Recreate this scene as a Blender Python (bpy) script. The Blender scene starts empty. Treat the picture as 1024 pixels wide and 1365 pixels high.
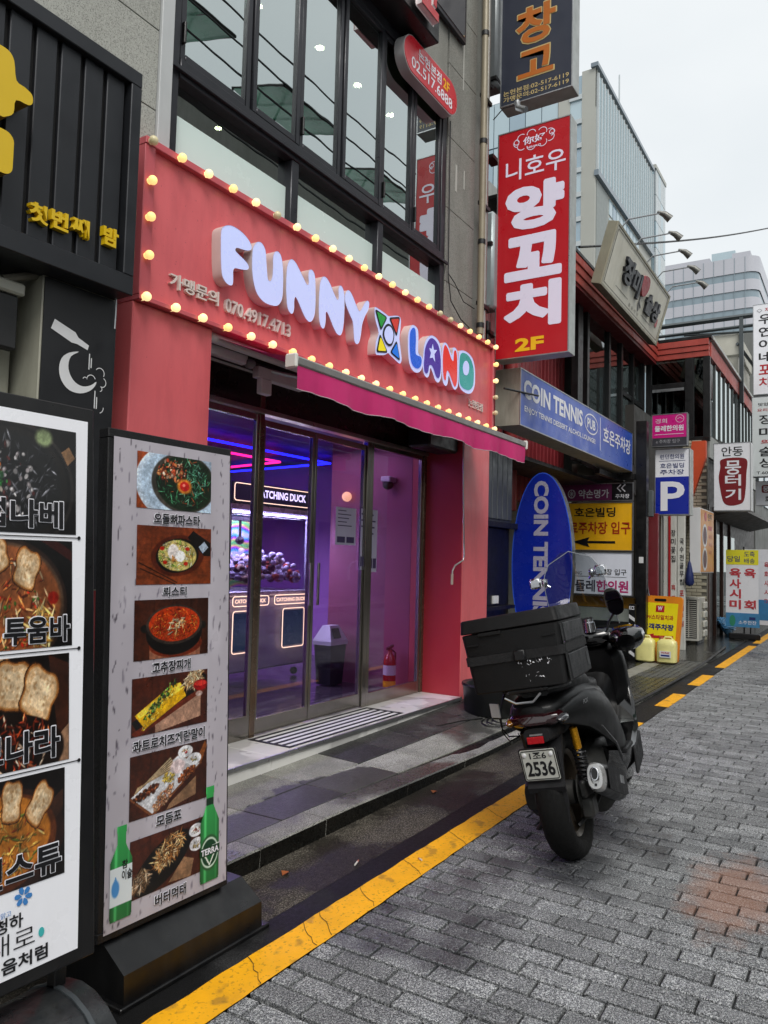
import bpy, math, random
import numpy as np
from mathutils import Vector, Matrix
sc = bpy.context.scene
COL = sc.collection
R = math.radians
rnd = random.Random(7)

# ------------------------------------------------------------------ camera
cam = bpy.data.cameras.new('camera'); camo = bpy.data.objects.new('camera', cam); COL.objects.link(camo)
def cam_matrix(yaw, pit, rol, h):
    cy, sy, cp, sp = math.cos(yaw), math.sin(yaw), math.cos(pit), math.sin(pit)
    f = Vector((cy*cp, sy*cp, sp)); r = Vector((sy, -cy, 0)); u = r.cross(f)
    c, s = math.cos(rol), math.sin(rol)
    r2 = c*r + s*u; u2 = -s*r + c*u
    m = Matrix.Identity(4)
    for i in range(3):
        m[i][0] = r2[i]; m[i][1] = u2[i]; m[i][2] = -f[i]
    m[2][3] = h
    return m
camo.matrix_world = cam_matrix(R(32.179), R(3.4617), R(1.4474), 1.55)
cam.sensor_fit = 'VERTICAL'; cam.sensor_height = 36; cam.lens = 1023.04/1365*36
cam.clip_start = 0.05; cam.clip_end = 2000
sc.camera = camo

# ------------------------------------------------------------------ sky and sun
world = bpy.data.worlds.new('World'); sc.world = world; world.use_nodes = True
nt = world.node_tree; nt.nodes.clear()
wo = nt.nodes.new('ShaderNodeOutputWorld'); bg = nt.nodes.new('ShaderNodeBackground')
sky = nt.nodes.new('ShaderNodeTexSky'); sky.sky_type = 'NISHITA'; sky.sun_disc = False
sky.sun_elevation = R(50); sky.sun_rotation = R(225); sky.dust_density = 4; sky.air_density = 1.2
tc = nt.nodes.new('ShaderNodeTexCoord'); nz = nt.nodes.new('ShaderNodeTexNoise')
mp = nt.nodes.new('ShaderNodeMapping'); mp.inputs['Scale'].default_value = (1, 1, 2.2)
nz.inputs['Scale'].default_value = 1.6; nz.inputs['Detail'].default_value = 5; nz.inputs['Roughness'].default_value = .5
cr = nt.nodes.new('ShaderNodeValToRGB')
cr.color_ramp.elements[0].position = .3; cr.color_ramp.elements[0].color = (5.75, 6.05, 6.2, 1)
cr.color_ramp.elements[1].position = .72; cr.color_ramp.elements[1].color = (6.9, 7.05, 7.05, 1)
mx = nt.nodes.new('ShaderNodeMix'); mx.data_type = 'RGBA'; mx.inputs[0].default_value = .93
nt.links.new(tc.outputs['Generated'], mp.inputs[0]); nt.links.new(mp.outputs[0], nz.inputs['Vector'])
nt.links.new(nz.outputs['Fac'], cr.inputs[0])
nt.links.new(sky.outputs[0], mx.inputs[6]); nt.links.new(cr.outputs[0], mx.inputs[7])
nt.links.new(mx.outputs[2], bg.inputs[0]); bg.inputs[1].default_value = .1
nt.links.new(bg.outputs[0], wo.inputs[0])
sun = bpy.data.lights.new('sun', 'SUN'); sun.energy = 1.5; sun.angle = R(28); sun.color = (1, .97, .93)
suno = bpy.data.objects.new('sun', sun); COL.objects.link(suno)
# the soft light comes from the open street side, above and behind the camera
sd = Vector((math.cos(R(50))*math.cos(R(-135)), math.cos(R(50))*math.sin(R(-135)), math.sin(R(50))))
suno.rotation_euler = sd.to_track_quat('Z', 'Y').to_euler()
sc.view_settings.view_transform = 'Standard'; sc.view_settings.look = 'None'
sc.view_settings.exposure = 0.6; sc.view_settings.gamma = 1
sc.view_settings.use_curve_mapping = False
sc.render.engine = 'CYCLES'
sc.cycles.max_bounces = 8; sc.cycles.transparent_max_bounces = 16; sc.cycles.caustics_reflective = False
sc.cycles.caustics_refractive = False; sc.cycles.sample_clamp_indirect = 4
sc.cycles.use_denoising = True

# ------------------------------------------------------------------ colours and materials
def lin(c): return c/12.92 if c <= .04045 else ((c+.055)/1.055)**2.4
def H(h, a=True):
    h = h.lstrip('#'); t = tuple(lin(int(h[i:i+2], 16)/255) for i in (0, 2, 4))
    return t+(1,) if a else t
def rgba(c): return H(c) if isinstance(c, str) else tuple(c)[:3]+(1,)
class NT:
    def __init__(s, m): s.t = m.node_tree; s.n = s.t.nodes; s.l = s.t.links
    def new(s, ty, **k):
        n = s.n.new(ty)
        for a, b in k.items(): setattr(n, a, b)
        return n
    def link(s, a, b): s.l.new(a, b)
    def noise(s, scale, vec=None, detail=4, rough=.55, stretch=None):
        n = s.new('ShaderNodeTexNoise'); n.inputs['Scale'].default_value = scale
        n.inputs['Detail'].default_value = detail; n.inputs['Roughness'].default_value = rough
        if vec is None:
            g = s.new('ShaderNodeTexCoord'); vec = g.outputs['Object']
        if stretch:
            m = s.new('ShaderNodeMapping'); m.inputs['Scale'].default_value = stretch; s.link(vec, m.inputs[0]); vec = m.outputs[0]
        s.link(vec, n.inputs['Vector']); return n.outputs['Fac']
    def ramp(s, fac, stops):
        r = s.new('ShaderNodeValToRGB'); e = r.color_ramp.elements
        while len(e) < len(stops): e.new(.5)
        for x, (p, c) in zip(e, stops): x.position = p; x.color = rgba(c) if not isinstance(c, (int, float)) else (c, c, c, 1)
        s.link(fac, r.inputs[0]); return r.outputs[0]
    def mix(s, fac, a, b, mode='MIX'):
        m = s.new('ShaderNodeMix', data_type='RGBA', blend_type=mode)
        for i, v in ((0, fac), (6, a), (7, b)):
            if hasattr(v, 'is_output') or hasattr(v, 'links'): s.link(v, m.inputs[i])
            elif i == 0: m.inputs[0].default_value = v
            else: m.inputs[i].default_value = rgba(v)
        return m.outputs[2]
MATS = {}
def mat(name, col='#808080', rough=.5, metal=0, var=.12, vs=3, bump=0, bs=150, dirt=0, dcol='#2c2a26', emis=None, es=1,
        spec=.5, coat=0, alpha=1, trans=0, speck=None, stretch=None, vec='Object', rvar=.12, rand=0, attr=None, bdist=.004, ior=1.5):
    """one procedural material: colour with mottling, streaky dirt, optional specks, fine relief, uneven gloss"""
    if name in MATS: return MATS[name]
    m = bpy.data.materials.new(name); m.use_nodes = True; MATS[name] = m
    t = NT(m); b = t.n['Principled BSDF']
    g = t.new('ShaderNodeTexCoord'); v = g.outputs[vec]
    if attr:
        a = t.new('ShaderNodeAttribute'); a.attribute_name = attr; c = a.outputs['Color']
    else:
        c = t.new('ShaderNodeRGB'); c.outputs[0].default_value = rgba(col); c = c.outputs[0]
    if rand:
        oi = t.new('ShaderNodeObjectInfo'); rr = t.ramp(oi.outputs['Random'], [(0, 1-rand), (1, 1+rand)])
        c = t.mix(1, c, rr, 'MULTIPLY')
    if var:
        f = t.noise(vs, v, 5, .6, stretch); r = t.ramp(f, [(.25, 1-var), (.75, 1+var)])
        c = t.mix(1, c, r, 'MULTIPLY')
    if speck:
        for (sc_, lo, hi, cc, am) in speck:
            f = t.noise(sc_, v, 2, .5); r = t.ramp(f, [(lo, 0.0), (hi, 1.0)])
            mu = t.new('ShaderNodeMath', operation='MULTIPLY'); t.link(r, mu.inputs[0]); mu.inputs[1].default_value = am
            c = t.mix(mu.outputs[0], c, cc)
    if dirt:
        f = t.noise(2.3, v, 8, .7, (3, 3, .6)); r = t.ramp(f, [(.45, 0.0), (.8, 1.0)])
        mu = t.new('ShaderNodeMath', operation='MULTIPLY'); t.link(r, mu.inputs[0]); mu.inputs[1].default_value = dirt
        c = t.mix(mu.outputs[0], c, dcol)
    t.link(c, b.inputs['Base Color'])
    b.inputs['Metallic'].default_value = metal; b.inputs['Specular IOR Level'].default_value = spec
    b.inputs['Coat Weight'].default_value = coat; b.inputs['IOR'].default_value = ior
    if rvar:
        f = t.noise(vs*2.3+1, v, 5, .6); r = t.ramp(f, [(.3, max(0, rough-rvar)), (.7, min(1, rough+rvar))]); t.link(r, b.inputs['Roughness'])
    else: b.inputs['Roughness'].default_value = rough
    if bump:
        f = t.noise(bs, v, 4, .6); bn = t.new('ShaderNodeBump'); bn.inputs['Strength'].default_value = bump
        bn.inputs['Distance'].default_value = bdist; t.link(f, bn.inputs['Height']); t.link(bn.outputs[0], b.inputs['Normal'])
    if emis:
        b.inputs['Emission Color'].default_value = rgba(emis); b.inputs['Emission Strength'].default_value = es
    if trans: b.inputs['Transmission Weight'].default_value = trans
    if alpha < 1: b.inputs['Alpha'].default_value = alpha
    return m
def glow(name, col, s):
    if name in MATS: return MATS[name]
    m = bpy.data.materials.new(name); m.use_nodes = True; MATS[name] = m; b = m.node_tree.nodes['Principled BSDF']
    b.inputs['Base Color'].default_value = rgba(col); b.inputs['Emission Color'].default_value = rgba(col)
    b.inputs['Emission Strength'].default_value = s; b.inputs['Roughness'].default_value = .4
    return m
def glass(name, tint='#ffffff', refl=.04, rough=0.0, power=5.0, top=1.0, rcol='#ffffff', wob=0):
    """thin pane: tinted see-through plus a mirror layer that strengthens towards grazing view"""
    if name in MATS: return MATS[name]
    m = bpy.data.materials.new(name); m.use_nodes = True; MATS[name] = m; t = NT(m); t.n.clear()
    o = t.new('ShaderNodeOutputMaterial'); tr = t.new('ShaderNodeBsdfTransparent'); gl = t.new('ShaderNodeBsdfGlossy')
    tr.inputs[0].default_value = rgba(tint); gl.inputs[0].default_value = rgba(rcol); gl.inputs['Roughness'].default_value = rough
    lw = t.new('ShaderNodeLayerWeight'); lw.inputs[0].default_value = .5
    pw = t.new('ShaderNodeMath', operation='POWER'); t.link(lw.outputs['Facing'], pw.inputs[0]); pw.inputs[1].default_value = power
    mr = t.new('ShaderNodeMapRange'); mr.inputs['To Min'].default_value = refl; mr.inputs['To Max'].default_value = top
    t.link(pw.outputs[0], mr.inputs['Value'])
    if wob:
        f = t.noise(1.3, None, 2); bn = t.new('ShaderNodeBump'); bn.inputs['Strength'].default_value = wob; bn.inputs['Distance'].default_value = .02
        t.link(f, bn.inputs['Height']); t.link(bn.outputs[0], gl.inputs['Normal'])
    mx = t.new('ShaderNodeMixShader'); t.link(mr.outputs[0], mx.inputs[0]); t.link(tr.outputs[0], mx.inputs[1]); t.link(gl.outputs[0], mx.inputs[2])
    t.link(mx.outputs[0], o.inputs[0]); return m

# ------------------------------------------------------------------ mesh building
ORG = {}
class MB:
    def __init__(s): s.v = []; s.f = []; s.m = []; s.cm = 0
    def add(s, vs, fs):
        b = len(s.v); s.v.extend(tuple(p) for p in vs)
        for f in fs: s.f.append(tuple(b+i for i in f)); s.m.append(s.cm)
        return s
    def obox(s, c, a, b, d, bev=0):
        c, a, b, d = Vector(c), Vector(a), Vector(b), Vector(d)
        if not bev:
            vs = [c+x*a+y*b+z*d for x in (-1, 1) for y in (-1, 1) for z in (-1, 1)]
            fs = [(0, 1, 3, 2), (4, 6, 7, 5), (0, 4, 5, 1), (2, 3, 7, 6), (0, 2, 6, 4), (1, 5, 7, 3)]
            if a.cross(b).dot(d) < 0: fs = [f[::-1] for f in fs]
            return s.add(vs, fs)
        la, lb, ld = max(a.length, 1e-9), max(b.length, 1e-9), max(d.length, 1e-9)
        ka, kb, kd = 1-min(bev/la, .9), 1-min(bev/lb, .9), 1-min(bev/ld, .9)
        vs = []; ix = {}
        for x in (-1, 1):
            for y in (-1, 1):
                for z in (-1, 1):
                    for ax, (p, q, r) in enumerate(((1, kb, kd), (ka, 1, kd), (ka, kb, 1))):
                        ix[x, y, z, ax] = len(vs); vs.append(c+x*p*a+y*q*b+z*r*d)
        fs = []
        for sg in (-1, 1):
            fs.append([ix[sg, y, z, 0] for y, z in ((-1, -1), (1, -1), (1, 1), (-1, 1))][::sg])
            fs.append([ix[x, sg, z, 1] for x, z in ((-1, -1), (-1, 1), (1, 1), (1, -1))][::sg])
            fs.append([ix[x, y, sg, 2] for x, y in ((-1, -1), (1, -1), (1, 1), (-1, 1))][::sg])
        for p in (-1, 1):
            for q in (-1, 1):
                fs.append([ix[p, q, -1, 0], ix[p, q, 1, 0], ix[p, q, 1, 1], ix[p, q, -1, 1]][::-p*q])
                fs.append([ix[p, -1, q, 0], ix[p, 1, q, 0], ix[p, 1, q, 2], ix[p, -1, q, 2]][::p*q])
                fs.append([ix[-1, p, q, 1], ix[1, p, q, 1], ix[1, p, q, 2], ix[-1, p, q, 2]][::-p*q])
        for x in (-1, 1):
            for y in (-1, 1):
                for z in (-1, 1): fs.append([ix[x, y, z, 0], ix[x, y, z, 1], ix[x, y, z, 2]][::x*y*z])
        if a.cross(b).dot(d) < 0: fs = [f[::-1] for f in fs]
        return s.add(vs, fs)
    def box(s, x0, x1, y0, y1, z0, z1, bev=0):
        return s.obox(((x0+x1)/2, (y0+y1)/2, (z0+z1)/2), ((x1-x0)/2, 0, 0), (0, (y1-y0)/2, 0), (0, 0, (z1-z0)/2), bev)
    def fbox(s, fr, u0, u1, v0, v1, w0, w1, bev=0):
        return s.obox(fr.p((u0+u1)/2, (v0+v1)/2, (w0+w1)/2), fr.U*(u1-u0)/2, fr.V*(v1-v0)/2, fr.N*(w1-w0)/2, bev)
    def quad(s, *p): return s.add(p, [tuple(range(len(p)))])
    def prism(s, fr, pts, w0, w1, back=False):
        A = sum(pts[i][0]*pts[(i+1) % len(pts)][1]-pts[(i+1) % len(pts)][0]*pts[i][1] for i in range(len(pts)))
        if A < 0: pts = pts[::-1]
        n = len(pts); vs = [fr.p(u, v, w1) for u, v in pts]
        fs = [tuple(range(n))]
        if w0 is not None:
            vs += [fr.p(u, v, w0) for u, v in pts]
            fs += [((i+1) % n, i, n+i, n+(i+1) % n) for i in range(n)]
            if back: fs.append(tuple(range(2*n-1, n-1, -1)))
        return s.add(vs, fs)
    def walls(s, fr, pts, w0, w1):
        A = sum(pts[i][0]*pts[(i+1) % len(pts)][1]-pts[(i+1) % len(pts)][0]*pts[i][1] for i in range(len(pts)))
        if A < 0: pts = pts[::-1]
        n = len(pts)
        return s.add([fr.p(u, v, w1) for u, v in pts]+[fr.p(u, v, w0) for u, v in pts], [((i+1) % n, i, n+i, n+(i+1) % n) for i in range(n)])
    def tube(s, pts, r, n=8, cap=True, flat=1):
        pts = [Vector(p) for p in pts]; m = len(pts)
        rs = r if isinstance(r, (list, tuple)) else [r]*m
        T = [(pts[min(i+1, m-1)]-pts[max(i-1, 0)]).normalized() for i in range(m)]
        u = T[0].orthogonal().normalized()
        if abs(T[0].z) < .95: u = (Vector((0, 0, 1))-T[0]*T[0].z).normalized()
        vs = []
        for i in range(m):
            u = (u-T[i]*u.dot(T[i])).normalized(); w = T[i].cross(u)
            for k in range(n):
                a = 2*math.pi*k/n; vs.append(pts[i]+(u*math.sin(a)*flat+w*math.cos(a))*rs[i])
        fs = [(i*n+k, i*n+(k+1) % n, (i+1)*n+(k+1) % n, (i+1)*n+k) for i in range(m-1) for k in range(n)]
        if cap: fs += [tuple(range(n-1, -1, -1)), tuple(range((m-1)*n, m*n))]
        return s.add(vs, fs)
    def rings(s, rings, cap=True, close=False):
        n = len(rings[0]); vs = [p for r in rings for p in r]; m = len(rings)
        fs = [(i*n+k, i*n+(k+1) % n, ((i+1) % m)*n+(k+1) % n, ((i+1) % m)*n+k) for i in range(m if close else m-1) for k in range(n)]
        if cap and not close: fs += [tuple(range(n-1, -1, -1)), tuple(range((m-1)*n, m*n))]
        return s.add(vs, fs)
    def loft(s, secs, n=20):
        """sections (x, y centre, z centre, half width, half height up, half height down, squareness)"""
        rg = []
        for (x, yc, zc, ry, ru, rd, p) in secs:
            g = []
            for k in range(n):
                a = 2*math.pi*k/n; c, q = math.cos(a), math.sin(a)
                y = yc+ry*math.copysign(abs(c)**(2/p), c); rz = ru if q > 0 else rd
                g.append(Vector((x, y, zc+rz*math.copysign(abs(q)**(2/p), q))))
            rg.append(g)
        return s.rings(rg)
    def ball(s, c, r, nu=12, nv=8, rot=None):
        r = (r, r, r) if isinstance(r, (int, float)) else r; c = Vector(c); vs = []
        for j in range(1, nv):
            t = math.pi*j/nv
            for i in range(nu):
                a = 2*math.pi*i/nu; p = Vector((r[0]*math.sin(t)*math.cos(a), r[1]*math.sin(t)*math.sin(a), r[2]*math.cos(t)))
                vs.append(c+(rot @ p if rot else p))
        tp, bt = Vector((0, 0, r[2])), Vector((0, 0, -r[2]))
        vs += [c+(rot @ tp if rot else tp), c+(rot @ bt if rot else bt)]
        fs = [(j*nu+i, (j+1)*nu+i, (j+1)*nu+(i+1) % nu, j*nu+(i+1) % nu) for j in range(nv-2) for i in range(nu)]
        a, b = len(vs)-2, len(vs)-1
        fs += [(a, i, (i+1) % nu) for i in range(nu)]+[(b, (nv-2)*nu+(i+1) % nu, (nv-2)*nu+i) for i in range(nu)]
        return s.add(vs, fs)
    def lathe(s, prof, o, ax, n=24, cap=True):
        o, ax = Vector(o), Vector(ax).normalized(); u = ax.orthogonal().normalized(); w = ax.cross(u)
        return s.rings([[o+ax*h+(u*math.cos(2*math.pi*k/n)+w*math.sin(2*math.pi*k/n))*r for k in range(n)] for r, h in prof], cap)
    def build(s, name, mat_, parent=None, smooth=False, kind=None, label=None, col=None):
        org = ORG.get(parent.name, Vector((0, 0, 0))) if parent else Vector((0, 0, 0))
        me = bpy.data.meshes.new(name)
        me.from_pydata([(p[0]-org[0], p[1]-org[1], p[2]-org[2]) for p in s.v], [], s.f)
        ms = mat_ if isinstance(mat_, (list, tuple)) else [mat_]
        for m in ms: me.materials.append(m)
        if len(ms) > 1: me.polygons.foreach_set('material_index', s.m)
        if smooth:
            me.polygons.foreach_set('use_smooth', [True]*len(me.polygons)); me.set_sharp_from_angle(angle=R(smooth if smooth > 1 else 38))
        me.update()
        o = bpy.data.objects.new(name, me); COL.objects.link(o)
        if parent: o.parent = parent
        ORG[o.name] = org
        if kind: o['kind'] = kind
        if label: o['label'] = label
        return o
class Fr:
    def __init__(s, O, yaw=0, tilt=0, U=None, V=None):
        s.O = Vector(O)
        if U is not None: s.U = Vector(U).normalized(); s.V = Vector(V).normalized()
        else:
            y, t = R(yaw), R(tilt); s.U = Vector((math.cos(y), math.sin(y), 0)); n = Vector((math.sin(y), -math.cos(y), 0))
            s.V = Vector((0, 0, 1))*math.cos(t)+n*math.sin(t)
        s.N = s.U.cross(s.V)
    def p(s, u, v, w=0): return s.O+s.U*u+s.V*v+s.N*w
    def at(s, u, v, w=0): f = Fr(s.p(u, v, w), U=s.U, V=s.V); return f
def thing(name, label, cat, loc=(0, 0, 0), group=None, local=False, rot=None, scale=None):
    o = bpy.data.objects.new(name, None); COL.objects.link(o); o.location = loc; o.empty_display_size = .1
    if rot: o.rotation_euler = rot
    if scale: o.scale = scale if isinstance(scale, tuple) else (scale,)*3
    o['label'] = label; o['category'] = cat
    if group: o['group'] = group
    ORG[o.name] = Vector((0, 0, 0)) if local else Vector(loc)
    return o
def tag(o, label, cat, group=None):
    o['label'] = label; o['category'] = cat
    if group: o['group'] = group
    return o
def struct(o): o['kind'] = 'structure'; return o

# ------------------------------------------------------------------ lettering
TX = {}
def glyphs(body, bold, shear=0):
    k = (body, bold, shear)
    if k not in TX:
        cu = bpy.data.curves.new('lettering', 'FONT'); cu.body = body; cu.offset = bold; cu.shear = shear; cu.resolution_u = 3
        o = bpy.data.objects.new('lettering', cu); me = o.to_mesh()
        vs = [(v.co.x, v.co.y) for v in me.vertices]; fs = [tuple(p.vertices) for p in me.polygons]
        o.to_mesh_clear(); bpy.data.objects.remove(o); bpy.data.curves.remove(cu)
        xs = [v[0] for v in vs]; ys = [v[1] for v in vs]
        TX[k] = (vs, fs, min(xs), max(xs), min(ys), max(ys))
    return TX[k]
def put(mb, fr, body, u0, v0, u1, v1, bold=.02, w=.004, ext=0, shear=0, flip=None):
    if bold > .045:      # heavy strokes: stacked shifted copies, each a hair above the last
        d = (bold-.03)*(v1-v0)*.95
        for k, (a, b) in enumerate(((-1, 0), (1, 0), (0, -1), (0, 1), (.7, .7), (-.7, .7), (.7, -.7), (-.7, -.7))):
            put(mb, fr, body, u0+a*d+d, v0+b*d+d, u1+a*d-d, v1+b*d-d, .03, w+k*.00012, 0, shear)
        if ext:
            put(mb, fr, body, u0+d, v0+d, u1-d, v1-d, .03, w-.0001, ext, shear)
        return mb
    vs, fs, x0, x1, y0, y1 = glyphs(body, bold, shear)
    f = lambda p, ww: fr.p(u0+(p[0]-x0)/(x1-x0)*(u1-u0), v0+(p[1]-y0)/(y1-y0)*(v1-v0), ww)
    n = len(vs)
    if not ext: return mb.add([f(p, w) for p in vs], fs)
    cnt = {}
    for q in fs:
        for i in range(len(q)): cnt[q[i], q[(i+1) % len(q)]] = 1
    side = [(a, n+a, n+b, b) for (a, b) in cnt if (b, a) not in cnt]
    return mb.add([f(p, w+ext) for p in vs]+[f(p, w) for p in vs], list(fs)+[q[::1] for q in side])
def txt(par, fr, body, u0, v0, u1, v1, m, bold=.02, w=.004, ext=0, shear=0, name='lettering', label=None):
    mb = MB(); put(mb, fr, body, u0, v0, u1, v1, bold, w, ext, shear)
    return mb.build(name, m, par, label=label)
def smooth_poly(pts, k=4):
    n = len(pts); o = []
    for i in range(n):
        p0, p1, p2, p3 = (pts[(i+j) % n] for j in (-1, 0, 1, 2))
        for q in range(k):
            t = q/k
            o.append(tuple(.5*(2*b+(c-a)*t+(2*a-5*b+4*c-d)*t*t+(-a+3*b-3*c+d)*t**3) for a, b, c, d in zip(p0, p1, p2, p3)))
    return o
def ell(cx, cy, rx, ry, n=24, rot=0):
    c, s = math.cos(rot), math.sin(rot)
    return [(cx+rx*math.cos(a)*c-ry*math.sin(a)*s, cy+rx*math.cos(a)*s+ry*math.sin(a)*c) for a in (2*math.pi*i/n for i in range(n))]
def rpoly(u0, v0, u1, v1, r, n=5):
    o = []
    for (cx, cy, a0) in ((u1-r, v1-r, 0), (u0+r, v1-r, 90), (u0+r, v0+r, 180), (u1-r, v0+r, 270)):
        o += [(cx+r*math.cos(R(a0+90*i/n)), cy+r*math.sin(R(a0+90*i/n))) for i in range(n+1)]
    return o
def stroke(mb, fr, pts, wd, w=.004):
    """a flat painted line of even width"""
    P = [Vector((a, b)) for a, b in pts]; L = []; Rr = []
    for i, p in enumerate(P):
        d = (P[min(i+1, len(P)-1)]-P[max(i-1, 0)]).normalized(); n = Vector((-d.y, d.x))*wd/2
        L.append(p+n); Rr.append(p-n)
    vs = [fr.p(a.x, a.y, w) for a in L]+[fr.p(a.x, a.y, w) for a in Rr]; n = len(P)
    return mb.add(vs, [(i, n+i, n+i+1, i+1) for i in range(n-1)])

# ------------------------------------------------------------------ printed pictures (flat print, coloured per vertex)
class Cv:
    def __init__(s, w, h, asp, bg='#3a2015', seed=1):
        s.w, s.h, s.asp = w, h, asp; s.r = np.random.default_rng(seed)
        s.X, s.Y = np.meshgrid(np.linspace(0, asp, w), np.linspace(0, 1, h)); s.a = np.zeros((h, w, 3)); s.a[:] = s.c(bg); s.mask = None
    def c(s, h): h = h.lstrip('#'); return np.array([int(h[i:i+2], 16)/255 for i in (0, 2, 4)])
    def put(s, m, col, am=1):
        m = np.clip(m, 0, 1)[..., None]*am; s.a = s.a*(1-m)+(s.c(col) if isinstance(col, str) else col)*m; return s
    def em(s, cx, cy, rx, ry, rot=0, soft=.04):
        c, q = math.cos(rot), math.sin(rot); dx, dy = s.X-cx, s.Y-cy
        d = np.sqrt(((dx*c+dy*q)/rx)**2+((-dx*q+dy*c)/ry)**2); return np.clip((1-d)/max(soft, 1e-3)+.5, 0, 1)
    def el(s, cx, cy, rx, ry, col, rot=0, soft=.04, am=1): return s.put(s.em(cx, cy, rx, ry, rot, soft), col, am)
    def poly(s, pts, col, am=1):
        ins = np.zeros(s.X.shape, bool); n = len(pts)
        for i in range(n):
            (x0, y0), (x1, y1) = pts[i], pts[(i+1) % n]
            c = ((y0 > s.Y) != (y1 > s.Y)); ins ^= c & (s.X < (x1-x0)*(s.Y-y0)/((y1-y0) or 1e-9)+x0)
        return s.put(ins.astype(float), col, am)
    def line(s, p, q, wd, col, am=1):
        p, q = np.array(p), np.array(q); d = q-p; L = max(np.hypot(*d), 1e-6)
        t = np.clip(((s.X-p[0])*d[0]+(s.Y-p[1])*d[1])/L**2, 0, 1)
        dd = np.hypot(s.X-p[0]-t*d[0], s.Y-p[1]-t*d[1]); return s.put(np.clip((wd-dd)/(wd*.5)+.5, 0, 1), col, am)
    def dab(s, x, y, rx, ry, rot, col, soft=.5, am=1):
        m = max(rx, ry)*1.5; px = s.w/s.asp
        i0, i1 = max(0, int((x-m)*px)), min(s.w, int((x+m)*px)+2); j0, j1 = max(0, int((y-m)*s.h)), min(s.h, int((y+m)*s.h)+2)
        if i1 <= i0 or j1 <= j0: return
        X, Y = s.X[j0:j1, i0:i1]-x, s.Y[j0:j1, i0:i1]-y; c, q = math.cos(rot), math.sin(rot)
        d = np.sqrt(((X*c+Y*q)/rx)**2+((-X*q+Y*c)/ry)**2); k = (np.clip((1-d)/soft+.5, 0, 1)*am)[..., None]
        s.a[j0:j1, i0:i1] = s.a[j0:j1, i0:i1]*(1-k)+col*k
    def bread(s, x, y, w, h, rot=0):
        c, q = math.cos(rot), math.sin(rot)
        out = [(-.42, -.5), (.42, -.5), (.47, -.1), (.55, .12), (.5, .36), (.3, .5), (0, .46), (-.3, .5), (-.5, .36), (-.55, .12), (-.47, -.1)]
        out = smooth_poly(out, 3)
        for k, col in ((1.06, '#3b2210'), (1.0, '#8f5a2a'), (.93, '#b98a55'), (.87, '#c9a982'), (.6, '#d6bd9a')):
            s.poly([(x+(a*w*c-b*h*q)*k, y+(a*w*q+b*h*c)*k) for a, b in out], col)
        for _ in range(46):
            a, b = s.r.uniform(-.38, .38), s.r.uniform(-.4, .36); e = s.r.uniform(.006, .017)
            s.dab(x+a*w*c-b*h*q, y+a*w*q+b*h*c, e*s.r.uniform(.6, 1.8), e, s.r.uniform(0, 3), s.c(('#b5936a', '#a07c52', '#e6d3b4')[s.r.integers(3)]), .8, .7)
    def blobs(s, n, cx, cy, rx, ry, sz, cols, rot=0, strand=0, region=None):
        n = int(n*1.5); sz = sz*.85
        for _ in range(n):
            a = s.r.uniform(0, 2*math.pi); q = math.sqrt(s.r.uniform(0, 1)); ex, ey = rx*q*math.cos(a), ry*q*math.sin(a)
            x, y = cx+ex*math.cos(rot)-ey*math.sin(rot), cy+ex*math.sin(rot)+ey*math.cos(rot)
            k = sz*s.r.uniform(.5, 1.4); b = s.r.uniform(.65, 1.2); co = np.clip(s.c(cols[s.r.integers(len(cols))])*b, 0, 1)
            a2 = s.r.uniform(0, 3.14); e = (k*strand, k*.3) if strand else (k, k*s.r.uniform(.4, 1))
            s.dab(x+k*.25, y-k*.3, e[0], e[1], a2, co*.25, .7, .6); s.dab(x, y, e[0], e[1], a2, co, .5)
            if s.r.random() < .45: s.dab(x-k*.15, y+k*.15, e[0]*.4, e[1]*.4, a2, np.clip(co*1.5+.12, 0, 1), .8, .7)
        return s
    def wood(s, c1='#6e3a22', c2='#4a2415', n=6, vert=False):
        A = s.X/s.asp if vert else s.Y; B = s.Y if vert else s.X
        k = np.floor(A*n); sh = np.abs(np.sin(k*12.9+3))
        g = .5+.5*np.sin((A*60+np.sin(B*7+k*3)*1.5))
        m = sh*.6+g*.25; s.a = s.c(c1)*(1-m[..., None])+s.c(c2)*m[..., None]
        s.put((np.abs(A*n-np.round(A*n)) < .04).astype(float), c2, .6); return s
    def grain(s, am=.06):
        for n, k in ((7, .16), (26, .14), (60, .10)):
            gx_, gy_ = int(n*max(1, s.asp)), n; g = s.r.uniform(-1, 1, (gy_+1, gx_+1)); X = s.X/s.asp*(gx_-.001); Y = s.Y*(gy_-.001); i, j = X.astype(int), Y.astype(int); u, v = X-i, Y-j
            f = (g[j, i]*(1-u)+g[j, i+1]*u)*(1-v)+(g[j+1, i]*(1-u)+g[j+1, i+1]*u)*v; s.a = np.clip(s.a*(1+k*f[..., None]), 0, 1)
        s.a = s.a**1.12
        s.a = np.clip(s.a*(1+s.r.normal(0, am, s.a.shape[:2])[..., None]), 0, 1); return s
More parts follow.
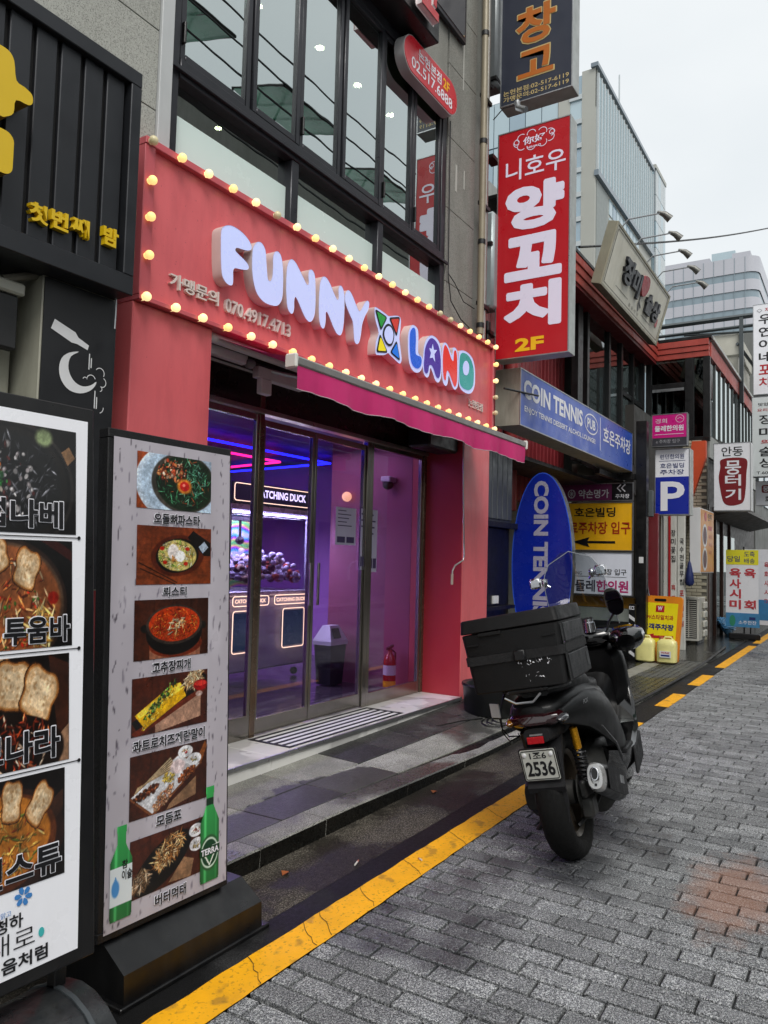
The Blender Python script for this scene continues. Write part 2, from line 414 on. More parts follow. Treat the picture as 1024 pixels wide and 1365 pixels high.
def picture(par, fr, cv, u0, v0, u1, v1, m, w=.004, name='printed_picture', label=None):
    h, wd = cv.h, cv.w; me = bpy.data.meshes.new(name); org = ORG[par.name]
    us = np.linspace(u0, u1, wd); vs = np.linspace(v0, v1, h); U, V = np.meshgrid(us, vs)
    o, a, b, n = (np.array(x) for x in (fr.O-org, fr.U, fr.V, fr.N))
    P = o+U[..., None]*a+V[..., None]*b+n*w; P = P.reshape(-1, 3)
    i = np.arange(h*wd).reshape(h, wd); q = np.stack([i[:-1, :-1], i[:-1, 1:], i[1:, 1:], i[1:, :-1]], -1).reshape(-1, 4)
    if cv.mask is not None:
        k = (cv.mask[:-1, :-1] & cv.mask[1:, 1:]).reshape(-1); q = q[k]
    me.vertices.add(len(P)); me.vertices.foreach_set('co', P.reshape(-1)); me.loops.add(q.size); me.loops.foreach_set('vertex_index', q.reshape(-1))
    me.polygons.add(len(q)); me.polygons.foreach_set('loop_start', np.arange(len(q))*4); me.polygons.foreach_set('loop_total', np.full(len(q), 4))
    me.update(calc_edges=True)
    at = me.color_attributes.new('print', 'FLOAT_COLOR', 'POINT'); c = np.clip(cv.a.reshape(-1, 3), 0, 1)
    c = np.where(c <= .04045, c/12.92, ((c+.055)/1.055)**2.4)
    at.data.foreach_set('color', np.concatenate([c, np.ones((len(c), 1))], 1).reshape(-1)); me.materials.append(m)
    ob = bpy.data.objects.new(name, me); COL.objects.link(ob); ob.parent = par; ORG[ob.name] = org
    if label: ob['label'] = label
    return ob
PRINT = mat('printed_sheet', attr='print', rough=.32, var=0, rvar=.06, coat=.15)

# shared materials
K = dict(
 black=mat('black_metal', '#0a0a0c', .38, .0, .25, 4, bump=.15, bs=300, dirt=.25, dcol='#3c3a37'),
 blackp=mat('black_plastic', '#08080a', .45, 0, .2, 6, bump=.1, bs=500),
 white=mat('white_paint', '#d9dadb', .4, 0, .05, 3, dirt=.12, dcol='#8a877e'),
 wsheet=mat('white_sign_sheet', '#f0f1f6', .3, 0, .03, 2, dirt=.06, dcol='#8a877e'),
 chrome=mat('chrome', '#c8c8cc', .14, 1, .05, 5),
 steel=mat('brushed_steel', '#a09d97', .3, .8, .05, 5, stretch=(1, 1, .08), rvar=.03),
 alu=mat('aluminium', '#a9abad', .35, .9, .1, 8, rvar=.1),
 cable=mat('cable_rubber', '#0c0c0d', .5, 0, .1, 5),
 txtblack=mat('black_print', '#121215', .4, 0, 0), txtwhite=mat('white_print', '#e8e8ee', .4, 0, 0),
 txtred=mat('red_print', '#b01c22', .4, 0, 0), txtblue=mat('blue_print', '#1c2f7d', .4, 0, 0),
 yellow=mat('yellow_print', '#f2b414', .4, 0, 0),
)
# ------------------------------------------------------------------ ground
def wet_stone(name, base, dark, speck_l, speck_d, rnd_src='object', wet=.5, sc1=.55, fine=260, stain=None, rough=(.28, .72), amt=.8, spec=.5, wetline=None):
    m = bpy.data.materials.new(name); m.use_nodes = True; MATS[name] = m; t = NT(m); b = t.n['Principled BSDF']
    g = t.new('ShaderNodeNewGeometry'); P = g.outputs['Position']
    c = t.mix(t.ramp(t.noise(fine*.35, P, 3, .7), [(.46, 0.0), (.60, 1.0)]), base, speck_l)
    c = t.mix(t.ramp(t.noise(fine*.8, P, 2, .6), [(.50, 0.0), (.55, 1.0)]), c, speck_d)
    if rnd_src == 'object':
        oi = t.new('ShaderNodeObjectInfo'); c = t.mix(1, c, t.ramp(oi.outputs['Random'], [(0, .72), (1, 1.22)]), 'MULTIPLY')
    elif rnd_src:
        a = t.new('ShaderNodeAttribute'); a.attribute_name = 'tone'; c = t.mix(1, c, t.ramp(a.outputs['Fac'], [(0, .72), (1, 1.22)]), 'MULTIPLY')
    w = t.ramp(t.noise(sc1, P, 7, .62), [(wet-.03, 1.0), (wet+.05, 0.0)])
    if wetline is not None:
        sx_ = t.new('ShaderNodeSeparateXYZ'); t.link(P, sx_.inputs[0]); ad = t.new('ShaderNodeMath', operation='MULTIPLY_ADD'); t.link(t.noise(2.2, P, 6, .65), ad.inputs[0]); ad.inputs[1].default_value = .7; t.link(sx_.outputs['Y'], ad.inputs[2])
        mr_ = t.new('ShaderNodeMapRange'); mr_.inputs['From Min'].default_value = wetline; mr_.inputs['From Max'].default_value = wetline+.03; mr_.inputs['To Min'].default_value = 1; mr_.inputs['To Max'].default_value = 0; t.link(ad.outputs[0], mr_.inputs['Value']); w = mr_.outputs[0]
    b.inputs['Specular IOR Level'].default_value = spec
    wf = t.new('ShaderNodeMath', operation='MULTIPLY'); t.link(w, wf.inputs[0]); wf.inputs[1].default_value = amt
    c = t.mix(wf.outputs[0], c, dark, 'MULTIPLY')
    grime = t.ramp(t.noise(5, P, 6, .7), [(.35, .72), (.65, 1.1)]); c = t.mix(1, c, grime, 'MULTIPLY')
    if stain:
        (sx, sy, srx, sry, scol) = stain
        sp = t.new('ShaderNodeMapping'); sp.inputs['Location'].default_value = (-sx/srx, -sy/sry, 0); sp.inputs['Scale'].default_value = (1/srx, 1/sry, 0)
        t.link(P, sp.inputs[0]); L = t.new('ShaderNodeVectorMath', operation='LENGTH'); t.link(sp.outputs[0], L.inputs[0])
        nn = t.noise(7, P, 6, .7); ad = t.new('ShaderNodeMath', operation='MULTIPLY_ADD'); t.link(nn, ad.inputs[0]); ad.inputs[1].default_value = 1.5; t.link(L.outputs['Value'], ad.inputs[2])
        sm = t.ramp(ad.outputs[0], [(.0, 0.0), (1.0, 0.0)]); r = sm.node; e = r.color_ramp.elements
        e[0].position = .0; e[1].position = 1.0
        mr = t.new('ShaderNodeMapRange'); mr.inputs['From Min'].default_value = 1.75; mr.inputs['From Max'].default_value = 1.2
        t.link(ad.outputs[0], mr.inputs['Value']); mu = t.new('ShaderNodeMath', operation='MULTIPLY'); t.link(mr.outputs[0], mu.inputs[0]); mu.inputs[1].default_value = .55
        c = t.mix(mu.outputs[0], c, scol)
    t.link(c, b.inputs['Base Color'])
    rr = t.ramp(w, [(0, rough[1]), (1, rough[0])]); rn = t.ramp(t.noise(40, P, 4, .6), [(.3, .85), (.7, 1.15)])
    t.link(t.mix(1, rr, rn, 'MULTIPLY'), b.inputs['Roughness'])
    bn = t.new('ShaderNodeBump'); bn.inputs['Strength'].default_value = .55; bn.inputs['Distance'].default_value = .004
    t.link(t.noise(fine*.5, P, 3, .6), bn.inputs['Height']); t.link(bn.outputs[0], b.inputs['Normal'])
    return m
ST = (4.1, .55, .60, .26, '#94654a')
m_pav = wet_stone('wet_paver', '#7b7d80', '#85878c', '#c6c8c8', '#262729', 'object', .43, .5, 300, stain=ST)
m_pav2 = wet_stone('wet_paver_far', '#7b7d80', '#85878c', '#c6c8c8', '#262729', 'attr', .43, .5, 300, stain=ST)
m_bed = wet_stone('joint_grit', '#171716', '#3a3a38', '#242423', '#080808', None, .5, .8, 300)
m_asph = wet_stone('dark_asphalt', '#2a2a2b', '#5a5a5a', '#454546', '#101010', None, .6, .8, 420, rough=(.5, .8), spec=.25)
m_aggr = wet_stone('exposed_aggregate', '#332c22', '#6a665e', '#8a8478', '#15120d', None, .50, 1.2, 330, rough=(.5, .8), spec=.3)
m_slab = wet_stone('sidewalk_slab', '#a0a198', '#606060', '#a3a29a', '#57564f', 'object', .47, .45, 220, rough=(.32, .75), amt=.85)
m_slabl = wet_stone('slab_wet_edge', '#9a9b92', '#606060', '#a3a29a', '#74736e', 'object', .5, .45, 220, rough=(.4, .75), amt=.9, wetline=3.40, spec=.3)
m_slabd = wet_stone('dark_wet_slab', '#83837d', '#78787a', '#5f5f5e', '#1c1c1c', 'object', .55, .6, 220, rough=(.5, .75), spec=.3)
m_kface = wet_stone('kerb_face_dark', '#2a2a27', '#55554f', '#3a3a36', '#0c0c0b', None, .6, 1.5, 150)  # front face of the kerb, darker than its top
m_kerb = wet_stone('granite_kerb', '#acaca4', '#75746f', '#b0afa8', '#4b4a46', 'object', .45, .9, 240)
m_drive = wet_stone('driveway_stone', '#5b5c58', '#77776f', '#777870', '#2b2c2a', None, .5, .7, 200)

g = MB().quad((-40, -40, -.03), (260, -40, -.03), (260, 120, -.03), (-40, 120, -.03)).build('ground', m_asph); struct(g)
road = MB().quad((-6, -5.2, -.02), (45, -5.2, -.02), (45, 1.87, -.02), (-6, 1.87, -.02)).build('road', m_bed); struct(road)
PX, PY = .1135, .252
def paver_mesh(lx, ly, b=.003):
    hx, hy = lx/2, ly/2
    vs = [(-hx, -hy, -.02), (hx, -hy, -.02), (hx, hy, -.02), (-hx, hy, -.02), (-hx, -hy, -b), (hx, -hy, -b), (hx, hy, -b), (-hx, hy, -b),
          (-hx+b, -hy+b, 0), (hx-b, -hy+b, 0), (hx-b, hy-b, 0), (-hx+b, hy-b, 0)]
    fs = [(8, 9, 10, 11)]+[(4+i, 4+(i+1) % 4, 8+(i+1) % 4, 8+i) for i in range(4)]+[(i, (i+1) % 4, 4+(i+1) % 4, 4+i) for i in range(4)]
    return vs, fs
pv, pf = paver_mesh(PX-.017, PY-.011)
cells = []
for i in range(-50, 270):
    x = 2.943+(i+.5)*PX
    if x > 32: continue
    off = (i % 2)*.5+.08*math.sin(i*2.1)
    for j in range(-26, 6):
        y = 1.219+(j+off-.25)*PY
        if y-PY/2 < -5.1: continue
        if y+PY/2 > 1.872:
            if y-PY/2 > 1.85: continue
        cells.append((x, y))
C0 = Vector((0, 0, 1.55)); cm = camo.matrix_world.inverted()
def view_key(c):
    p = cm @ Vector((c[0], c[1], 0)); d = -p.z
    if d < .3: return 1e9
    u, v = p.x/d*1023, p.y/d*1023
    return d if abs(u) < 530 and abs(v) < 700 else 1e6+d
cells.sort(key=view_key)
pvr = random.Random(3)
pme = bpy.data.meshes.new('paver'); pme.from_pydata(pv, [], pf); pme.materials.append(m_pav)
def clipy(y):
    return y
for n_, (x, y) in enumerate(cells[:300]):
    o = bpy.data.objects.new('paver', pme); COL.objects.link(o); o.parent = road
    e = 0
    y1 = min(y+PY/2, 1.872); y0 = y-PY/2
    o.location = (x+pvr.uniform(-.0015, .0015), (y0+y1)/2, pvr.uniform(-.0035, .001))
    o.scale = (1, (y1-y0-.009)/(PY-.009), 1)
    o.rotation_euler = (pvr.uniform(-.008, .008), pvr.uniform(-.012, .012), pvr.uniform(-.008, .008))
V = []; F = []; Tn = []
for (x, y) in cells[300:]:
    y1 = min(y+PY/2, 1.872); y0 = y-PY/2; s = (y1-y0-.009)/(PY-.009); yc = (y0+y1)/2; b = len(V); z = pvr.uniform(-.0035, .001)
    tx, ty = pvr.uniform(-.012, .012), pvr.uniform(-.008, .008); tn = pvr.random()
    V += [(x+a, yc+c*s, z+d+a*tx+c*ty) for a, c, d in pv]; F += [tuple(b+i for i in f) for f in pf]; Tn += [tn]*len(pv)
me = bpy.data.meshes.new('pavers_beyond'); me.from_pydata(V, [], F); at = me.attributes.new('tone', 'FLOAT', 'POINT'); at.data.foreach_set('value', Tn)
me.materials.append(m_pav2); o = bpy.data.objects.new('distant_paving', me); COL.objects.link(o); o.parent = road; o['kind'] = 'stuff'
# gutter strips between the paving and the kerb
struct(MB().quad((-6, 1.872, 0), (45, 1.872, 0), (45, 2.17, 0), (-6, 2.17, 0)).build('road_edge', m_asph))
struct(MB().quad((-6, 2.17, .001), (9.0, 2.17, .001), (9.0, 2.6, .001), (-6, 2.6, .001)).build('gutter', m_aggr))
# yellow line: one solid stretch, then dashes
m_yel = mat('road_yellow', '#f4ae04', .6, 0, .12, 3, bump=.4, bs=180, dirt=.22, dcol='#7a5a18', speck=[(9, .60, .68, '#46402f', .45), (60, .6, .66, '#8a6a1a', .5)])
def line_mb(x0, x1, y0=1.865, y1=2.035):
    mb = MB(); n = max(2, int((x1-x0)/.08)); r = random.Random(int(x0*100)); A = []; B = []
    for i in range(n+1):
        x = x0+(x1-x0)*i/n; A.append((x, y0+r.uniform(-.003, .003), .004)); B.append((x, y1+r.uniform(-.004, .004), .004))
    return mb.add(A+B, [(i, i+1, n+2+i, n+1+i) for i in range(n)])
line_obj = line_mb(.9, 7.85).build('yellow_line', m_yel); struct(line_obj)
for a, b in ((8.88, 9.88), (10.72, 11.85), (12.86, 16.9), (17.5, 24)):
    struct(line_mb(a, b, 1.85, 2.0).build('yellow_line', m_yel))
# cracks across the solid stretch, as thin dark gaps
cr_ = MB()
for x in (2.22, 2.55, 2.66, 2.98, 3.4, 3.9, 4.4):
    p = [(x+rnd.uniform(-.012, .012)+.02*k, 1.87+k*.028, .0062) for k in range(7)]
    for a, b in zip(p, p[1:]): cr_.quad(a, (a[0]+.004, a[1], a[2]), (b[0]+.003, b[1], b[2]), b)
o = cr_.build('crack_marks', mat('crack', '#1f1a12', .8, 0, 0), line_obj); 
# sidewalk: twisted surface rising to the shop fronts
def sw(x, y):
    zk = .10 if x < 3.7 else (.10-.05*min((x-3.7)/2, 1)); zf = .086 if x < 3.6 else .086+.09*min((x-3.6)/4, 1)
    if x > 8: k = min((x-8)/1.3, 1); zk = zk*(1-k)+.012*k; zf = zf*(1-k)+.03*k
    t = min(max((y-2.56)/(3.45-2.56), 0), 1); return zk*(1-t)+zf*t
side = MB()
xs = [-6, -2, 0, 1, 1.8, 2.4, 3, 3.6, 4.2, 4.8, 5.4, 6, 6.6, 7.2, 7.8, 8.4, 9, 9.6]
for a, b in zip(xs, xs[1:]):
    side.quad((a, 2.6, sw(a, 2.6)-.012), (b, 2.6, sw(b, 2.6)-.012), (b, 3.45, sw(b, 3.45)-.012), (a, 3.45, sw(a, 3.45)-.012))
    side.quad((a, 3.45, sw(a, 3.45)-.012), (b, 3.45, sw(b, 3.45)-.012), (b, 4.6, sw(b, 3.45)-.012), (a, 4.6, sw(a, 3.45)-.012))
sidewalk = side.build('sidewalk', m_bed); struct(sidewalk)
def slab(x0, x1, y0, y1, par=sidewalk, g=.004, m=m_slab, up=.0):
    mb = MB(); q = [(x0+g, y0+g), (x1-g, y0+g), (x1-g, y1-g), (x0+g, y1-g)]; b = .004
    vs = [(x, y, sw(x, y)-.012) for x, y in q]+[(x, y, sw(x, y)+up-b) for x, y in q]
    cx, cy = (x0+x1)/2, (y0+y1)/2
    vs += [(x+(b if x < cx else -b), y+(b if y < cy else -b), sw(x, y)+up) for x, y in q]
    mb.add(vs, [(8, 9, 10, 11)]+[(4+i, 4+(i+1) % 4, 8+(i+1) % 4, 8+i) for i in range(4)]+[(i, (i+1) % 4, 4+(i+1) % 4, 4+i) for i in range(4)])
    o = mb.build('slab', m, par); return o
x = -2.2
while x < 8.1:
    for (a, b) in ((2.735, 3.06), (3.06, 3.45)):
        w = .62 if x < 4.2 else .46
        slab(x, min(x+w, 8.4), a, b, m=m_slabl if x < 4.1 else (m_slabd if a > 3 else m_slab))
    x += w
for i, x in enumerate([-2, -1, 0, 1, 2, 3, 3.55, 4.45, 5.3, 6.2, 7.1, 8.0]):
    nx = [-2, -1, 0, 1, 2, 3, 3.55, 4.45, 5.3, 6.2, 7.1, 8.0, 8.7][i+1]
    mb = MB(); n = 4; vs = []
    for k in range(n+1):
        xx = x+.003+(nx-x-.006)*k/n; z = sw(xx, 2.56)
        vs += [(xx, 2.565, -.01), (xx, 2.56, z-.008), (xx, 2.568, z), (xx, 2.728, z), (xx, 2.731, z-.02)]
    fs = [(k*5+j, (k+1)*5+j, (k+1)*5+j+1, k*5+j+1) for k in range(n) for j in range(4)]+[(4, 3, 2, 1, 0), tuple(n*5+j for j in range(5))]
    mb.add(vs, fs); mb.m = [1 if (j < n*4 and j % 4 == 0) else 0 for j in range(len(mb.f))]; mb.build('kerb_stone', [m_kerb, m_kface], sidewalk)
# parking entrance: grooved stones laid on the skew, with a light concrete edge
drv = MB().quad((8.7, 2.17, .003), (13.4, 2.17, .003), (13.4, 2.8, .006), (8.7, 2.75, .006)).build('driveway', m_bed); struct(drv)
mb = MB(); r = random.Random(5)
for i in range(-6, 52):
    for j in range(7):
        x, y = 8.75+i*.095+j*.05, 2.2+j*.085
        if x < 8.72 or x > 13.3: continue
        c = Vector((x, y, .0)); a = Vector((.082, .03, 0))/2; b = Vector((-.03, .075, 0))/2
        mb.obox(c+Vector((0, 0, .006+r.uniform(0, .004))), a, b, (0, 0, .008), .003)
o = mb.build('paving_blocks', m_drive, drv); o['kind'] = 'stuff'
struct(MB().quad((8.7, 2.75, .012), (13.9, 2.72, .012), (13.9, 2.98, .012), (8.7, 2.98, .012)).build('concrete_path', mat('pale_concrete', '#8b8a80', .6, 0, .2, 2, bump=.3, bs=120, dirt=.4)))
m_wetc = wet_stone('wet_concrete', '#4c4d4b', '#56565a', '#66665f', '#2a2a28', None, .62, .7, 200, rough=(.08, .45))
struct(MB().quad((8.5, 2.98, .014), (24, 2.98, .014), (24, 9, .014), (8.5, 9, .014)).build('parking_floor', m_wetc))
struct(MB().quad((13.4, 2.15, .008), (40, 2.15, .008), (40, 3.0, .008), (13.4, 3.0, .008)).build('side_path', m_wetc))
cb = MB().tube([(7.0, 2.24, .03), (8.2, 2.2, .03), (9.6, 2.17, .03), (11.5, 2.16, .03), (13.5, 2.2, .03), (16, 2.3, .03)], .018, 8)
tag(cb.build('ground_hose', K['cable'], None, True), 'black hose running flat along the gutter past the parking entrance', 'hose')
# litter
for (x, y, a, ln, lab) in ((3.32, 2.2, .3, .06, 'cigarette butt with a pink tip lying in the gutter'), (3.55, 1.96, 1.1, .03, 'short cigarette butt lying on the yellow line')):
    t = thing('cigarette_butt', lab, 'cigarette butt', (x, y, .006)); d = Vector((math.cos(a), math.sin(a), 0))
    c = Vector((x, y, .011)); MB().tube([c-d*ln*.5, c+d*ln*.2], .0045, 8).build('paper_tube', mat('cig_paper', '#c9c6bd', .7), t, True)
    MB().tube([c+d*ln*.2, c+d*ln*.5], .0047, 8).build('filter_tip', mat('cig_tip', '#b0695a', .7), t, True)
for (x, y) in ((4.62, 2.46), (3.02, 2.42)):
    o = MB().add([(x-.03, y-.01, .006), (x, y-.025, .016), (x+.03, y, .006), (x, y+.022, .014), (x, y, .004)], [(0, 1, 4), (1, 2, 4), (2, 3, 4), (3, 0, 4)]).build('dry_leaf', mat('dry_leaf', '#8a4a1c', .7), None)
    tag(o, 'small curled orange leaf lying in the gutter '+('near the middle of the kerb' if x > 4 else 'beside the menu stand base'), 'leaf')
# ------------------------------------------------------------------ the building above the shop
LET={'F':[(3.277,3.488),(3.294,3.526),(3.329,3.55),(3.372,3.562),(3.432,3.56),(3.486,3.546),(3.526,3.524),(3.547,3.498),(3.542,3.475),(3.507,3.457),(3.461,3.449),(3.416,3.442),(3.403,3.422),(3.433,3.407),(3.479,3.393),(3.519,3.374),(3.529,3.351),(3.505,3.332),(3.453,3.319),(3.408,3.31),(3.391,3.288),(3.394,3.236),(3.391,3.204),(3.374,3.191),(3.34,3.193),(3.306,3.218),(3.291,3.264),(3.281,3.365)],'U':[(3.557,3.453),(3.567,3.506),(3.604,3.549),(3.645,3.553),(3.679,3.519),(3.691,3.456),(3.703,3.382),(3.713,3.341),(3.734,3.334),(3.754,3.365),(3.759,3.435),(3.756,3.496),(3.77,3.54),(3.804,3.557),(3.836,3.535),(3.857,3.468),(3.865,3.368),(3.863,3.275),(3.842,3.223),(3.805,3.192),(3.738,3.179),(3.672,3.183),(3.614,3.215),(3.579,3.275),(3.56,3.356)],'N1':[(3.903,3.495),(3.936,3.551),(3.981,3.551),(4.029,3.515),(4.077,3.472),(4.121,3.435),(4.139,3.456),(4.132,3.508),(4.144,3.548),(4.178,3.556),(4.205,3.526),(4.216,3.457),(4.222,3.35),(4.218,3.264),(4.196,3.209),(4.159,3.183),(4.114,3.198),(4.071,3.239),(4.031,3.286),(3.997,3.311),(3.986,3.278),(3.988,3.232),(3.977,3.194),(3.955,3.184),(3.923,3.207),(3.906,3.266),(3.896,3.378)],'N2':[(4.27,3.499),(4.303,3.553),(4.348,3.555),(4.395,3.52),(4.445,3.467),(4.485,3.438),(4.499,3.465),(4.492,3.52),(4.511,3.555),(4.542,3.548),(4.566,3.505),(4.573,3.405),(4.571,3.302),(4.558,3.228),(4.534,3.188),(4.491,3.185),(4.447,3.218),(4.403,3.268),(4.364,3.309),(4.346,3.301),(4.347,3.252),(4.335,3.193),(4.31,3.178),(4.281,3.203),(4.266,3.265),(4.261,3.386)],'Y':[(4.579,3.509),(4.603,3.545),(4.636,3.553),(4.676,3.526),(4.719,3.48),(4.755,3.445),(4.778,3.439),(4.811,3.475),(4.844,3.525),(4.879,3.552),(4.903,3.542),(4.894,3.486),(4.849,3.42),(4.813,3.343),(4.799,3.26),(4.778,3.196),(4.745,3.174),(4.715,3.193),(4.702,3.261),(4.688,3.328),(4.645,3.374),(4.598,3.425),(4.576,3.47)],'X':[(4.982,3.522),(5.022,3.537),(5.163,3.524),(5.202,3.522),(5.327,3.561),(5.384,3.551),(5.382,3.465),(5.372,3.389),(5.382,3.339),(5.414,3.22),(5.396,3.179),(5.366,3.172),(5.246,3.201),(5.197,3.215),(5.15,3.188),(5.04,3.162),(5.012,3.175),(5.016,3.266),(5.05,3.343),(4.999,3.432)],'L':[(5.516,3.469),(5.565,3.542),(5.618,3.557),(5.673,3.539),(5.687,3.471),(5.688,3.362),(5.705,3.327),(5.749,3.321),(5.78,3.285),(5.765,3.226),(5.723,3.178),(5.658,3.156),(5.593,3.165),(5.545,3.208),(5.521,3.277),(5.51,3.382)],'Li':[(5.537,3.464),(5.567,3.515),(5.602,3.534),(5.631,3.516),(5.641,3.437),(5.64,3.328),(5.673,3.309),(5.728,3.311),(5.751,3.283),(5.738,3.236),(5.7,3.202),(5.646,3.193),(5.591,3.208),(5.557,3.254),(5.538,3.346)],'A':[(5.8,3.445),(5.853,3.514),(5.921,3.551),(6.003,3.553),(6.076,3.521),(6.116,3.444),(6.127,3.354),(6.124,3.261),(6.11,3.2),(6.068,3.155),(6.009,3.162),(5.971,3.205),(5.935,3.242),(5.911,3.253),(5.897,3.2),(5.869,3.16),(5.824,3.159),(5.784,3.197),(5.773,3.294)],'Ai':[(5.795,3.31),(5.806,3.402),(5.855,3.481),(5.915,3.525),(5.992,3.522),(6.059,3.482),(6.093,3.404),(6.105,3.314),(6.094,3.231),(6.062,3.192),(6.014,3.203),(5.974,3.251),(5.933,3.281),(5.887,3.27),(5.874,3.217),(5.845,3.188),(5.806,3.196),(5.79,3.254)],'N3':[(6.127,3.47),(6.144,3.526),(6.185,3.554),(6.235,3.543),(6.288,3.498),(6.322,3.471),(6.339,3.498),(6.337,3.534),(6.37,3.554),(6.414,3.55),(6.442,3.512),(6.455,3.406),(6.46,3.287),(6.455,3.203),(6.405,3.157),(6.353,3.17),(6.299,3.229),(6.265,3.263),(6.257,3.22),(6.239,3.17),(6.202,3.153),(6.16,3.176),(6.137,3.241),(6.127,3.354)],'N3i':[(6.145,3.451),(6.162,3.511),(6.186,3.531),(6.237,3.509),(6.303,3.436),(6.35,3.418),(6.358,3.479),(6.364,3.516),(6.397,3.53),(6.425,3.483),(6.436,3.354),(6.435,3.246),(6.411,3.193),(6.378,3.187),(6.325,3.235),(6.272,3.288),(6.233,3.303),(6.215,3.258),(6.207,3.21),(6.183,3.204),(6.157,3.245),(6.142,3.358)],'D':[(6.464,3.493),(6.48,3.545),(6.56,3.571),(6.669,3.573),(6.769,3.541),(6.82,3.465),(6.833,3.368),(6.823,3.278),(6.769,3.205),(6.686,3.174),(6.59,3.172),(6.509,3.195),(6.472,3.254),(6.456,3.371)],'Di':[(6.483,3.473),(6.513,3.529),(6.574,3.55),(6.665,3.547),(6.742,3.51),(6.793,3.434),(6.797,3.335),(6.78,3.269),(6.726,3.224),(6.657,3.205),(6.562,3.206),(6.499,3.236),(6.48,3.316)],'Dc':[(6.612,3.483),(6.662,3.473),(6.686,3.429),(6.667,3.369),(6.619,3.34),(6.569,3.347),(6.546,3.397),(6.565,3.45)],'S':[(5.936,3.479),(5.961,3.429),(6.02,3.441),(5.972,3.392),(5.989,3.324),(5.941,3.354),(5.887,3.334),(5.907,3.387),(5.873,3.424),(5.919,3.428)],'Tg':[(4.99,3.514),(5.164,3.499),(5.076,3.372)],'Tr':[(5.202,3.504),(5.364,3.555),(5.32,3.386)],'Ty':[(5.068,3.335),(5.183,3.217),(5.024,3.183)],'Tb':[(5.324,3.345),(5.231,3.228),(5.381,3.196)],'C':[(5.188,3.446),(5.244,3.436),(5.276,3.385),(5.256,3.312),(5.211,3.281),(5.155,3.291),(5.113,3.342),(5.133,3.406)]}
m_gran = mat('granite_cladding', '#a3a49c', .6, 0, .09, 1.2, bump=.25, bs=260, vec='Object', speck=[(170, .52, .62, '#6b6b66', .8), (120, .56, .66, '#b9b9b0', .6)], dirt=.18, dcol='#5f5f58', rand=.05)
m_gran2 = mat('granite_cladding_worn', '#8a8a83', .6, 0, .16, 1.2, bump=.25, bs=260, speck=[(150, .52, .62, '#55554f', .7), (90, .56, .66, '#989890', .6)], dirt=.35, dcol='#4c4b46', rand=.06)
bld = thing('office_building', 'granite clad building above the pink shop with dark framed upper windows', 'building', (4.8, 3.6, 0))
# core behind everything (side wall and mass)
mb = MB(); mb.box(2.6, 7.62, 8.6, 9.0, 0, 12); mb.box(2.55, 2.75, 3.7, 8.6, 0, 12); mb.box(7.5, 7.62, 3.62, 5.1, 0, 12); mb.box(7.5, 7.62, 5.1, 8.6, 2.95, 12); mb.box(2.75, 7.5, 3.75, 8.6, 3.15, 3.6)
mb.box(2.75, 7.5, 4.2, 8.6, 7.0, 7.2)
mb.build('wall', mat('render_core', '#77776f', .7, 0, .1, 2), bld)
# cladding panels, left (x<3.0) and right (x>6.66)
def panels(x0, x1, y, zs, m, xcuts=()):
    xx = [x0]+list(xcuts)+[x1]
    for a, b in zip(xx, xx[1:]):
        for c, d in zip(zs, zs[1:]):
            MB().box(a+.003, b-.003, y, y+.03, c+.003, d-.003, .002).build('stone_panel', m, bld)
panels(.3, 2.96, 3.52, [3.0, 3.66, 4.15, 4.64, 5.13, 5.62, 6.11, 6.6, 7.5, 8.4], m_gran, (1.2, 2.1))
panels(6.68, 7.32, 3.55, [2.9, 3.6, 4.35, 5.11, 5.86, 6.62, 7.28, 8.0, 8.8, 9.6], m_gran2)
panels(3.0, 6.66, 3.56, [6.25, 7.1, 7.95, 8.8], m_gran2, (4.2, 5.4))
MB().box(7.32, 7.62, 3.6, 3.66, 2.9, 12).build('wall_return', m_gran2, bld)
MB().box(2.96, 3.055, 3.5, 3.62, 3.4, 9, .004).build('corner_strip', mat('pale_strip', '#b5b8b8', .5, 0, .05, 3, dirt=.15), bld)
# ---- window wall
K['doorsteel'] = mat('door_steel', '#938e86', .22, .9, .1, 4, stretch=(1, 1, .08), rvar=.04)
m_frame = mat('anodised_frame', '#2a2b30', .35, .3, .15, 5, rvar=.08)
m_vglass = glass('upper_glass', '#8a9490', .52, 0.0, 3, 1, '#e6efee', wob=.05)
m_frost = mat('frosted_glass', '#d3e6e0', .25, 0, .03, 1, spec=.6, rvar=.05)
Wx0, Wx1, Wy = 3.06, 6.66, 3.60
win = MB()
F0, F1 = 3.55, 3.66
for x in (Wx0, Wx1-.09): win.box(x, x+.09, F0, F1, 3.62, 6.35, .006)
win.box(Wx0+.09, Wx1-.09, F0-.01, F1, 4.47, 4.60, .006); win.box(Wx0+.09, Wx1-.09, F0, F1, 6.22, 6.35, .006)
win.box(Wx0-.02, Wx1+.02, F0-.035, F0-.01, 4.50, 4.53, .004)
for x in (4.25, 5.43): win.box(x, x+.085, F0, F1, 3.62, 4.47, .006)
wf = win.build('window_frame', m_frame, bld, True)
# lower fixed lights: frosted panel below a clear strip
low = [(3.15, 4.25), (4.335, 5.43), (5.515, 6.57)]
for a, b in low:
    MB().box(a, b, 3.605, 3.615, 3.62, 4.27).build('frosted_pane', m_frost, wf)
    MB().box(a, b, 3.62, 3.626, 4.27, 4.47).build('window_pane', m_vglass, wf)
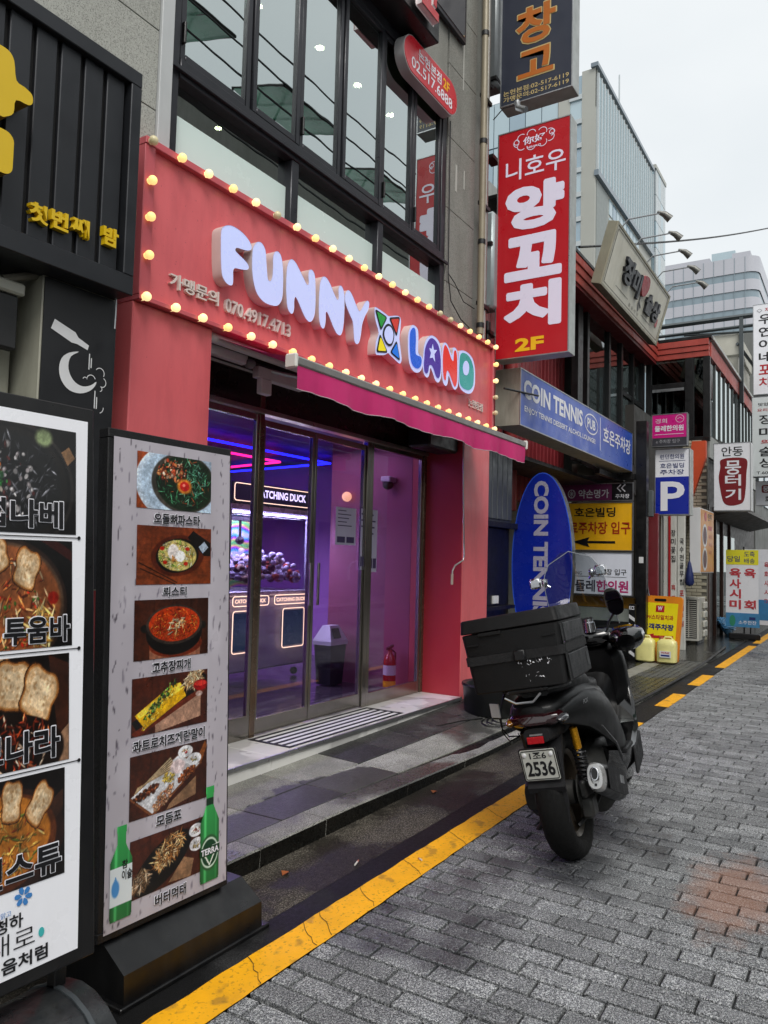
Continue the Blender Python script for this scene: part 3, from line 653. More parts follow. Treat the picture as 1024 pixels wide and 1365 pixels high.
# upper folding sashes
cuts = [3.15, 3.80, 4.33, 4.87, 5.47, 6.02, 6.57]
for i, (a, b) in enumerate(zip(cuts, cuts[1:])):
    mb = MB(); w = .052; y0, y1 = 3.56, 3.615; dy = -.012 if i in (1, 3) else 0
    mb.box(a+.004, a+w, y0+dy, y1+dy, 4.605, 6.215, .006); mb.box(b-w, b-.004, y0+dy, y1+dy, 4.605, 6.215, .006)
    mb.box(a+w, b-w, y0+dy, y1+dy, 4.605, 4.605+w, .006); mb.box(a+w, b-w, y0+dy, y1+dy, 6.215-w, 6.215, .006)
    o = mb.build('sash', m_frame, bld, True)
    MB().box(a+w, b-w, 3.585+dy, 3.591+dy, 4.605+w, 6.215-w).build('window_pane', m_vglass, o)
    if i in (0, 2, 4, 5):
        MB().box(a+.012, a+.03, 3.53+dy, 3.56+dy, 4.70, 4.84, .004).build('handle', K['black'], o)
# ---- room behind the window wall, with ceiling lamps
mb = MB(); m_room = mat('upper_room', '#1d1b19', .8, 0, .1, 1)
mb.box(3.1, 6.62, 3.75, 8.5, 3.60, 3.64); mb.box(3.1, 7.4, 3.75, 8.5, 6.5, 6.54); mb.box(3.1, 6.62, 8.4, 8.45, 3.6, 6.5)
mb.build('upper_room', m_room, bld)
lampm = glow('warm_lamp', '#fff0c8', 110)
for i, (x, y) in enumerate(((4.93, 4.58), (5.66, 4.43), (6.33, 4.44), (6.96, 4.43), (5.2, 6.4), (6.2, 6.3))):
    t = thing('ceiling_lamp', 'small round warm ceiling lamp seen through the %s upper window' % ('first', 'third', 'fourth', 'fifth', 'deep rear of the third', 'deep rear of the fifth')[i], 'lamp', (x, y, 6.5), 'warm lamps behind the upper windows')
    MB().lathe([(.07, 0), (.07, -.02), (.045, -.03)], (x, y, 6.5), (0, 0, 1), 14).build('lamp_ring', K['white'], t, True)
    MB().lathe([(.045, -.031), (.001, -.034)], (x, y, 6.5), (0, 0, 1), 14).build('lamp_disc', lampm, t)
# dining furniture on the upper floor, glimpsed through the clear strip
for i in range(5):
    x = 3.35+i*.7; t = thing('upstairs_table', 'dark table behind the clear strip above the %s' % ('first frosted pane', 'join of the first two frosted panes', 'middle frosted pane', 'last mullion', 'last frosted pane')[i], 'table', (x, 4.15, 3.64), 'tables behind the upper windows')
    MB().box(x-.25, x+.25, 3.9, 4.4, 4.36, 4.39, .005).build('table_top', mat('dark_wood', '#33211a', .35, 0, .2, 6), t)
    MB().tube([(x, 4.15, 3.64), (x, 4.15, 4.36)], .03, 8).build('leg', K['black'], t, True)
# ---- pill sign and dark box sign
ps = thing('pill_sign', 'red rounded phone number sign fixed beside the upper window', 'sign', (6.1, 3.4, 6.1))
fr = Fr((5.60, 3.44, 5.94), 0)
pill = rpoly(0, 0, 1.05, .36, .178, 8); sh = [(u, v) for u, v in pill]
MB().prism(fr, sh, -.10, 0, True).build('casing', mat('pill_side', '#b8b8b8', .4, .2, .08, 4), ps, True)
MB().prism(fr, rpoly(.012, .012, 1.038, .348, .166, 8), -.01, .006).build('panel', mat('pill_red', '#b3232e', .3, 0, .05, 2, emis='#b3232e', es=.12), ps)
txt(ps, fr, '논현본점', .25, .19, .70, .30, K['txtwhite'], .02, .009); txt(ps, fr, '2F', .735, .195, .87, .295, K['yellow'], .03, .009)
txt(ps, fr, '02.517.6888', .13, .06, .93, .165, K['txtwhite'], .015, .009)
bs = thing('box_sign', 'long black box sign above the upper window with a red letter on it', 'sign', (5.4, 3.3, 6.45))
fr = Fr((4.22, 3.3, 6.32), 0)
MB().fbox(fr, 0, 1.78, 0, .22, -.3, 0, .01).build('casing', K['black'], bs)
txt(bs, fr, '고', 1.28, .04, 1.62, .52, mat('letter_edge', '#e6dcdc', .4), .07, .03, .05, name='letter'); txt(bs, fr, '고', 1.30, .06, 1.60, .50, mat('letter_red', '#b5262c', .35), .03, .085, .004, name='letter_face')
# dark window further up at right
MB().box(6.2, 6.95, 3.5, 3.54, 6.95, 8.6, .006).build('upper_window', m_frame, bld); MB().box(6.26, 6.9, 3.494, 3.499, 7.0, 8.5).build('window_pane', glass('dim_glass', '#10161a', .25, 0, 3), bld)
# pale tape marks on the cladding
mb = MB()
for (x, z, w, h) in ((6.80, 6.95, .03, .5), (6.86, 5.35, .035, .28), (7.05, 5.45, .02, .2), (6.99, 6.5, .02, .5)): MB().box(x, x+w, 3.547, 3.5495, z, z+h).build('tape_mark', mat('tape', '#b5b5ae', .6), bld)
pass
# ---- drainpipes, brackets and cables at the right corner
t = thing('drainpipe', 'long beige drainpipe clipped down the right corner of the granite building', 'pipe', (7.24, 3.44, 2.95))
MB().tube([(7.245, 3.42, 3.93), (7.245, 3.42, 11)], .036, 14).build('pipe', mat('beige_pipe', '#8f8672', .4, .2, .1, 5, dirt=.3), t, True)
for z in (4.0, 4.9, 6.0, 7.2):
    MB().tube([(7.245, 3.42, z), (7.245, 3.42, z+.05)], .042, 14).build('bracket', K['black'], t, True)
t = thing('grey_pipe', 'darker steel pipe running parallel behind the beige drainpipe', 'pipe', (7.5, 3.44, 2.95))
MB().tube([(7.52, 3.52, 2.8), (7.52, 3.52, 11)], .035, 12).build('pipe', K['steel'], t, True)
for z in (3.3, 4.3, 5.4, 6.6): MB().obox((7.42, 3.48, z), (.12, 0, 0), (0, .02, 0), (0, 0, .02)).build('bracket', K['black'], t)
for i, (z0, z1, lab) in enumerate(((4.35, 5.45, 'pale grey duct box hung on the building corner behind the red lightbox'), (6.9, 8.6, 'dark grey duct box hung behind the top black lightbox'))):
    t = thing('duct_box', lab, 'duct', (7.66, 3.6, z0)); MB().box(7.64, 7.86, 3.46, 3.66, z0, z1, .03).build('casing', mat('duct_grey%d' % i, ('#9aa5a6', '#6d7274')[i], .4, .3, .1, 3, dirt=.25), t, True)
    MB().box(7.5, 7.64, 3.5, 3.55, z0-.05, z0-.01).build('bracket', K['black'], t)
t = thing('hanging_cable', 'thin black cable looping down the granite beside the window', 'cable', (6.75, 3.5, 3.9))
MB().tube([(6.69, 3.53, 6.0), (6.70, 3.53, 5.2), (6.69, 3.52, 4.4), (6.74, 3.51, 4.15), (6.95, 3.5, 4.02), (7.12, 3.49, 3.98), (7.18, 3.48, 3.75)], .006, 6).build('wire', K['cable'], t, True)
MB().tube([(6.69, 3.52, 4.42), (6.8, 3.5, 4.35), (7.0, 3.5, 4.22), (7.2, 3.47, 4.2)], .005, 6).build('wire', K['cable'], t, True)

# ------------------------------------------------------------------ the pink shop front
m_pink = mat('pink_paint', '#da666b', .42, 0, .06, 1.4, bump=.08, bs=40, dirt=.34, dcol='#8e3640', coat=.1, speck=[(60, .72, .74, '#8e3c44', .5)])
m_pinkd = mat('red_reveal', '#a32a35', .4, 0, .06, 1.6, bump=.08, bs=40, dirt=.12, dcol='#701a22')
shop = thing('shop_front', 'pink arcade shop front with marquee bulbs and glass sliding doors', 'shop front', (5.2, 3.45, .1))
X0, X1, YF = 2.80, 7.60, 3.45
MB().box(X0, 3.415, YF, 4.3, .06, 2.955, .006).build('pillar', m_pink, shop)
MB().box(6.985, X1, YF, 4.05, .06, 2.955, .006).build('pillar', m_pink, shop)
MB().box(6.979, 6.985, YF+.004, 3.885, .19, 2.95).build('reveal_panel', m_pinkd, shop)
for a_, b_ in ((X0+.04, 4.02), (4.02, 5.24), (5.24, 6.46), (6.46, X1-.04)): MB().box(a_+.001, b_-.001, YF-.01, 3.6, 2.96, 3.87, .0015).build('fascia_board', m_pink, shop)
mb = MB()   # folded metal rim round the board
mb.box(X0, X1, YF-.05, YF+.15, 3.85, 3.895, .004); mb.box(X0, X1, YF-.05, YF+.15, 2.955, 2.985, .004)
mb.box(X0, X0+.075, YF-.045, YF+.2, 2.985, 3.85, .004); mb.box(X1-.045, X1, YF-.045, YF+.2, 2.985, 3.85, .004)
mb.build('rim', mat('pink_rim', '#c45a62', .38, 0, .05, 2, dirt=.2, dcol='#7a2b34'), shop)
# bulbs
m_bulb = glow('marquee_bulb', '#ffd98a', .62); m_bulbw = glow('marquee_bulb_hot', '#ffe3a4', .7)
m_dim = mat('dead_bulb', '#c9c09a', .3, 0, .05, 3, emis='#c9b98a', es=.12); m_sock = mat('socket', '#9c3d45', .5)
bm_ = bpy.data.meshes.new('bulb'); q = MB(); q.ball((0, 0, 0), (.0265, .025, .0265), 14, 10); q.tube([(0, .02, 0), (0, .045, 0)], .018, 10)
bm_.from_pydata(q.v, [], q.f); bm_.polygons.foreach_set('use_smooth', [True]*len(bm_.polygons))
bms = []
for m in (m_bulb, m_bulbw, m_dim): c = bm_.copy(); c.materials.append(m); bms.append(c)
so = ORG[shop.name]; br = random.Random(11)
def bulb(x, z, k):
    o = bpy.data.objects.new('bulb', bms[k]); COL.objects.link(o); o.parent = shop
    o.location = (x-so[0], YF-.075-so[1], z-so[2]); o.rotation_euler = (0, br.uniform(0, 6), 0)
for i in range(23):
    bulb(2.83+i*(7.565-2.83)/22, 3.868, 2 if i in (0, 5, 16, 17) else br.choice((0, 0, 1)))
    bulb(2.83+i*(7.565-2.83)/22, 2.972, br.choice((0, 0, 1)))
for z in (3.64, 3.43, 3.21): bulb(2.835, z, 0)
for z, k in ((3.68, 0), (3.5, 1), (3.32, 2), (3.15, 2)): bulb(7.58, z, k)
# channel letters
m_lside = mat('letter_side', '#cfc2be', .45, 0, .06, 4, dirt=.2, dcol='#8a7a74'); m_lface = mat('letter_face', '#c3cdf2', .3, 0, .02, 2, emis='#b9c6ff', es=.22)
for _k in LET: LET[_k] = [(a*3.36/3.27, 1.55+(b-1.55)*3.36/3.27) for a, b in LET[_k]]
frz = Fr((0, 3.36, 0), 0)
def channel(key, parent_name='sign_letter', d=.06, k=3):
    p = smooth_poly(LET[key], k); o = MB().walls(frz, p, -d-.02, 0).build(parent_name, m_lside, shop, 50)
    MB().prism(frz, p, -.004, -.002).build('letter_face', m_lface, o); return o
for k in ('F', 'U', 'N1', 'N2', 'Y'):
    o = channel(k)
    xs = [p[0] for p in LET[k]]; xm = (min(xs)+max(xs))/2
for k, k2, c in (('L', 'Li', '#1f5fd6'), ('A', 'Ai', '#48309a'), ('N3', 'N3i', '#e23b33'), ('D', 'Di', '#2f9c96')):
    o = channel(k); MB().prism(frz, smooth_poly(LET[k2], 3), None, .002).build('letter_fill', mat('fill'+k, c, .3, 0, .03, 3, emis=c, es=.15), o)
    if k == 'A': MB().prism(frz, LET['S'], None, .005).build('star', m_lface, o)
    if k == 'D': MB().prism(frz, smooth_poly(LET['Dc'], 3), None, .005).build('counter', m_lface, o)
o = channel('X', 'flower_emblem')
def inflate(pts, s):
    cx, cy = sum(p[0] for p in pts)/len(pts), sum(p[1] for p in pts)/len(pts); return [(cx+(x-cx)*s, cy+(y-cy)*s) for x, y in pts]
def roundtri(t, s):
    t = inflate(t, s); o = []
    for i in range(3):
        a, b, c = t[i-1], t[i], t[(i+1) % 3]
        p = (b[0]*.82+a[0]*.18, b[1]*.82+a[1]*.18); q = (b[0]*.82+c[0]*.18, b[1]*.82+c[1]*.18)
        for k in range(5): u = k/4; o.append(tuple((1-u)**2*p[j]+2*u*(1-u)*b[j]+u*u*q[j] for j in (0, 1)))
    return o
pb = MB()
for k in ('Tg', 'Tr', 'Ty', 'Tb'): pb.prism(frz, roundtri(LET[k], 1.12), None, .002)
pb.prism(frz, smooth_poly(inflate(LET['C'], 1.1), 3), None, .003); pb.build('outline', K['txtblack'], o)
for k, c in (('Tg', '#2d9a3e'), ('Tr', '#d0392c'), ('Ty', '#efe21c'), ('Tb', '#1878e6')): MB().prism(frz, roundtri(LET[k], .82), None, .005).build('petal', mat('petal'+k, c, .3, 0, 0, emis=c, es=.12), o)
MB().prism(frz, smooth_poly(inflate(LET['C'], .86), 3), None, .006).build('hub', m_lface, o)
# raised small lettering
fb = Fr((0, YF-.01, 0), 0); m_cream = mat('raised_letter', '#d8cdc6', .45, 0, .04, 4)
txt(shop, fb, '가맹문의', 3.03, 3.10, 3.43, 3.19, m_cream, .012, .0, .022); txt(shop, fb, '070.4917.4713', 3.49, 3.085, 4.14, 3.175, m_cream, .012, .0, .022)
txt(shop, fb, '논현동점', 7.02, 3.125, 7.36, 3.21, m_cream, .006, .0, .015)
# soffit and lintel over the doors
MB().box(3.42, 6.975, 3.62, 3.885, 2.90, 2.95).build('soffit', mat('soffit_brown', '#2a1718', .5, 0, .15, 3), shop)
m_lint = mat('lintel_brown', '#2b1a19', .3, .2, .12, 2, rvar=.08)
MB().box(3.42, 6.975, 3.885, 3.93, 2.66, 2.95).build('lintel', m_lint, shop)
MB().box(3.42, 6.98, 3.80, 3.84, 2.895, 2.90+.05).build('cable_tray', K['white'], shop)
# sliding door wall
m_dg = glass('door_glass', '#d8d2e6', .05, 0.0, 4.0, .8, '#ffffff', wob=.03)
YD = 3.885; zb, zt = .195, 2.62
def frame(a, b, z0, z1, s, name='door_frame', st=.045, bt=.1, tt=.05, m=K['doorsteel'], y=YD, par=shop, th=.04):
    mb = MB(); mb.box(a, a+st, y, y+th, z0, z1, .003); mb.box(b-st, b, y, y+th, z0, z1, .003)
    mb.box(a+st, b-st, y, y+th, z0, z0+bt, .003); mb.box(a+st, b-st, y, y+th, z1-tt, z1, .003)
    o = mb.build(name, m, par); MB().box(a+st, b-st, y+th*.45, y+th*.6, z0+bt, z1-tt).build('door_pane', m_dg, o); return o
frame(3.42, 4.372, zb, zt, 1, 'side_light', bt=.17, st=.03)
MB().box(4.374, 4.43, YD-.005, YD+.05, zb, 2.90, .004).build('door_post', mat('bronze_trim', '#7a6858', .22, .8, .1, 6), shop)
frame(4.432, 5.085, zb+.01, zt-.03, 1, 'sliding_door', st=.03, bt=.12, y=YD+.01)
d2 = frame(5.095, 5.86, zb+.01, zt-.03, 1, 'sliding_door', st=.03, bt=.12, y=YD+.01)
MB().box(5.865, 5.93, YD-.005, YD+.05, zb, 2.66, .004).build('door_post', K['doorsteel'], shop)
frame(5.935, 6.93, zb, zt+.01, 1, 'side_light', bt=.12)
MB().box(6.93, 6.979, YD-.012, YD+.05, zb, 2.66, .003).build('door_post', mat('bronze_trim', '#5d4a3c', .3, .7, .1, 6), shop)
MB().box(3.42, 6.98, YD-.03, YD+.06, 2.625, 2.66, .003).build('head_rail', K['steel'], shop)
for x in (5.02, 5.13):
    MB().tube([(x, YD-.03, 1.15), (x, YD-.03, 1.5)], .012, 10).build('handle', K['chrome'], shop, True)
# posters stuck on the glass
pp = mat('poster_paper', '#b9b6d0', .6, 0, .05, 5)
for (x0, x1, z0, z1, n) in ((5.41, 5.72, 1.66, 1.99, 5), (5.80, 5.86, 1.44, 2.0, 3), (5.94, 6.08, 1.42, 2.0, 4)):
    f = Fr((x0, YD+.012, z0), 0); o = MB().fbox(f, 0, x1-x0, 0, z1-z0, 0, .002).build('notice_poster', pp, shop); q = MB()
    w, h = x1-x0, z1-z0
    for k in range(n): q.fbox(f, w*.1, w*(.5+.35*((k*37 % 10)/10)), h*(.9-k*.1), h*(.925-k*.1), .002, .003)
    for k in range(2): q.fbox(f, w*(.08+k*.46), w*(.46+k*.46), h*.06, h*.22, .002, .003)
    q.build('lettering', mat('poster_ink', '#3b2d5c', .6), shop)
# ---- marble step with striped mat
m_marb = mat('marble_tile', '#e0dfdb', .12, 0, .04, 2, rvar=.05, speck=[(2.2, .53, .56, '#9c9a98', .5), (5, .60, .62, '#8d8b8a', .4)], dirt=.1, dcol='#8c867a', stretch=(1, 3, 1))
step = thing('marble_step', 'low white marble step in front of the sliding doors', 'step', (5, 3.6, .19))
for a, b in zip([2.9, 4.1, 5.3, 6.3, 6.975], [4.1, 5.3, 6.3, 6.975]):
    MB().box(a+.002, b-.002, 3.422, 4.1, .175, .195, .002).build('tile', m_marb, step); MB().box(a+.002, b-.002, 3.43, 3.45, .02, .174, .002).build('tile', m_marb, step)
MB().box(2.9, 6.975, 3.416, 3.43, .172, .197).build('metal_edge', K['alu'], step)
MB().box(2.9, 6.975, 3.45, 4.0, .0, .17).build('step_core', mat('mortar', '#6a6862', .8), step)
t = thing('striped_mat', 'black and white striped mat laid on the marble step', 'mat', (5.1, 3.66, .197))
f = Fr((4.33, 3.462, .1965), U=(1, 0, 0), V=(0, 1, 0))
mb = MB(); m_mat = mat('mat_rubber', '#0e0e10', .7, 0, .2, 20, bump=.4, bs=300)
for i in range(6): mb.fbox(f, 0, 1.58, i*.0725, i*.0725+.03, 0, .003)
mb.fbox(f, 0, .035, 0, .393, 0, .0035); mb.fbox(f, 1.545, 1.58, 0, .393, 0, .0035); mb.build('mat_bars', m_mat, t)
MB().fbox(f, .0, 1.58, 0, .393, -.0012, .001).build('mat_backing', mat('mat_white', '#d9d9d6', .6, 0, .1, 8, dirt=.2), t)

# ---- awning
aw = thing('awning', 'magenta retractable awning rolled out over the shop doors', 'awning', (5.3, 3.2, 2.7))
m_aw = mat('awning_cloth', '#c4266c', .75, 0, .08, 3, bump=.25, bs=400, stretch=None); 
mb = MB(); n = 40; ra, rb = [], []
for i in range(n+1):
    x = 3.5+(7.08-3.5)*i/n; s = .012*math.sin(i*.9)+.006*math.sin(i*2.3)
    ra.append([(x, 3.5, 2.93), (x, 3.3, 2.87-.012+s*.3), (x, 3.1, 2.80-.012+s*.5), (x, 2.9, 2.735)])
mb.add([p for r in ra for p in r], [(i*4+j, (i+1)*4+j, (i+1)*4+j+1, i*4+j+1) for i in range(n) for j in range(3)])
mb.build('canopy_cloth', m_aw, aw, True)
MB().obox((5.29, 2.86, 2.705), (1.80, 0, 0), (0, .035, 0), (0, 0, .03), .012).build('front_bar', mat('awning_bar', '#8d8a88', .4, .3, .1, 4, dirt=.3), aw, True)
mb = MB()
for k, x in enumerate((3.48, 7.10)): mb.obox((x, 2.86, 2.70), (.014, 0, 0), (0, .045, 0), (0, 0, .045), .01)
mb.build('end_cap', mat('cap_white', '#cfccc6', .4), aw)
mb = MB(); P = []
for i in range(73):
    x = 3.5+(7.09-3.5)*i/72; d = .008*math.sin(i*.55)+.005*math.sin(i*1.7); zl = 2.525+.012*math.sin(i*.35)+.01*(1-min(1, i/6))
    P.append([(x, 2.835, 2.685), (x, 2.83+d*.6, 2.61), (x, 2.83+d*1.6, zl)])
mb.add([p for r in P for p in r], [(i*3+j, (i+1)*3+j, (i+1)*3+j+1, i*3+j+1) for i in range(72) for j in range(2)]); mb.build('valance', m_aw, aw, True)
mb = MB(); mb.tube([(r[2][0], r[2][1], r[2][2]) for r in P], .003, 6); mb.build('hem', mat('hem', '#b5a8ac', .6), aw, True)
MB().tube([(3.45, 3.52, 2.93), (7.0, 3.52, 2.93)], .035, 12).build('roller', K['white'], aw, True)
for x in (4.1, 6.5): MB().tube([(x, 3.55, 2.85), (x+.35, 3.2, 2.78), (x, 2.88, 2.70)], .014, 8).build('folding_arm', K['alu'], aw, True)
t = thing('awning_crank', 'bent steel awning crank hanging against the right pink pillar', 'crank', (6.7, 3.3, 2.6))
def gz_(x, y, z): return (x, y, z)
MB().tube([(6.70, 3.32, 2.72), (6.74, 3.33, 2.2), (6.775, 3.33, 1.72), (6.785, 3.33, 1.60), (6.76, 3.33, 1.55), (6.57, 3.32, 1.50), (6.52, 3.32, 1.45), (6.515, 3.32, 1.41)], .008, 8).build('rod', K['steel'], t, True)
MB().tube([(6.515, 3.32, 1.42), (6.512, 3.32, 1.32)], .013, 8).build('grip', mat('crank_grip', '#a5988a', .5), t, True)
# white conduit box, camera and wires under the fascia
t = thing('conduit_box', 'white cable conduit with small power box under the awning', 'conduit', (4.1, 3.6, 2.85))
MB().obox((3.66, 3.60, 2.88), (.22, 0, 0), (0, .03, 0), (0, 0, .03), .005).build('conduit', K['white'], t); MB().obox((4.25, 3.60, 2.83), (.26, 0, 0), (0, .03, 0), (0, 0, .04), .005).build('conduit', K['white'], t)
MB().obox((4.07, 3.585, 2.735), (.055, 0, 0), (0, .025, 0), (0, 0, .055), .006).build('power_box', K['white'], t)
MB().ball((3.90, 3.57, 2.86), (.04, .04, .035)).build('camera', mat('cam_grey', '#77777a', .4), t, True)
t = thing('speaker_box', 'black box speaker under the right end of the awning', 'speaker', (6.75, 3.62, 2.8)); MB().box(6.35, 6.95, 3.5, 3.75, 2.63, 2.80, .02).build('casing', K['blackp'], t)
# ------------------------------------------------------------------ arcade interior
rm = thing('arcade_room', 'dim purple arcade room behind the glass doors with magenta right wall', 'room', (5.2, 6, .2))
m_pw = mat('room_wall', '#8f5aa6', .6, 0, .05, 1); m_rw = mat('room_right_wall', '#a05c76', .5, 0, .04, 1)  # wall colour carries part of the purple neon light
MB().box(3.42, 7.02, 4.1, 5.1, .15, .19).build('room_floor', mat('room_floor', '#4a4348', .18, 0, .15, 2, rvar=.08), rm); MB().box(3.42, 8.65, 5.1, 8.55, .15, .19).build('room_floor', mat('room_floor', '#4a4348', .18, 0, .15, 2, rvar=.08), rm)
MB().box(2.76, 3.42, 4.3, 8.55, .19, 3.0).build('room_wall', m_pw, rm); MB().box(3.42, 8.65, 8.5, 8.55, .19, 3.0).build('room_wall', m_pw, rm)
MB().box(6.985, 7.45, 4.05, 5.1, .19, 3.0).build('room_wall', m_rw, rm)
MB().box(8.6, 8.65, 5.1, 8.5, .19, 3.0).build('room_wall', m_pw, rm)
MB().box(3.42, 8.65, 3.93, 8.55, 2.82, 2.9).build('room_ceiling', mat('room_ceiling', '#352a63', .5, 0, .05, 1), rm)
nb, npk = glow('neon_blue', '#1a22ff', 5), glow('neon_pink', '#ff1e6e', 4.5)
def neon(lab, pts, m, r=.014):
    t = thing('neon_tube', lab, 'neon light', pts[0]); MB().tube(pts, r, 8).build('tube', m, t, True)
    MB().tube([pts[0], pts[0]+Vector((0, 0, .05)) if isinstance(pts[0], Vector) else (pts[0][0], pts[0][1], pts[0][2]+.06)], .006, 6).build('clip', K['white'], t)
neon('outer blue neon chevron under the arcade ceiling', [(4.2, 5.82, 2.75), (7.92, 5.82, 2.75), (8.2, 7.9, 2.75), (4.4, 8.0, 2.75)], nb)
neon('inner pink neon chevron under the arcade ceiling', [(4.5, 6.3, 2.74), (7.5, 6.3, 2.74), (7.7, 7.4, 2.74), (4.5, 7.5, 2.74)], npk)
neon('long blue neon line behind the left glass panel', [(3.6, 4.5, 2.78), (4.9, 5.2, 2.78)], nb)
neon('long pink neon line near the arcade back wall', [(3.6, 8.3, 2.75), (8.0, 8.4, 2.75)], npk)
for (x, y, e, c) in ((5.0, 6.3, 14, (.34, .2, 1)), (6.3, 4.75, 7, (.9, .6, .9)), (4.4, 7.2, 16, (.35, .14, 1))):
    l = bpy.data.lights.new('room_fill', 'AREA'); l.energy = e; l.color = c; l.size = 1.1; lo = bpy.data.objects.new('room_fill', l); COL.objects.link(lo); lo.location = (x, y, 2.72)  # area lamps added under the ceiling to brighten the room beside the tubes
HOLO = bpy.data.materials.new('holographic_foil'); HOLO.use_nodes = True; _t = NT(HOLO); _b = _t.n['Principled BSDF']
_g = _t.new('ShaderNodeTexCoord'); _w = _t.new('ShaderNodeTexWave'); _w.inputs['Scale'].default_value = 1.4; _w.inputs['Distortion'].default_value = 5; _w.wave_profile = 'SIN'; _w.bands_direction = 'Z'; _t.link(_g.outputs['Object'], _w.inputs[0])
_r = _t.ramp(_w.outputs['Fac'], [(0, '#e8f4ff'), (.2, '#3fd8c8'), (.4, '#7a6ff0'), (.6, '#e86fd0'), (.8, '#f0e070'), (1, '#68e07a')]); _t.link(_r, _b.inputs['Base Color']); _b.inputs['Roughness'].default_value = .3; _b.inputs['Metallic'].default_value = .4
def claw(x0, y0, ang, lab, big=True):
    """crane game: cabinet body, glass case with plush heap, lit header, neon outlines"""
    t = thing('claw_machine', lab, 'claw machine', (x0, y0, .19), 'claw machines in the arcade', local=True, rot=(0, 0, ang))
    W, D = (1.35, .85) if big else (.9, .85)
    body = mat('claw_body', '#b5b5c6', .35, 0, .05, 3); dark = K['blackp']
    MB().box(0, W, 0, D, .14, .92, .02).build('cabinet', body, t)
    q = MB(); q.box(.0, W, 0, D, .92, .98, .01); q.box(0, W, 0, D, 1.83, 1.90, .01)
    for (x, y) in ((.02, .02), (W-.02, .02), (.02, D-.02), (W-.02, D-.02)): q.box(x-.02, x+.02, y-.02, y+.02, .98, 1.83)
    q.build('case_frame', mat('claw_frame', '#b9b9c4', .3, .5, .05, 3), t)
    MB().box(.03, W-.03, D-.03, D-.02, .98, 1.83).build('back_panel', HOLO, t)
    hd = MB().box(0, W, -.03, D, 1.90, 2.12, .015).build('header', mat('claw_header', '#1b1740', .4), t)
    f = Fr((0, -.032, 0), 0); txt(t, f, 'CATCHING DUCK', .36, 1.975, W-.14, 2.06, glow('duck_text', '#eef0ff', 1.8), .03, .004)
    nn = glow('neon_warm', '#ffe0a8', 2.4)
    def loopn(u0, v0, u1, v1, w=.012):
        q = MB(); p = [f.p(a, b, .012) for a, b in rpoly(u0, v0, u1, v1, .03, 3)]; q.tube(p+[p[0]], .0048, 6, False); q.build('neon_outline', nn, t, True)
    loopn(.02, 1.92, W-.02, 2.10); loopn(.06, .35, .42, .78); loopn(W-.5, .35, W-.12, .78); loopn(.05, .83, W*.45, .93); loopn(W*.52, .83, W-.06, .93)
    txt(t, f, 'CATCHING DUCK', .09, .86, W*.42, .90, nn, .02, .006); txt(t, f, 'CATCHING DUCK', W*.55, .86, W-.1, .90, nn, .02, .006)
    for (a, b) in ((.08, .40), (W-.48, W-.14)): MB().fbox(f, a, b, .37, .76, .0, .006).build('prize_door', mat('prize_door', '#33364a', .2, 0, .1, 4, emis='#3a6f8c', es=.15), t)
    for x in (.1, W-.1):
        for y in (.1, D-.1): MB().lathe([(.04, -.02), (.04, .02)], (x, y, .05), (1, 0, 0), 12).build('caster', dark, t)
    MB().box(.1, .9, .35, .5, 1.74, 1.79).build('crane_rail', dark, t)
    for x in (.35, .6):
        MB().tube([(x, .4, 1.74), (x, .4, 1.55)], .015, 8).build('crane_cable', dark, t); MB().ball((x, .4, 1.52), .05, 10, 8).build('crane_head', dark, t, True)
    lamp = glow('case_lamp', '#f1f3ff', 22); MB().box(.05, W-.05, .03, .06, 1.80, 1.82).build('case_lamp', lamp, t)
    MB().box(.03, W-.03, .0, .004, .98, 1.83).build('case_glass', m_dg, t)
    cl_ = bpy.data.lights.new('case_light', 'AREA'); cl_.energy = 85; cl_.size = W*.8; cl_.color = (.92, .95, 1); clo = bpy.data.objects.new('case_light', cl_); COL.objects.link(clo); clo.parent = t; clo.location = (W/2, .45, 1.78)
    # heap of plush toys
    r = random.Random(int(x0*10)); q = MB()
    for i in range(420):
        x, y = r.uniform(.06, W-.06), r.uniform(.06, D-.06); h = .42*(1-abs(x/W-.55)*1.1)*r.uniform(.3, 1); q.cm = r.choice((0, 0, 0, 0, 0, 1, 2, 3)); s = r.uniform(.03, .055)
        q.ball((x, y, 1.0+h), (s, s*.8, s*.75), 7, 5)
    o = q.build('plush_heap', [mat('plush_white', '#c9ccd2', .9), mat('plush_orange', '#b4552c', .9), mat('plush_black', '#17181c', .9), mat('plush_cream', '#b8a483', .9)], t, True); o['kind'] = 'stuff'
    return t
claw(5.78, 5.5, R(0), 'long white crane game with a warm neon header behind the sliding doors')
claw(4.55, 5.6, R(4), 'crane game at the far left behind the side glass panel', False)
# second row at the back
claw(5.6, 7.4, R(0), 'crane game standing at the back wall of the arcade')
t = thing('trash_bin', 'white swing lid trash bin standing against the magenta wall', 'trash bin', (6.7, 5.2, .19))
bx = MB(); bx.rings([[Vector((6.74+sx*a, 4.88+sy*b, z)) for sx, sy in ((-1, -1), (1, -1), (1, 1), (-1, 1))] for a, b, z in ((.11, .09, .2), (.14, .11, .62))]); bx.build('bin_body', mat('bin_dark', '#2b2a33', .4, 0, .08, 4), t)
bx = MB(); bx.rings([[Vector((6.74+sx*a, 4.88+sy*b, z)) for sx, sy in ((-1, -1), (1, -1), (1, 1), (-1, 1))] for a, b, z in ((.155, .12, .62), (.155, .12, .66), (.08, .05, .82))]); bx.build('lid', mat('bin_lid', '#d9dadf', .4), t)
MB().obox((6.70, 4.775, .745), (.06, 0, 0), (0, .02, .05), (0, -.004, .002)).build('flap', K['black'], t)
t = thing('fire_extinguisher', 'red fire extinguisher on the floor inside the right glass panel', 'fire extinguisher', (6.78, 4.22, .19))
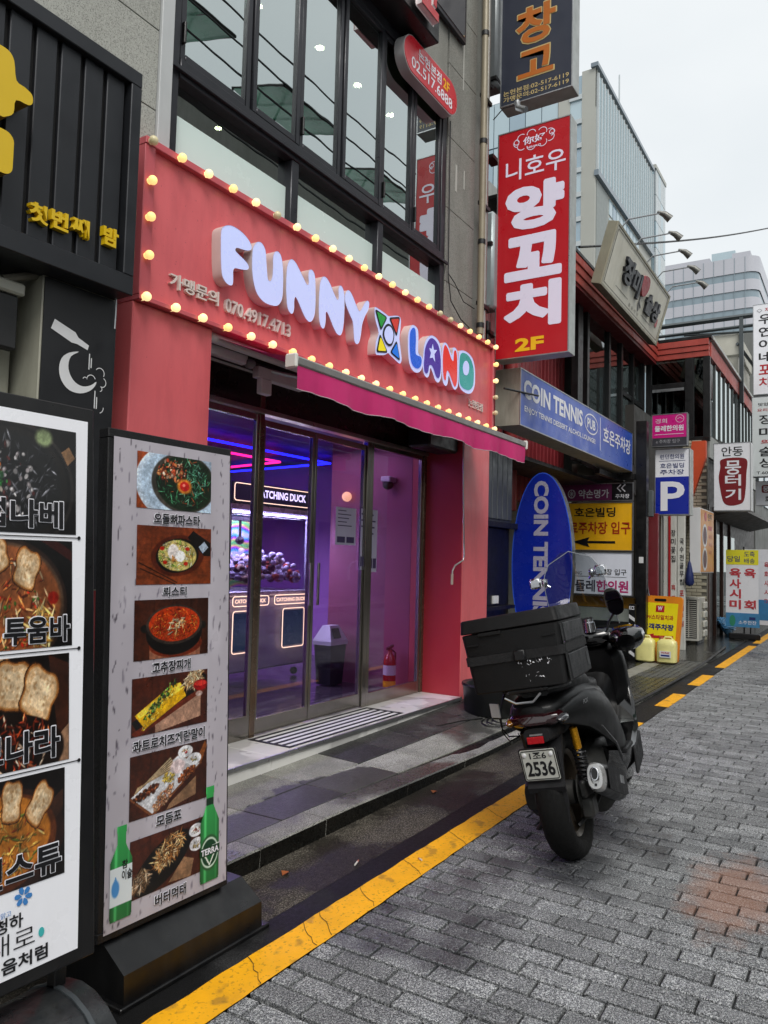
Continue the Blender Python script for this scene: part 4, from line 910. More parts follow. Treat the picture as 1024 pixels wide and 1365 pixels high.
c = Vector((6.86, 4.2, .19)); MB().lathe([(.06, 0), (.066, .02), (.066, .29), (.05, .35), (.025, .38), (.02, .42)], c, (0, 0, 1), 20).build('cylinder', mat('ext_red', '#a3161a', .25, 0, .04, 3, coat=.4), t, True)
MB().lathe([(.0675, .16), (.0675, .26)], c, (0, 0, 1), 20, False).build('label_band', K['white'], t, True); MB().lathe([(.0675, .04), (.0675, .10)], c, (0, 0, 1), 20, False).build('yellow_band', K['yellow'], t, True)
MB().obox(c+Vector((0, 0, .44)), (.05, 0, .012), (0, .015, 0), (0, 0, .012)).build('handle', K['black'], t); MB().tube([c+Vector((.02, 0, .42)), c+Vector((.075, -.02, .38)), c+Vector((.08, -.02, .15))], .009, 8).build('hose', K['black'], t, True)
t = thing('security_camera', 'round white dome camera on the magenta wall inside the right panel', 'camera', (6.9, 4.3, 2.35)); MB().ball((6.9, 4.3, 2.33), (.06, .06, .05)).build('dome', K['blackp'], t, True); MB().box(6.84, 6.98, 4.24, 4.36, 2.36, 2.42, .01).build('mount', K['white'], t)
t = thing('round_lamp', 'small warm round lamp on the magenta wall inside', 'lamp', (6.9, 4.9, 2.05)); MB().ball((6.93, 4.85, 2.22), .055).build('globe', glow('globe_warm', '#ffc48a', 1.2), t, True); MB().box(6.93, 6.98, 4.83, 4.87, 2.2, 2.24).build('mount', K['white'], t)

# ------------------------------------------------------------------ neighbouring bar on the left
m_rib = mat('ribbed_panel', '#2a2c30', .36, .35, .1, 3, dirt=.12, rvar=.08); m_gap = mat('rib_gap', '#050506', .7, 0, 0)
m_yl = mat('letter_yellow', '#d8b417', .35, 0, .04, 3); m_yls = mat('letter_yellow_side', '#8a6c14', .45)
rs = thing('ribbed_sign', 'black ribbed metal bar sign with yellow raised Korean letters', 'sign', (1.7, 3.2, 3))
f = Fr((-.6, 3.22, 2.90), 0)
MB().fbox(f, 0, 3.13, 0, 1.10, -.4, -.01).build('sign_box', m_gap, rs)
q = MB(); q.fbox(f, 0, 3.17, -.04, .06, -.42, .05, .004); q.fbox(f, 0, 3.17, 1.06, 1.14, -.42, .05, .004); q.fbox(f, 3.105, 3.17, .06, 1.06, -.42, .05, .004); q.build('sign_frame', m_rib, rs)
x = 3.10
for i in range(24):
    MB().fbox(f, x-.117, x-.012, .06, 1.06, -.01, .015, .004).build('rib', m_rib, rs); x -= .129
f2 = Fr((0, 3.205, 0), 0)
for s_ in ([(1.743, 3.48), (1.773, 3.518), (1.857, 3.545), (1.894, 3.56), (1.923, 3.544), (1.924, 3.525), (1.912, 3.504), (1.845, 3.494), (1.844, 3.423), (1.828, 3.404), (1.808, 3.398), (1.78, 3.412)],
          [(1.784, 3.338), (1.817, 3.338), (1.838, 3.323), (1.846, 3.291), (1.849, 3.176), (1.842, 3.166), (1.794, 3.157), (1.60, 3.148), (1.58, 3.327)]): pass
q = MB()   # big syllable, mostly out of frame to the left
fb2 = Fr((0, 3.10, 0), 0)
stem_ = smooth_poly([(1.68, 3.68), (1.74, 3.69), (1.80, 3.69), (1.83, 3.66), (1.845, 3.58), (1.885, 3.57), (1.92, 3.555), (1.925, 3.52), (1.905, 3.50), (1.848, 3.492), (1.84, 3.43), (1.81, 3.40), (1.78, 3.39), (1.70, 3.42), (1.66, 3.5), (1.66, 3.6)], 3)
box_ = rpoly(1.35, 3.15, 1.85, 3.338, .04)
for pts in (stem_, box_):
    o = MB().walls(fb2, pts, -.10, 0).build('sign_letter', m_yls, rs, 50); MB().prism(fb2, pts, None, 0).build('letter_face', m_yl, o)
for ch_, a_, b_, c_, d_ in (('첫', 1.985, 3.035, 2.08, 3.125), ('번', 2.095, 3.045, 2.185, 3.135), ('째', 2.205, 3.055, 2.30, 3.145), ('밤', 2.38, 3.07, 2.47, 3.165)):
    txt(rs, f2, ch_, a_, b_, c_, d_, m_yl, .035, .0, .03, name='letter')
# hanging lightbox with bottle and moon
mb_ = thing('moon_signboard', 'black lightbox with a white bottle pouring over a crescent moon', 'sign', (2.37, 3.3, 2))
f = Fr((2.155, 3.305, 1.35), 0)
m_cream2 = mat('cream_casing', '#a09f90', .5, 0, .1, 4, dirt=.35)
MB().fbox(f, 0, .43, 0, 1.51, -.42, -.002, .004).build('casing', m_cream2, mb_); MB().fbox(f, .008, .422, .008, 1.502, -.002, .004).build('panel', mat('moon_panel', '#1a1b1e', .4, 0, .1, 3, dirt=.1), mb_)
fm = Fr((0, 3.305, 0), 0); w_ = K['white']
MB().prism(fm, [(2.221, 2.662), (2.338, 2.626), (2.356, 2.604), (2.418, 2.58), (2.411, 2.555), (2.35, 2.571), (2.319, 2.571), (2.203, 2.612)], None, .007).build('bottle_print', w_, mb_)
MB().prism(fm, smooth_poly([(2.362, 2.535), (2.309, 2.518), (2.269, 2.482), (2.257, 2.426), (2.275, 2.37), (2.32, 2.334), (2.381, 2.33), (2.433, 2.352), (2.463, 2.382), (2.471, 2.407), (2.44, 2.383), (2.396, 2.368), (2.352, 2.378), (2.32, 2.41), (2.307, 2.453), (2.319, 2.502)], 3), None, .007).build('moon_print', w_, mb_)
q = MB()
for (cx, cy, r0, a0, a1) in ((2.44, 2.41, .025, 20, 190), (2.49, 2.455, .026, -30, 160), (2.505, 2.41, .024, -110, 80), (2.405, 2.405, .012, 20, 180), (2.495, 2.375, .012, -90, 60), (2.49, 2.28, .03, -70, 10)):
    stroke(q, fm, [(cx+r0*math.cos(R(a)), cy+r0*math.sin(R(a))) for a in range(a0, a1, 15)], .004, .007)
for (x, z, l) in ((2.424, 2.54, .08), (2.436, 2.52, .05), (2.466, 2.36, .09), (2.478, 2.33, .06)): stroke(q, fm, [(x, z), (x, z-l)], .006, .007)
q.build('foam_print', w_, mb_)
# dark recess, cream window frame and white pipe of the bar front
bar = thing('bar_front', 'dark bar front with cream window frame left of the pink shop', 'shop front', (1, 3.6, 0))
MB().box(-1, 2.6, 3.75, 3.85, 0, 2.95).build('wall', mat('bar_wall', '#2b241b', .6, 0, .3, 2, dirt=.3), bar)
MB().box(2.02, 2.13, 3.5, 3.62, .1, 2.9, .005).build('window_frame', m_cream2, bar); MB().box(1.0, 2.02, 3.55, 3.56, .2, 2.7).build('window_pane', glass('bar_glass', '#70756f', .12, 0, 3), bar)
MB().box(1.9, 2.6, 3.4, 3.75, .0, .9, .01).build('low_wall', K['black'], bar)
MB().box(.6, 2.10, 3.35, 3.45, 2.74, 2.80, .01).build('blind_rail', mat('blind_rail', '#b5b5a8', .4), bar); MB().box(.6, 2.08, 3.37, 3.43, 2.48, 2.74, .01).build('blind_roll', mat('blind', '#2a2b2c', .6, 0, .1, 3), bar)
MB().tube([(2.0, 3.38, 2.80), (2.14, 3.36, 2.86), (2.3, 3.36, 2.87), (2.5, 3.34, 2.89), (2.62, 3.34, 2.92)], .02, 8).build('pipe', mat('dusty_pipe', '#6b685c', .7, 0, .3, 8), bar, True)
MB().tube([(2.55, 3.28, 2.9), (2.555, 3.28, 2.8), (2.553, 3.28, 2.70)], .004, 6).build('hook_wire', K['alu'], bar, True)
# ------------------------------------------------------------------ food menu banners
ms = thing('menu_stand', 'tall black framed menu board with six dish photos on a black base', 'menu board', (2.1, 2.25, 0))
MY, MT = -1.3, -2.2
fo = Fr((1.795, 2.252, .20), MY, MT)
m_blk = mat('textured_black', '#0e0e10', .5, .2, .3, 40, bump=.5, bs=220, dirt=.2, dcol='#55555a')
q = MB(); q.fbox(fo, 0, .62, 0, .035, -.05, .006, .003); q.fbox(fo, 0, .62, 1.765, 1.80, -.05, .006, .003); q.fbox(fo, 0, .028, .035, 1.765, -.05, .006, .003); q.fbox(fo, .60, .62, .035, 1.765, -.05, .006, .003); q.build('board_frame', m_blk, ms)
MB().fbox(fo, .02, .61, .02, 1.78, -.04, -.01).build('backing_board', K['black'], ms)
f = Fr((1.817, 2.25, .223), MY, MT)
cv = Cv(110, 320, .335, '#b6b0b8', 5)
g1 = np.sin(cv.X*90+np.sin(cv.Y*5)*1.5)*.5+np.sin(cv.X*33+2)*.5; cv.a += (g1*.018)[..., None]
for _ in range(420):
    x, y = cv.r.uniform(0, .335), cv.r.uniform(0, 1); s = cv.r.uniform(.0015, .005); cv.put(cv.em(x, y, s*.45, s*cv.r.uniform(1, 3), cv.r.uniform(-.3, .3), .6), '#3d3640' if cv.r.random() > .5 else '#6f6875', .8)
for _ in range(26):
    x, y = cv.r.uniform(0, .335), cv.r.uniform(0, 1); cv.put(cv.em(x, y, .02, .04, 0, 1), '#cdc8d0', .35)
picture(ms, f, cv, 0, 0, .587, 1.748, PRINT, .006, 'menu_sheet')
def pasta(c):
    c.wood('#9a4a22', '#7a3618', 4, True); A = c.asp
    c.el(.66*A, .5, .68*A, .78, '#c9d6e4', 0, .02); c.el(.66*A, .5, .62*A, .70, '#a9bfd4', 0, .1, .6); c.el(.62*A, .52, .44*A, .56, '#46413a', 0, .04); c.el(.64*A, .52, .40*A, .52, '#1d2c1c', 0, .05)
    c.blobs(130, .62*A, .52, .36*A, .46, .03, ['#2f6a45', '#4f9a6b', '#78b392', '#23402a', '#a8542c', '#163020'], 0, 2.6)
    c.blobs(60, .45*A, .72, .2*A, .2, .04, ['#a8472a', '#c77a4a', '#6e2f1d', '#e0b59a']); c.blobs(50, .78*A, .6, .14*A, .3, .03, ['#71b39a', '#3f7d5d', '#1c3a24'], 0, 3)
    c.el(.62*A, .46, .1*A, .14, '#c77a2e', 0, .3); c.el(.62*A, .46, .065*A, .09, '#b8231e', 0, .2); c.el(.61*A, .48, .02*A, .03, '#e88070', 0, .5)
def roesti(c):
    c.wood('#83401f', '#6b3018', 5); A = c.asp
    c.el(.54*A, .5, .36*A, .36, '#4b1d10', .1, .05, .8); c.el(.53*A, .5, .29*A, .3, '#14120f', .1, .04); c.el(.53*A, .5, .26*A, .27, '#bfae6a', 0, .05)
    c.blobs(170, .52*A, .5, .25*A, .25, .02, ['#d9d0a0', '#8fae4d', '#c8b46a', '#5f8a3a', '#e9e2c5', '#a9763b'], 0, 2.2)
    c.el(.47*A, .56, .075*A, .14, '#e8ded8', .2, .2); c.el(.56*A, .49, .07*A, .1, '#f1ece8', 0, .2); c.blobs(14, .47*A, .44, .05*A, .06, .02, ['#e08a3c', '#f0b070'])
    for x, y in ((.32, .62), (.66, .62), (.36, .38), (.64, .36)): c.el(x*A, y, .03*A, .035, '#b32a17', 0, .2)
    c.poly([(.66*A, .82), (.74*A, .95), (.99*A, .74), (.99*A, .5), (.9*A, .5)], '#150f0d'); c.poly([(.82*A, .66), (.9*A, .76), (.96*A, .66), (.88*A, .55)], '#9aa6b4')
    c.line((.03*A, .37), (.52*A, .03), .009, '#1a100c'); c.line((.05*A, .27), (.5*A, .0), .009, '#1a100c')
def stew(c):
    c.wood('#4a2416', '#33180e', 4, True); A = c.asp
    c.poly([(.2*A, .0), (.2*A, .25), (.9*A, .35), (.88*A, .0)], '#8a5a44'); c.el(.55*A, .22, .36*A, .22, '#6e2a14', 0, .04); c.el(.53*A, .42, .38*A, .38, '#15110f', 0, .03)
    for x in (.13, .92): c.el(x*A, .52, .05*A, .07, '#1a1613', 0, .1)
    c.el(.53*A, .56, .38*A, .34, '#3b302a', 0, .03); c.el(.53*A, .57, .345*A, .30, '#b53a12', 0, .04)
    c.blobs(170, .53*A, .57, .32*A, .27, .022, ['#d4541a', '#a82c0c', '#e88a3a', '#8c220a', '#d96c24'], 0, 2)
    c.blobs(26, .55*A, .54, .12*A, .12, .035, ['#f0d9b4', '#e8b878', '#ffe9c8'], .5, 1.8)
def omelet(c):
    c.wood('#55281a', '#3b1a10', 4, True); A = c.asp
    c.poly([(.3*A, .0), (.28*A, .55), (.5*A, .68), (.9*A, .6), (.9*A, .14)], '#b08a74'); c.poly([(.0, .25), (.1*A, .0), (.98*A, .66), (.98*A, .9), (.85*A, .98)], '#171210')
    c.poly([(.0, .06), (.06*A, -.03), (.98*A, .62), (.96*A, .7)], '#6e2d18')
    c.poly([(.04*A, .36), (.17*A, .10), (.70*A, .56), (.62*A, .82), (.5*A, .8)], '#d9a916'); c.poly([(.06*A, .38), (.1*A, .3), (.68*A, .72), (.6*A, .82)], '#f0cf4a')
    c.blobs(60, .35*A, .44, .3*A, .08, .02, ['#f2dc6a', '#c98f10', '#eab92a'], .75); c.blobs(70, .36*A, .58, .27*A, .07, .026, ['#2f5a1e', '#5c8f35', '#a8c060', '#4a2c38', '#24401a'], .72)
    c.blobs(90, .8*A, .84, .13*A, .14, .035, ['#e0b98a', '#c98f5a', '#f0d7b0'], .4, 3.2); c.el(.9*A, .72, .1*A, .1, '#9c1414', 0, .06); c.el(.9*A, .75, .085*A, .05, '#d03a30', 0, .1); c.el(.88*A, .56, .05*A, .05, '#c7b8b4', 0, .2, .7)
def platter(c):
    c.wood('#4f2617', '#371a10', 4, True); A = c.asp
    c.poly([(.45*A, .0), (.5*A, .1), (.85*A, .42), (.85*A, .12)], '#8d6d52'); c.poly([(.82*A, .6), (.97*A, .98), (1*A, .9), (.92*A, .62)], '#8a4f22')
    c.poly([(.0, .34), (.28*A, -.04), (.93*A, .62), (.85*A, .74), (.6*A, .86)], '#7a4a2c'); c.poly([(.02*A, .36), (.28*A, .02), (.9*A, .62), (.6*A, .84)], '#cfcfd2')
    for k in range(16): c.line((.06*A+k*.004, .40+k*.006), (.5*A+k*.008, .84-k*.012), .008, ['#a58a68', '#d9c9a8', '#7d6448'][k % 3])
    c.blobs(60, .2*A, .38, .16*A, .06, .03, ['#6b3218', '#a3603a', '#3f1c0e'], .3); c.blobs(90, .42*A, .22, .17*A, .1, .025, ['#c98a62', '#a8623c', '#e0b08c'], .65); c.el(.6*A, .66, .1*A, .12, '#d9c6c6', 0, .3)
    c.blobs(40, .48*A, .52, .08*A, .08, .022, ['#e8cf6a', '#c9a83a']); c.blobs(90, .72*A, .5, .13*A, .08, .026, ['#8a4522', '#b56a3a', '#5f2c14'], .4)
    for x, y, cc in ((.7, .88, '#b02a28'), (.82, .72, '#6a7a34')): c.el(x*A, y, .1*A, .1, '#e3e3e6', 0, .06); c.blobs(14, x*A, y, .05*A, .04, .015, [cc, '#c9b08a'])
def driedfish(c):
    c.wood('#55291a', '#3b1a10', 4, True); A = c.asp
    c.poly([(.5*A, .05), (.8*A, .0), (.84*A, .3), (.7*A, .4)], '#8d6d52'); c.el(.42*A, .45, .42*A, .34, '#120f0d', .5, .03); c.poly([(.7*A, .8), (.95*A, .98), (1*A, .92), (.78*A, .74)], '#120f0d')
    c.blobs(150, .5*A, .62, .23*A, .2, .03, ['#d9a46a', '#b57a3e', '#f0cf9a', '#8f5a2a'], .6, 3.4); c.blobs(90, .14*A, .28, .13*A, .13, .04, ['#c9a888', '#a3805e', '#e3cdb0', '#6e5238'], .7, 2.4)
    for x, y, cc in ((.87, .8, '#a8302c'), (.88, .54, '#b59a4a')): c.el(x*A, y, .1*A, .12, '#dcdce0', 0, .06); c.blobs(18, x*A, y, .06*A, .06, .02, [cc, '#d0c8b8'])
rows = [(pasta, .103, 1.495, .478, 1.708, '오돌뼈파스타', .18, .42, 1.437, 1.482), (roesti, .108, 1.207, .481, 1.43, '뢰스티', .229, .353, 1.16, 1.20), (stew, .103, .927, .470, 1.15, '고추장찌개', .185, .379, .873, .918),
        (omelet, .099, .654, .470, .864, '콰트로치즈계란말이', .103, .458, .596, .642), (platter, .097, .357, .471, .585, '모듬포', .215, .343, .306, .35), (driedfish, .104, .078, .466, .286, '버터먹태', .215, .372, .02, .066)]
for i, (fn, u0, v0, u1, v1, s, a, b, c, d) in enumerate(rows):
    cv = Cv(190, 112, (u1-u0)/(v1-v0), seed=i+3); fn(cv); cv.grain(.03); picture(ms, f, cv, u0, v0, u1, v1, PRINT, .008, 'dish_photo', ('pasta with greens', 'skillet with eggs', 'red stew in a black pot', 'yellow rolled omelette', 'dried fish platter', 'shredded dried pollack')[i]+' photo')
    txt(ms, f, s, a, c, b, d, K['txtwhite'], .05, .010, name='lettering_outline'); txt(ms, f, s, a+.003, c+.002, b-.003, d-.002, K['txtblack'], .022, .012)
def bottle(u0, v0, u1, v1, soju):
    A = (u1-u0)/(v1-v0); c = Cv(44, 130, A, '#2c8a44', 9); X = (c.X/A-.5)*2; 
    sh = .55+.45*np.sqrt(np.clip(1-X**2, 0, 1)); hl = np.exp(-((X+.45)/.12)**2)*.5+np.exp(-((X-.6)/.08)**2)*.2
    c.a = c.a*sh[..., None]*(.8+.4*c.Y[..., None])+hl[..., None]*np.array([.35, .6, .4])
    Yv = c.Y; wd = np.where(Yv < .62, .95, np.where(Yv < .80, .95-(Yv-.62)/.18*.58, .37)); wd = np.where(Yv > .93, .42, wd); wd = np.where(Yv < .03, .88, wd)
    if soju:
        m = ((Yv > .16) & (Yv < .56)); c.put(m.astype(float), '#dfe7ea'); c.el(.27*A, .34, .16*A, .09, '#4a90d0', 0, .3); c.poly([(.14*A, .36), (.40*A, .36), (.27*A, .48)], '#4a90d0', .9)
    else:
        c.el(.5*A, .30, .48*A, .19, '#2c5a32', 0, .06); c.el(.5*A, .30, .42*A, .16, '#cfe3d0', 0, .05); c.el(.5*A, .30, .38*A, .14, '#0f3d22', 0, .05)
        c.poly([(.2*A, .30), (.8*A, .30), (.5*A, .16)], '#dfe9dc'); c.poly([(.3*A, .285), (.7*A, .285), (.5*A, .185)], '#155a2c'); c.poly([(.0, .30), (A, .34), (A, .38), (0, .34)], '#e9efe6', .9)
        m = ((Yv > .80) & (Yv < .88)); c.put(m.astype(float), '#12301f'); 
    c.mask = np.abs(X) <= wd; picture(ms, f, c, u0, v0, u1, v1, PRINT, .0105, 'bottle_print')
bottle(.015, .035, .118, .355, True); bottle(.435, .028, .545, .395, False)
o = MB(); put(o, f, '참', .068, .205, .093, .235, .02, .0125); put(o, f, '이슬', .068, .165, .112, .20, .02, .0125); o.build('lettering', K['txtblack'], ms)
MB().fbox(f, .437, .543, .128, .162, .011, .0118).build('label_band', mat('label_green', '#0f3a20', .4, 0, 0), ms); txt(ms, f, 'TERRA', .443, .133, .538, .157, K['txtwhite'], .03, .0125); 
# base: ridged black ballast block
P_ = [(-.17, .0), (-.17, .12), (-.06, .205), (.05, .205), (.15, .11), (.15, .0)]
fb = Fr((1.79, 2.28, 0), U=(0, -1, 0), V=(0, 0, 1))
def prism_x(mb, x0, x1, yc, pts, yaw=0):
    f_ = Fr((x0, yc, 0), U=(0, -1, 0), V=(0, 0, 1)); n = len(pts)
    mb.rings([[Vector((x, yc-u, v)) for u, v in pts] for x in (x0, x0+.004, x1-.004, x1)])
MBB = MB(); prism_x(MBB, 1.83, 2.53, 2.29, [(-.19, .015), (-.19, .10), (-.07, .19), (.03, .19), (.145, .115), (.15, .015)])
MBB.build('base_block', mat('base_black', '#0d0e10', .35, .2, .15, 4, dirt=.2, dcol='#4b4a47', rvar=.1), ms)
MB().box(1.81, 2.57, 2.13, 2.49, 0, .018, .004).build('base_foot', K['black'], ms)
for x in (1.87, 2.35): MB().box(x, x+.05, 2.26, 2.31, .17, .3, .004).build('bracket', K['black'], ms)
# white banner at the left edge
wb = thing('food_banner', 'white edged food banner with large outlined Korean dish names', 'banner', (1.2, 2.05, .1))
f = Fr((.95, 2.011, .375), -1.9, -4.6)
MB().fbox(f, -.02, .635, -.04, 1.64, -.05, -.004, .004).build('backing_frame', K['black'], wb)
MB().prism(f, [(0, 0), (.573, 0), (.609, 1.594), (0, 1.594)], None, .0).build('banner_sheet', K['wsheet'], wb)
def b1(c):
    A = c.asp; c.a[:] = c.c('#0b0908'); c.poly([(.0, 1), (.0, .9), (.45*A, .93), (.7*A, .7), (.86*A, .78), (.6*A, 1)], '#43201a'); c.el(.42*A, .42, .56*A, .60, '#2a2624', 0, .015); c.el(.42*A, .42, .53*A, .57, '#0f0d0d', 0, .02); c.el(.42*A, .42, .50*A, .54, '#26221f', 0, .02, .6); c.el(.42*A, .42, .45*A, .48, '#1a1a1b', 0, .1)
    c.blobs(150, .4*A, .45, .42*A, .44, .03, ['#2b2b2e', '#55555a', '#0c0c0d', '#7a7a80'], 0, 2); c.blobs(60, .34*A, .45, .3*A, .36, .03, ['#a8a0a2', '#5a2a28', '#c9c4c4']); c.blobs(50, .2*A, .45, .22*A, .24, .03, ['#2f7a35', '#c0392b', '#d9772b', '#e9dccb', '#174a25'])
    c.el(.70*A, .90, .075*A, .085, '#7d8a66', 0, .5); c.poly([(.86*A, .78), (.92*A, .66), (.99*A, .74), (.93*A, .84)], '#8a6a4c')
def b2(c):
    A = c.asp; c.a[:] = c.c('#0d0a09'); c.poly([(.7*A, 1), (1*A, .8), (1*A, .9), (.85*A, 1)], '#3a1512'); c.el(.35*A, .4, .6*A, .62, '#2b1e18', 0, .015); c.el(.35*A, .4, .57*A, .58, '#c9a27a', 0, .03, .25); c.el(.35*A, .4, .54*A, .55, '#8a5230', 0, .05)
    c.blobs(160, .35*A, .38, .48*A, .46, .035, ['#c97a42', '#e0a46c', '#8f3f1e', '#e9c79a', '#6e2c14', '#d98f4a'], 0, 1.8); c.blobs(30, .5*A, .3, .3*A, .3, .02, ['#3f6b2a', '#b32a17'])
    c.bread(.30*A, .84, .22*A, .30, .4); c.bread(.58*A, .74, .20*A, .36, -.35)
    c.blobs(40, .72*A, .2, .12*A, .16, .04, ['#d9b46a', '#efd9a0', '#b5863a'], 0, 3); c.el(.82*A, .46, .05*A, .06, '#8f1f12', 0, .2)
def b3(c):
    A = c.asp; c.a[:] = c.c('#130c09'); c.poly([(.8*A, 1), (1*A, .9), (1*A, .3), (.9*A, .2)], '#3b1f14'); c.poly([(.86*A, .2), (1*A, .34), (1*A, .0), (.86*A, 0)], '#8d6d55')
    c.bread(.30*A, .82, .30*A, .42, .2); c.bread(.48*A, .76, .30*A, .42, -.1); c.bread(.72*A, .66, .30*A, .46, -.45)
    c.el(.35*A, .15, .6*A, .36, '#1a0f0a', 0, .03); c.blobs(170, .32*A, .2, .52*A, .3, .035, ['#6b2412', '#a3401c', '#3f140a', '#c9744a', '#8a2f18', '#e0c2a8'], 0, 1.6)
def b4(c):
    A = c.asp; c.a[:] = c.c('#100b0a'); c.el(.40*A, .42, .60*A, .50, '#2c1a14', 0, .015); c.poly([(.8*A, .66), (.98*A, .8), (.98*A, .6), (.86*A, .5)], '#3a241a'); c.el(.38*A, .44, .54*A, .44, '#5a3018', 0, .03); c.el(.36*A, .46, .5*A, .4, '#b0702a', 0, .04)
    c.blobs(170, .34*A, .42, .44*A, .33, .03, ['#c9863a', '#e0a850', '#8f5518', '#d9b86a', '#6e7a30', '#a33a14'], 0, 2)
    c.bread(.28*A, .80, .17*A, .34, .1); c.bread(.50*A, .80, .17*A, .36, -.1); c.bread(.76*A, .72, .17*A, .40, -.75)
for i, (fn, v0, v1, u1) in enumerate(((b1, 1.228, 1.553, .565), (b2, .889, 1.207, .552), (b3, .552, .867, .542), (b4, .229, .531, .528))):
    cv = Cv(200, 130, (u1-.06)/(v1-v0), seed=20+i); fn(cv)
    # pictures run off to the left of the view: keep the subject in the right half
    cv.a = np.concatenate([cv.a[:, ::-1][:, :1].repeat(0, 1), cv.a], 1); cv.grain(.03)
    picture(wb, f, cv, .20 if i != 9 else .06, v0, u1, v1, PRINT, .002, 'dish_photo')
    s, a, b, c, d = (('삼겹나베', .16, .522, 1.24, 1.33), ('투움바', .33, .545, .90, .985), ('까르보나라', .08, .512, .565, .66), ('치킨스튜', .17, .518, .24, .33))[i]
    txt(wb, f, s, a, c, b, d, K['txtwhite'], .055, .0045, name='lettering_outline'); txt(wb, f, s, a+.004, c+.003, b-.004, d-.003, K['txtblack'], .03, .007)
for v in (1.218, .878, .542): q = MB(); stroke(q, f, [(.1, v), (.575, v)], .003, .003); q.prism(f, ell(.575, v, .006, .006, 8), None, .0035); q.build('rule_line', K['txtblack'], wb)
q = MB()
for k in range(6):
    a = R(90+60*k+20); q.prism(f, [(.40+math.cos(a)*r-math.sin(a)*s, .205+math.sin(a)*r+math.cos(a)*s) for r, s in ((.004, 0), (.014, .007), (.024, .006), (.027, 0), (.024, -.006), (.014, -.007))], None, .003)
q.build('flower_logo', mat('flower_blue', '#3f7fc0', .4, 0, 0), wb)
txt(wb, f, '맑고', .335, .165, .365, .18, mat('flower_blue', '#3f7fc0'), .0, .003); txt(wb, f, '청하', .318, .125, .40, .165, K['txtblack'], .02, .003); txt(wb, f, '새로', .30, .065, .435, .12, K['txtblack'], -.006, .003)
txt(wb, f, '처음처럼', .29, .015, .475, .055, K['txtblack'], .025, .003); MB().prism(f, ell(.455, .09, .009, .013, 14), None, .003).build('drop_logo', mat('teal', '#3fb0b0', .4, 0, 0), wb)
q = MB(); 
for x in (1.0, 1.5): MB().box(x, x+.04, 2.06, 2.10, .1, .6, .003).build('stand_post', K['black'], wb)
# rounded rubber base at the bottom left corner
rb = thing('banner_base', 'rounded dark rubber base under the white food banner', 'base', (1.2, 2.0, 0))
q = MB(); pr_ = [(-.25, 0)]+[(-.02-.23*math.cos(R(a)), .03+.22*math.sin(R(a))) for a in range(10, 171, 16)]+[(.21, 0)]
q.rings([[Vector((x, 2.02-u*s, v*s)) for u, v in pr_] for x, s in ((.5, 1), (1.555, 1), (1.58, .97), (1.59, .90))])
q.build('base_shell', mat('rubber_grey', '#1c1f22', .35, .1, .3, 5, bump=.3, bs=60, speck=[(22, .62, .70, '#0d0e0f', .7)], dirt=.3, dcol='#5a5a58', rvar=.15), rb, True)
MB().box(.5, 1.62, 1.8, 2.3, 0, .02, .005).build('base_foot', K['black'], rb)
q = MB(); q.rings([[Vector((x, 2.02-u*1.02, v*1.02)) for u, v in pr_] for x in (1.50, 1.515)]); q.build('rib', mat('rubber_grey2', '#3b4043', .4), rb, True)
# ------------------------------------------------------------------ projecting and standing signs to the right
m_case = mat('lightbox_casing', '#9fa3a0', .4, .2, .08, 4, dirt=.3, dcol='#57564e')
def lightbox(name, lab, O, w, h, t, face, yaw=-90, tilt=0, case=m_case, group=None, lip=.012, cat='sign'):
    s = thing(name, lab, cat, O, group); f = Fr(O, yaw, tilt)
    MB().fbox(f, 0, w, 0, h, -t, -.006, .004).build('casing', case, s); MB().fbox(f, lip, w-lip, lip, h-lip, -.006, .001).build('panel', face, s)
    q = MB(); q.fbox(f, 0, w, 0, lip, -.006, .006); q.fbox(f, 0, w, h-lip, h, -.006, .006); q.fbox(f, 0, lip, lip, h-lip, -.006, .006); q.fbox(f, w-lip, w, lip, h-lip, -.006, .006); q.build('edge_trim', K['alu'], s)
    return s, f
OR = mat('orange_print', '#b8661c', .4, 0, 0); CRM = mat('cream_print', '#c9b47c', .4, 0, 0)
s, f = lightbox('storehouse_sign', 'tall dark blue lightbox with orange Korean syllables and phone numbers, topmost on its bracket', (7.75, 3.46, 6.67), .84, 3.2, .22, mat('navy_sheet', '#2b303f', .4, 0, .08, 2, dirt=.1))
for ch, (a, c, b, d) in (('창', (.18, .62, .68, 1.14)), ('고', (.19, .19, .66, .60))):
    pass
txt(s, f, '고', .195, .245, .64, .58, CRM, .05, .004, name='lettering_outline'); txt(s, f, '고', .21, .26, .625, .565, OR, .03, .008)
txt(s, f, '창', .17, .63, .66, 1.08, CRM, .05, .004, name='lettering_outline'); txt(s, f, '창', .185, .645, .645, 1.065, OR, .03, .008)
txt(s, f, '양꼬치', .17, 1.2, .66, 2.6, OR, .025, .006) if False else None
txt(s, f, '논현본점:02-517-6119', .04, .118, .80, .178, CRM, .01, .004); txt(s, f, '가맹문의:02-517-6119', .04, .045, .80, .105, CRM, .01, .004)
q = MB()
for v in (.3, 1.4, 2.6): q.obox((7.62, 3.5, 6.67+v), (.14, 0, 0), (0, .03, 0), (0, 0, .02))
for i, v in enumerate((.3, 1.4, 2.6)): MB().obox((7.72, 3.53, 6.67+v), (.1, 0, 0), (0, .075, 0), (0, 0, .02)).build('bracket', K['black'], s)
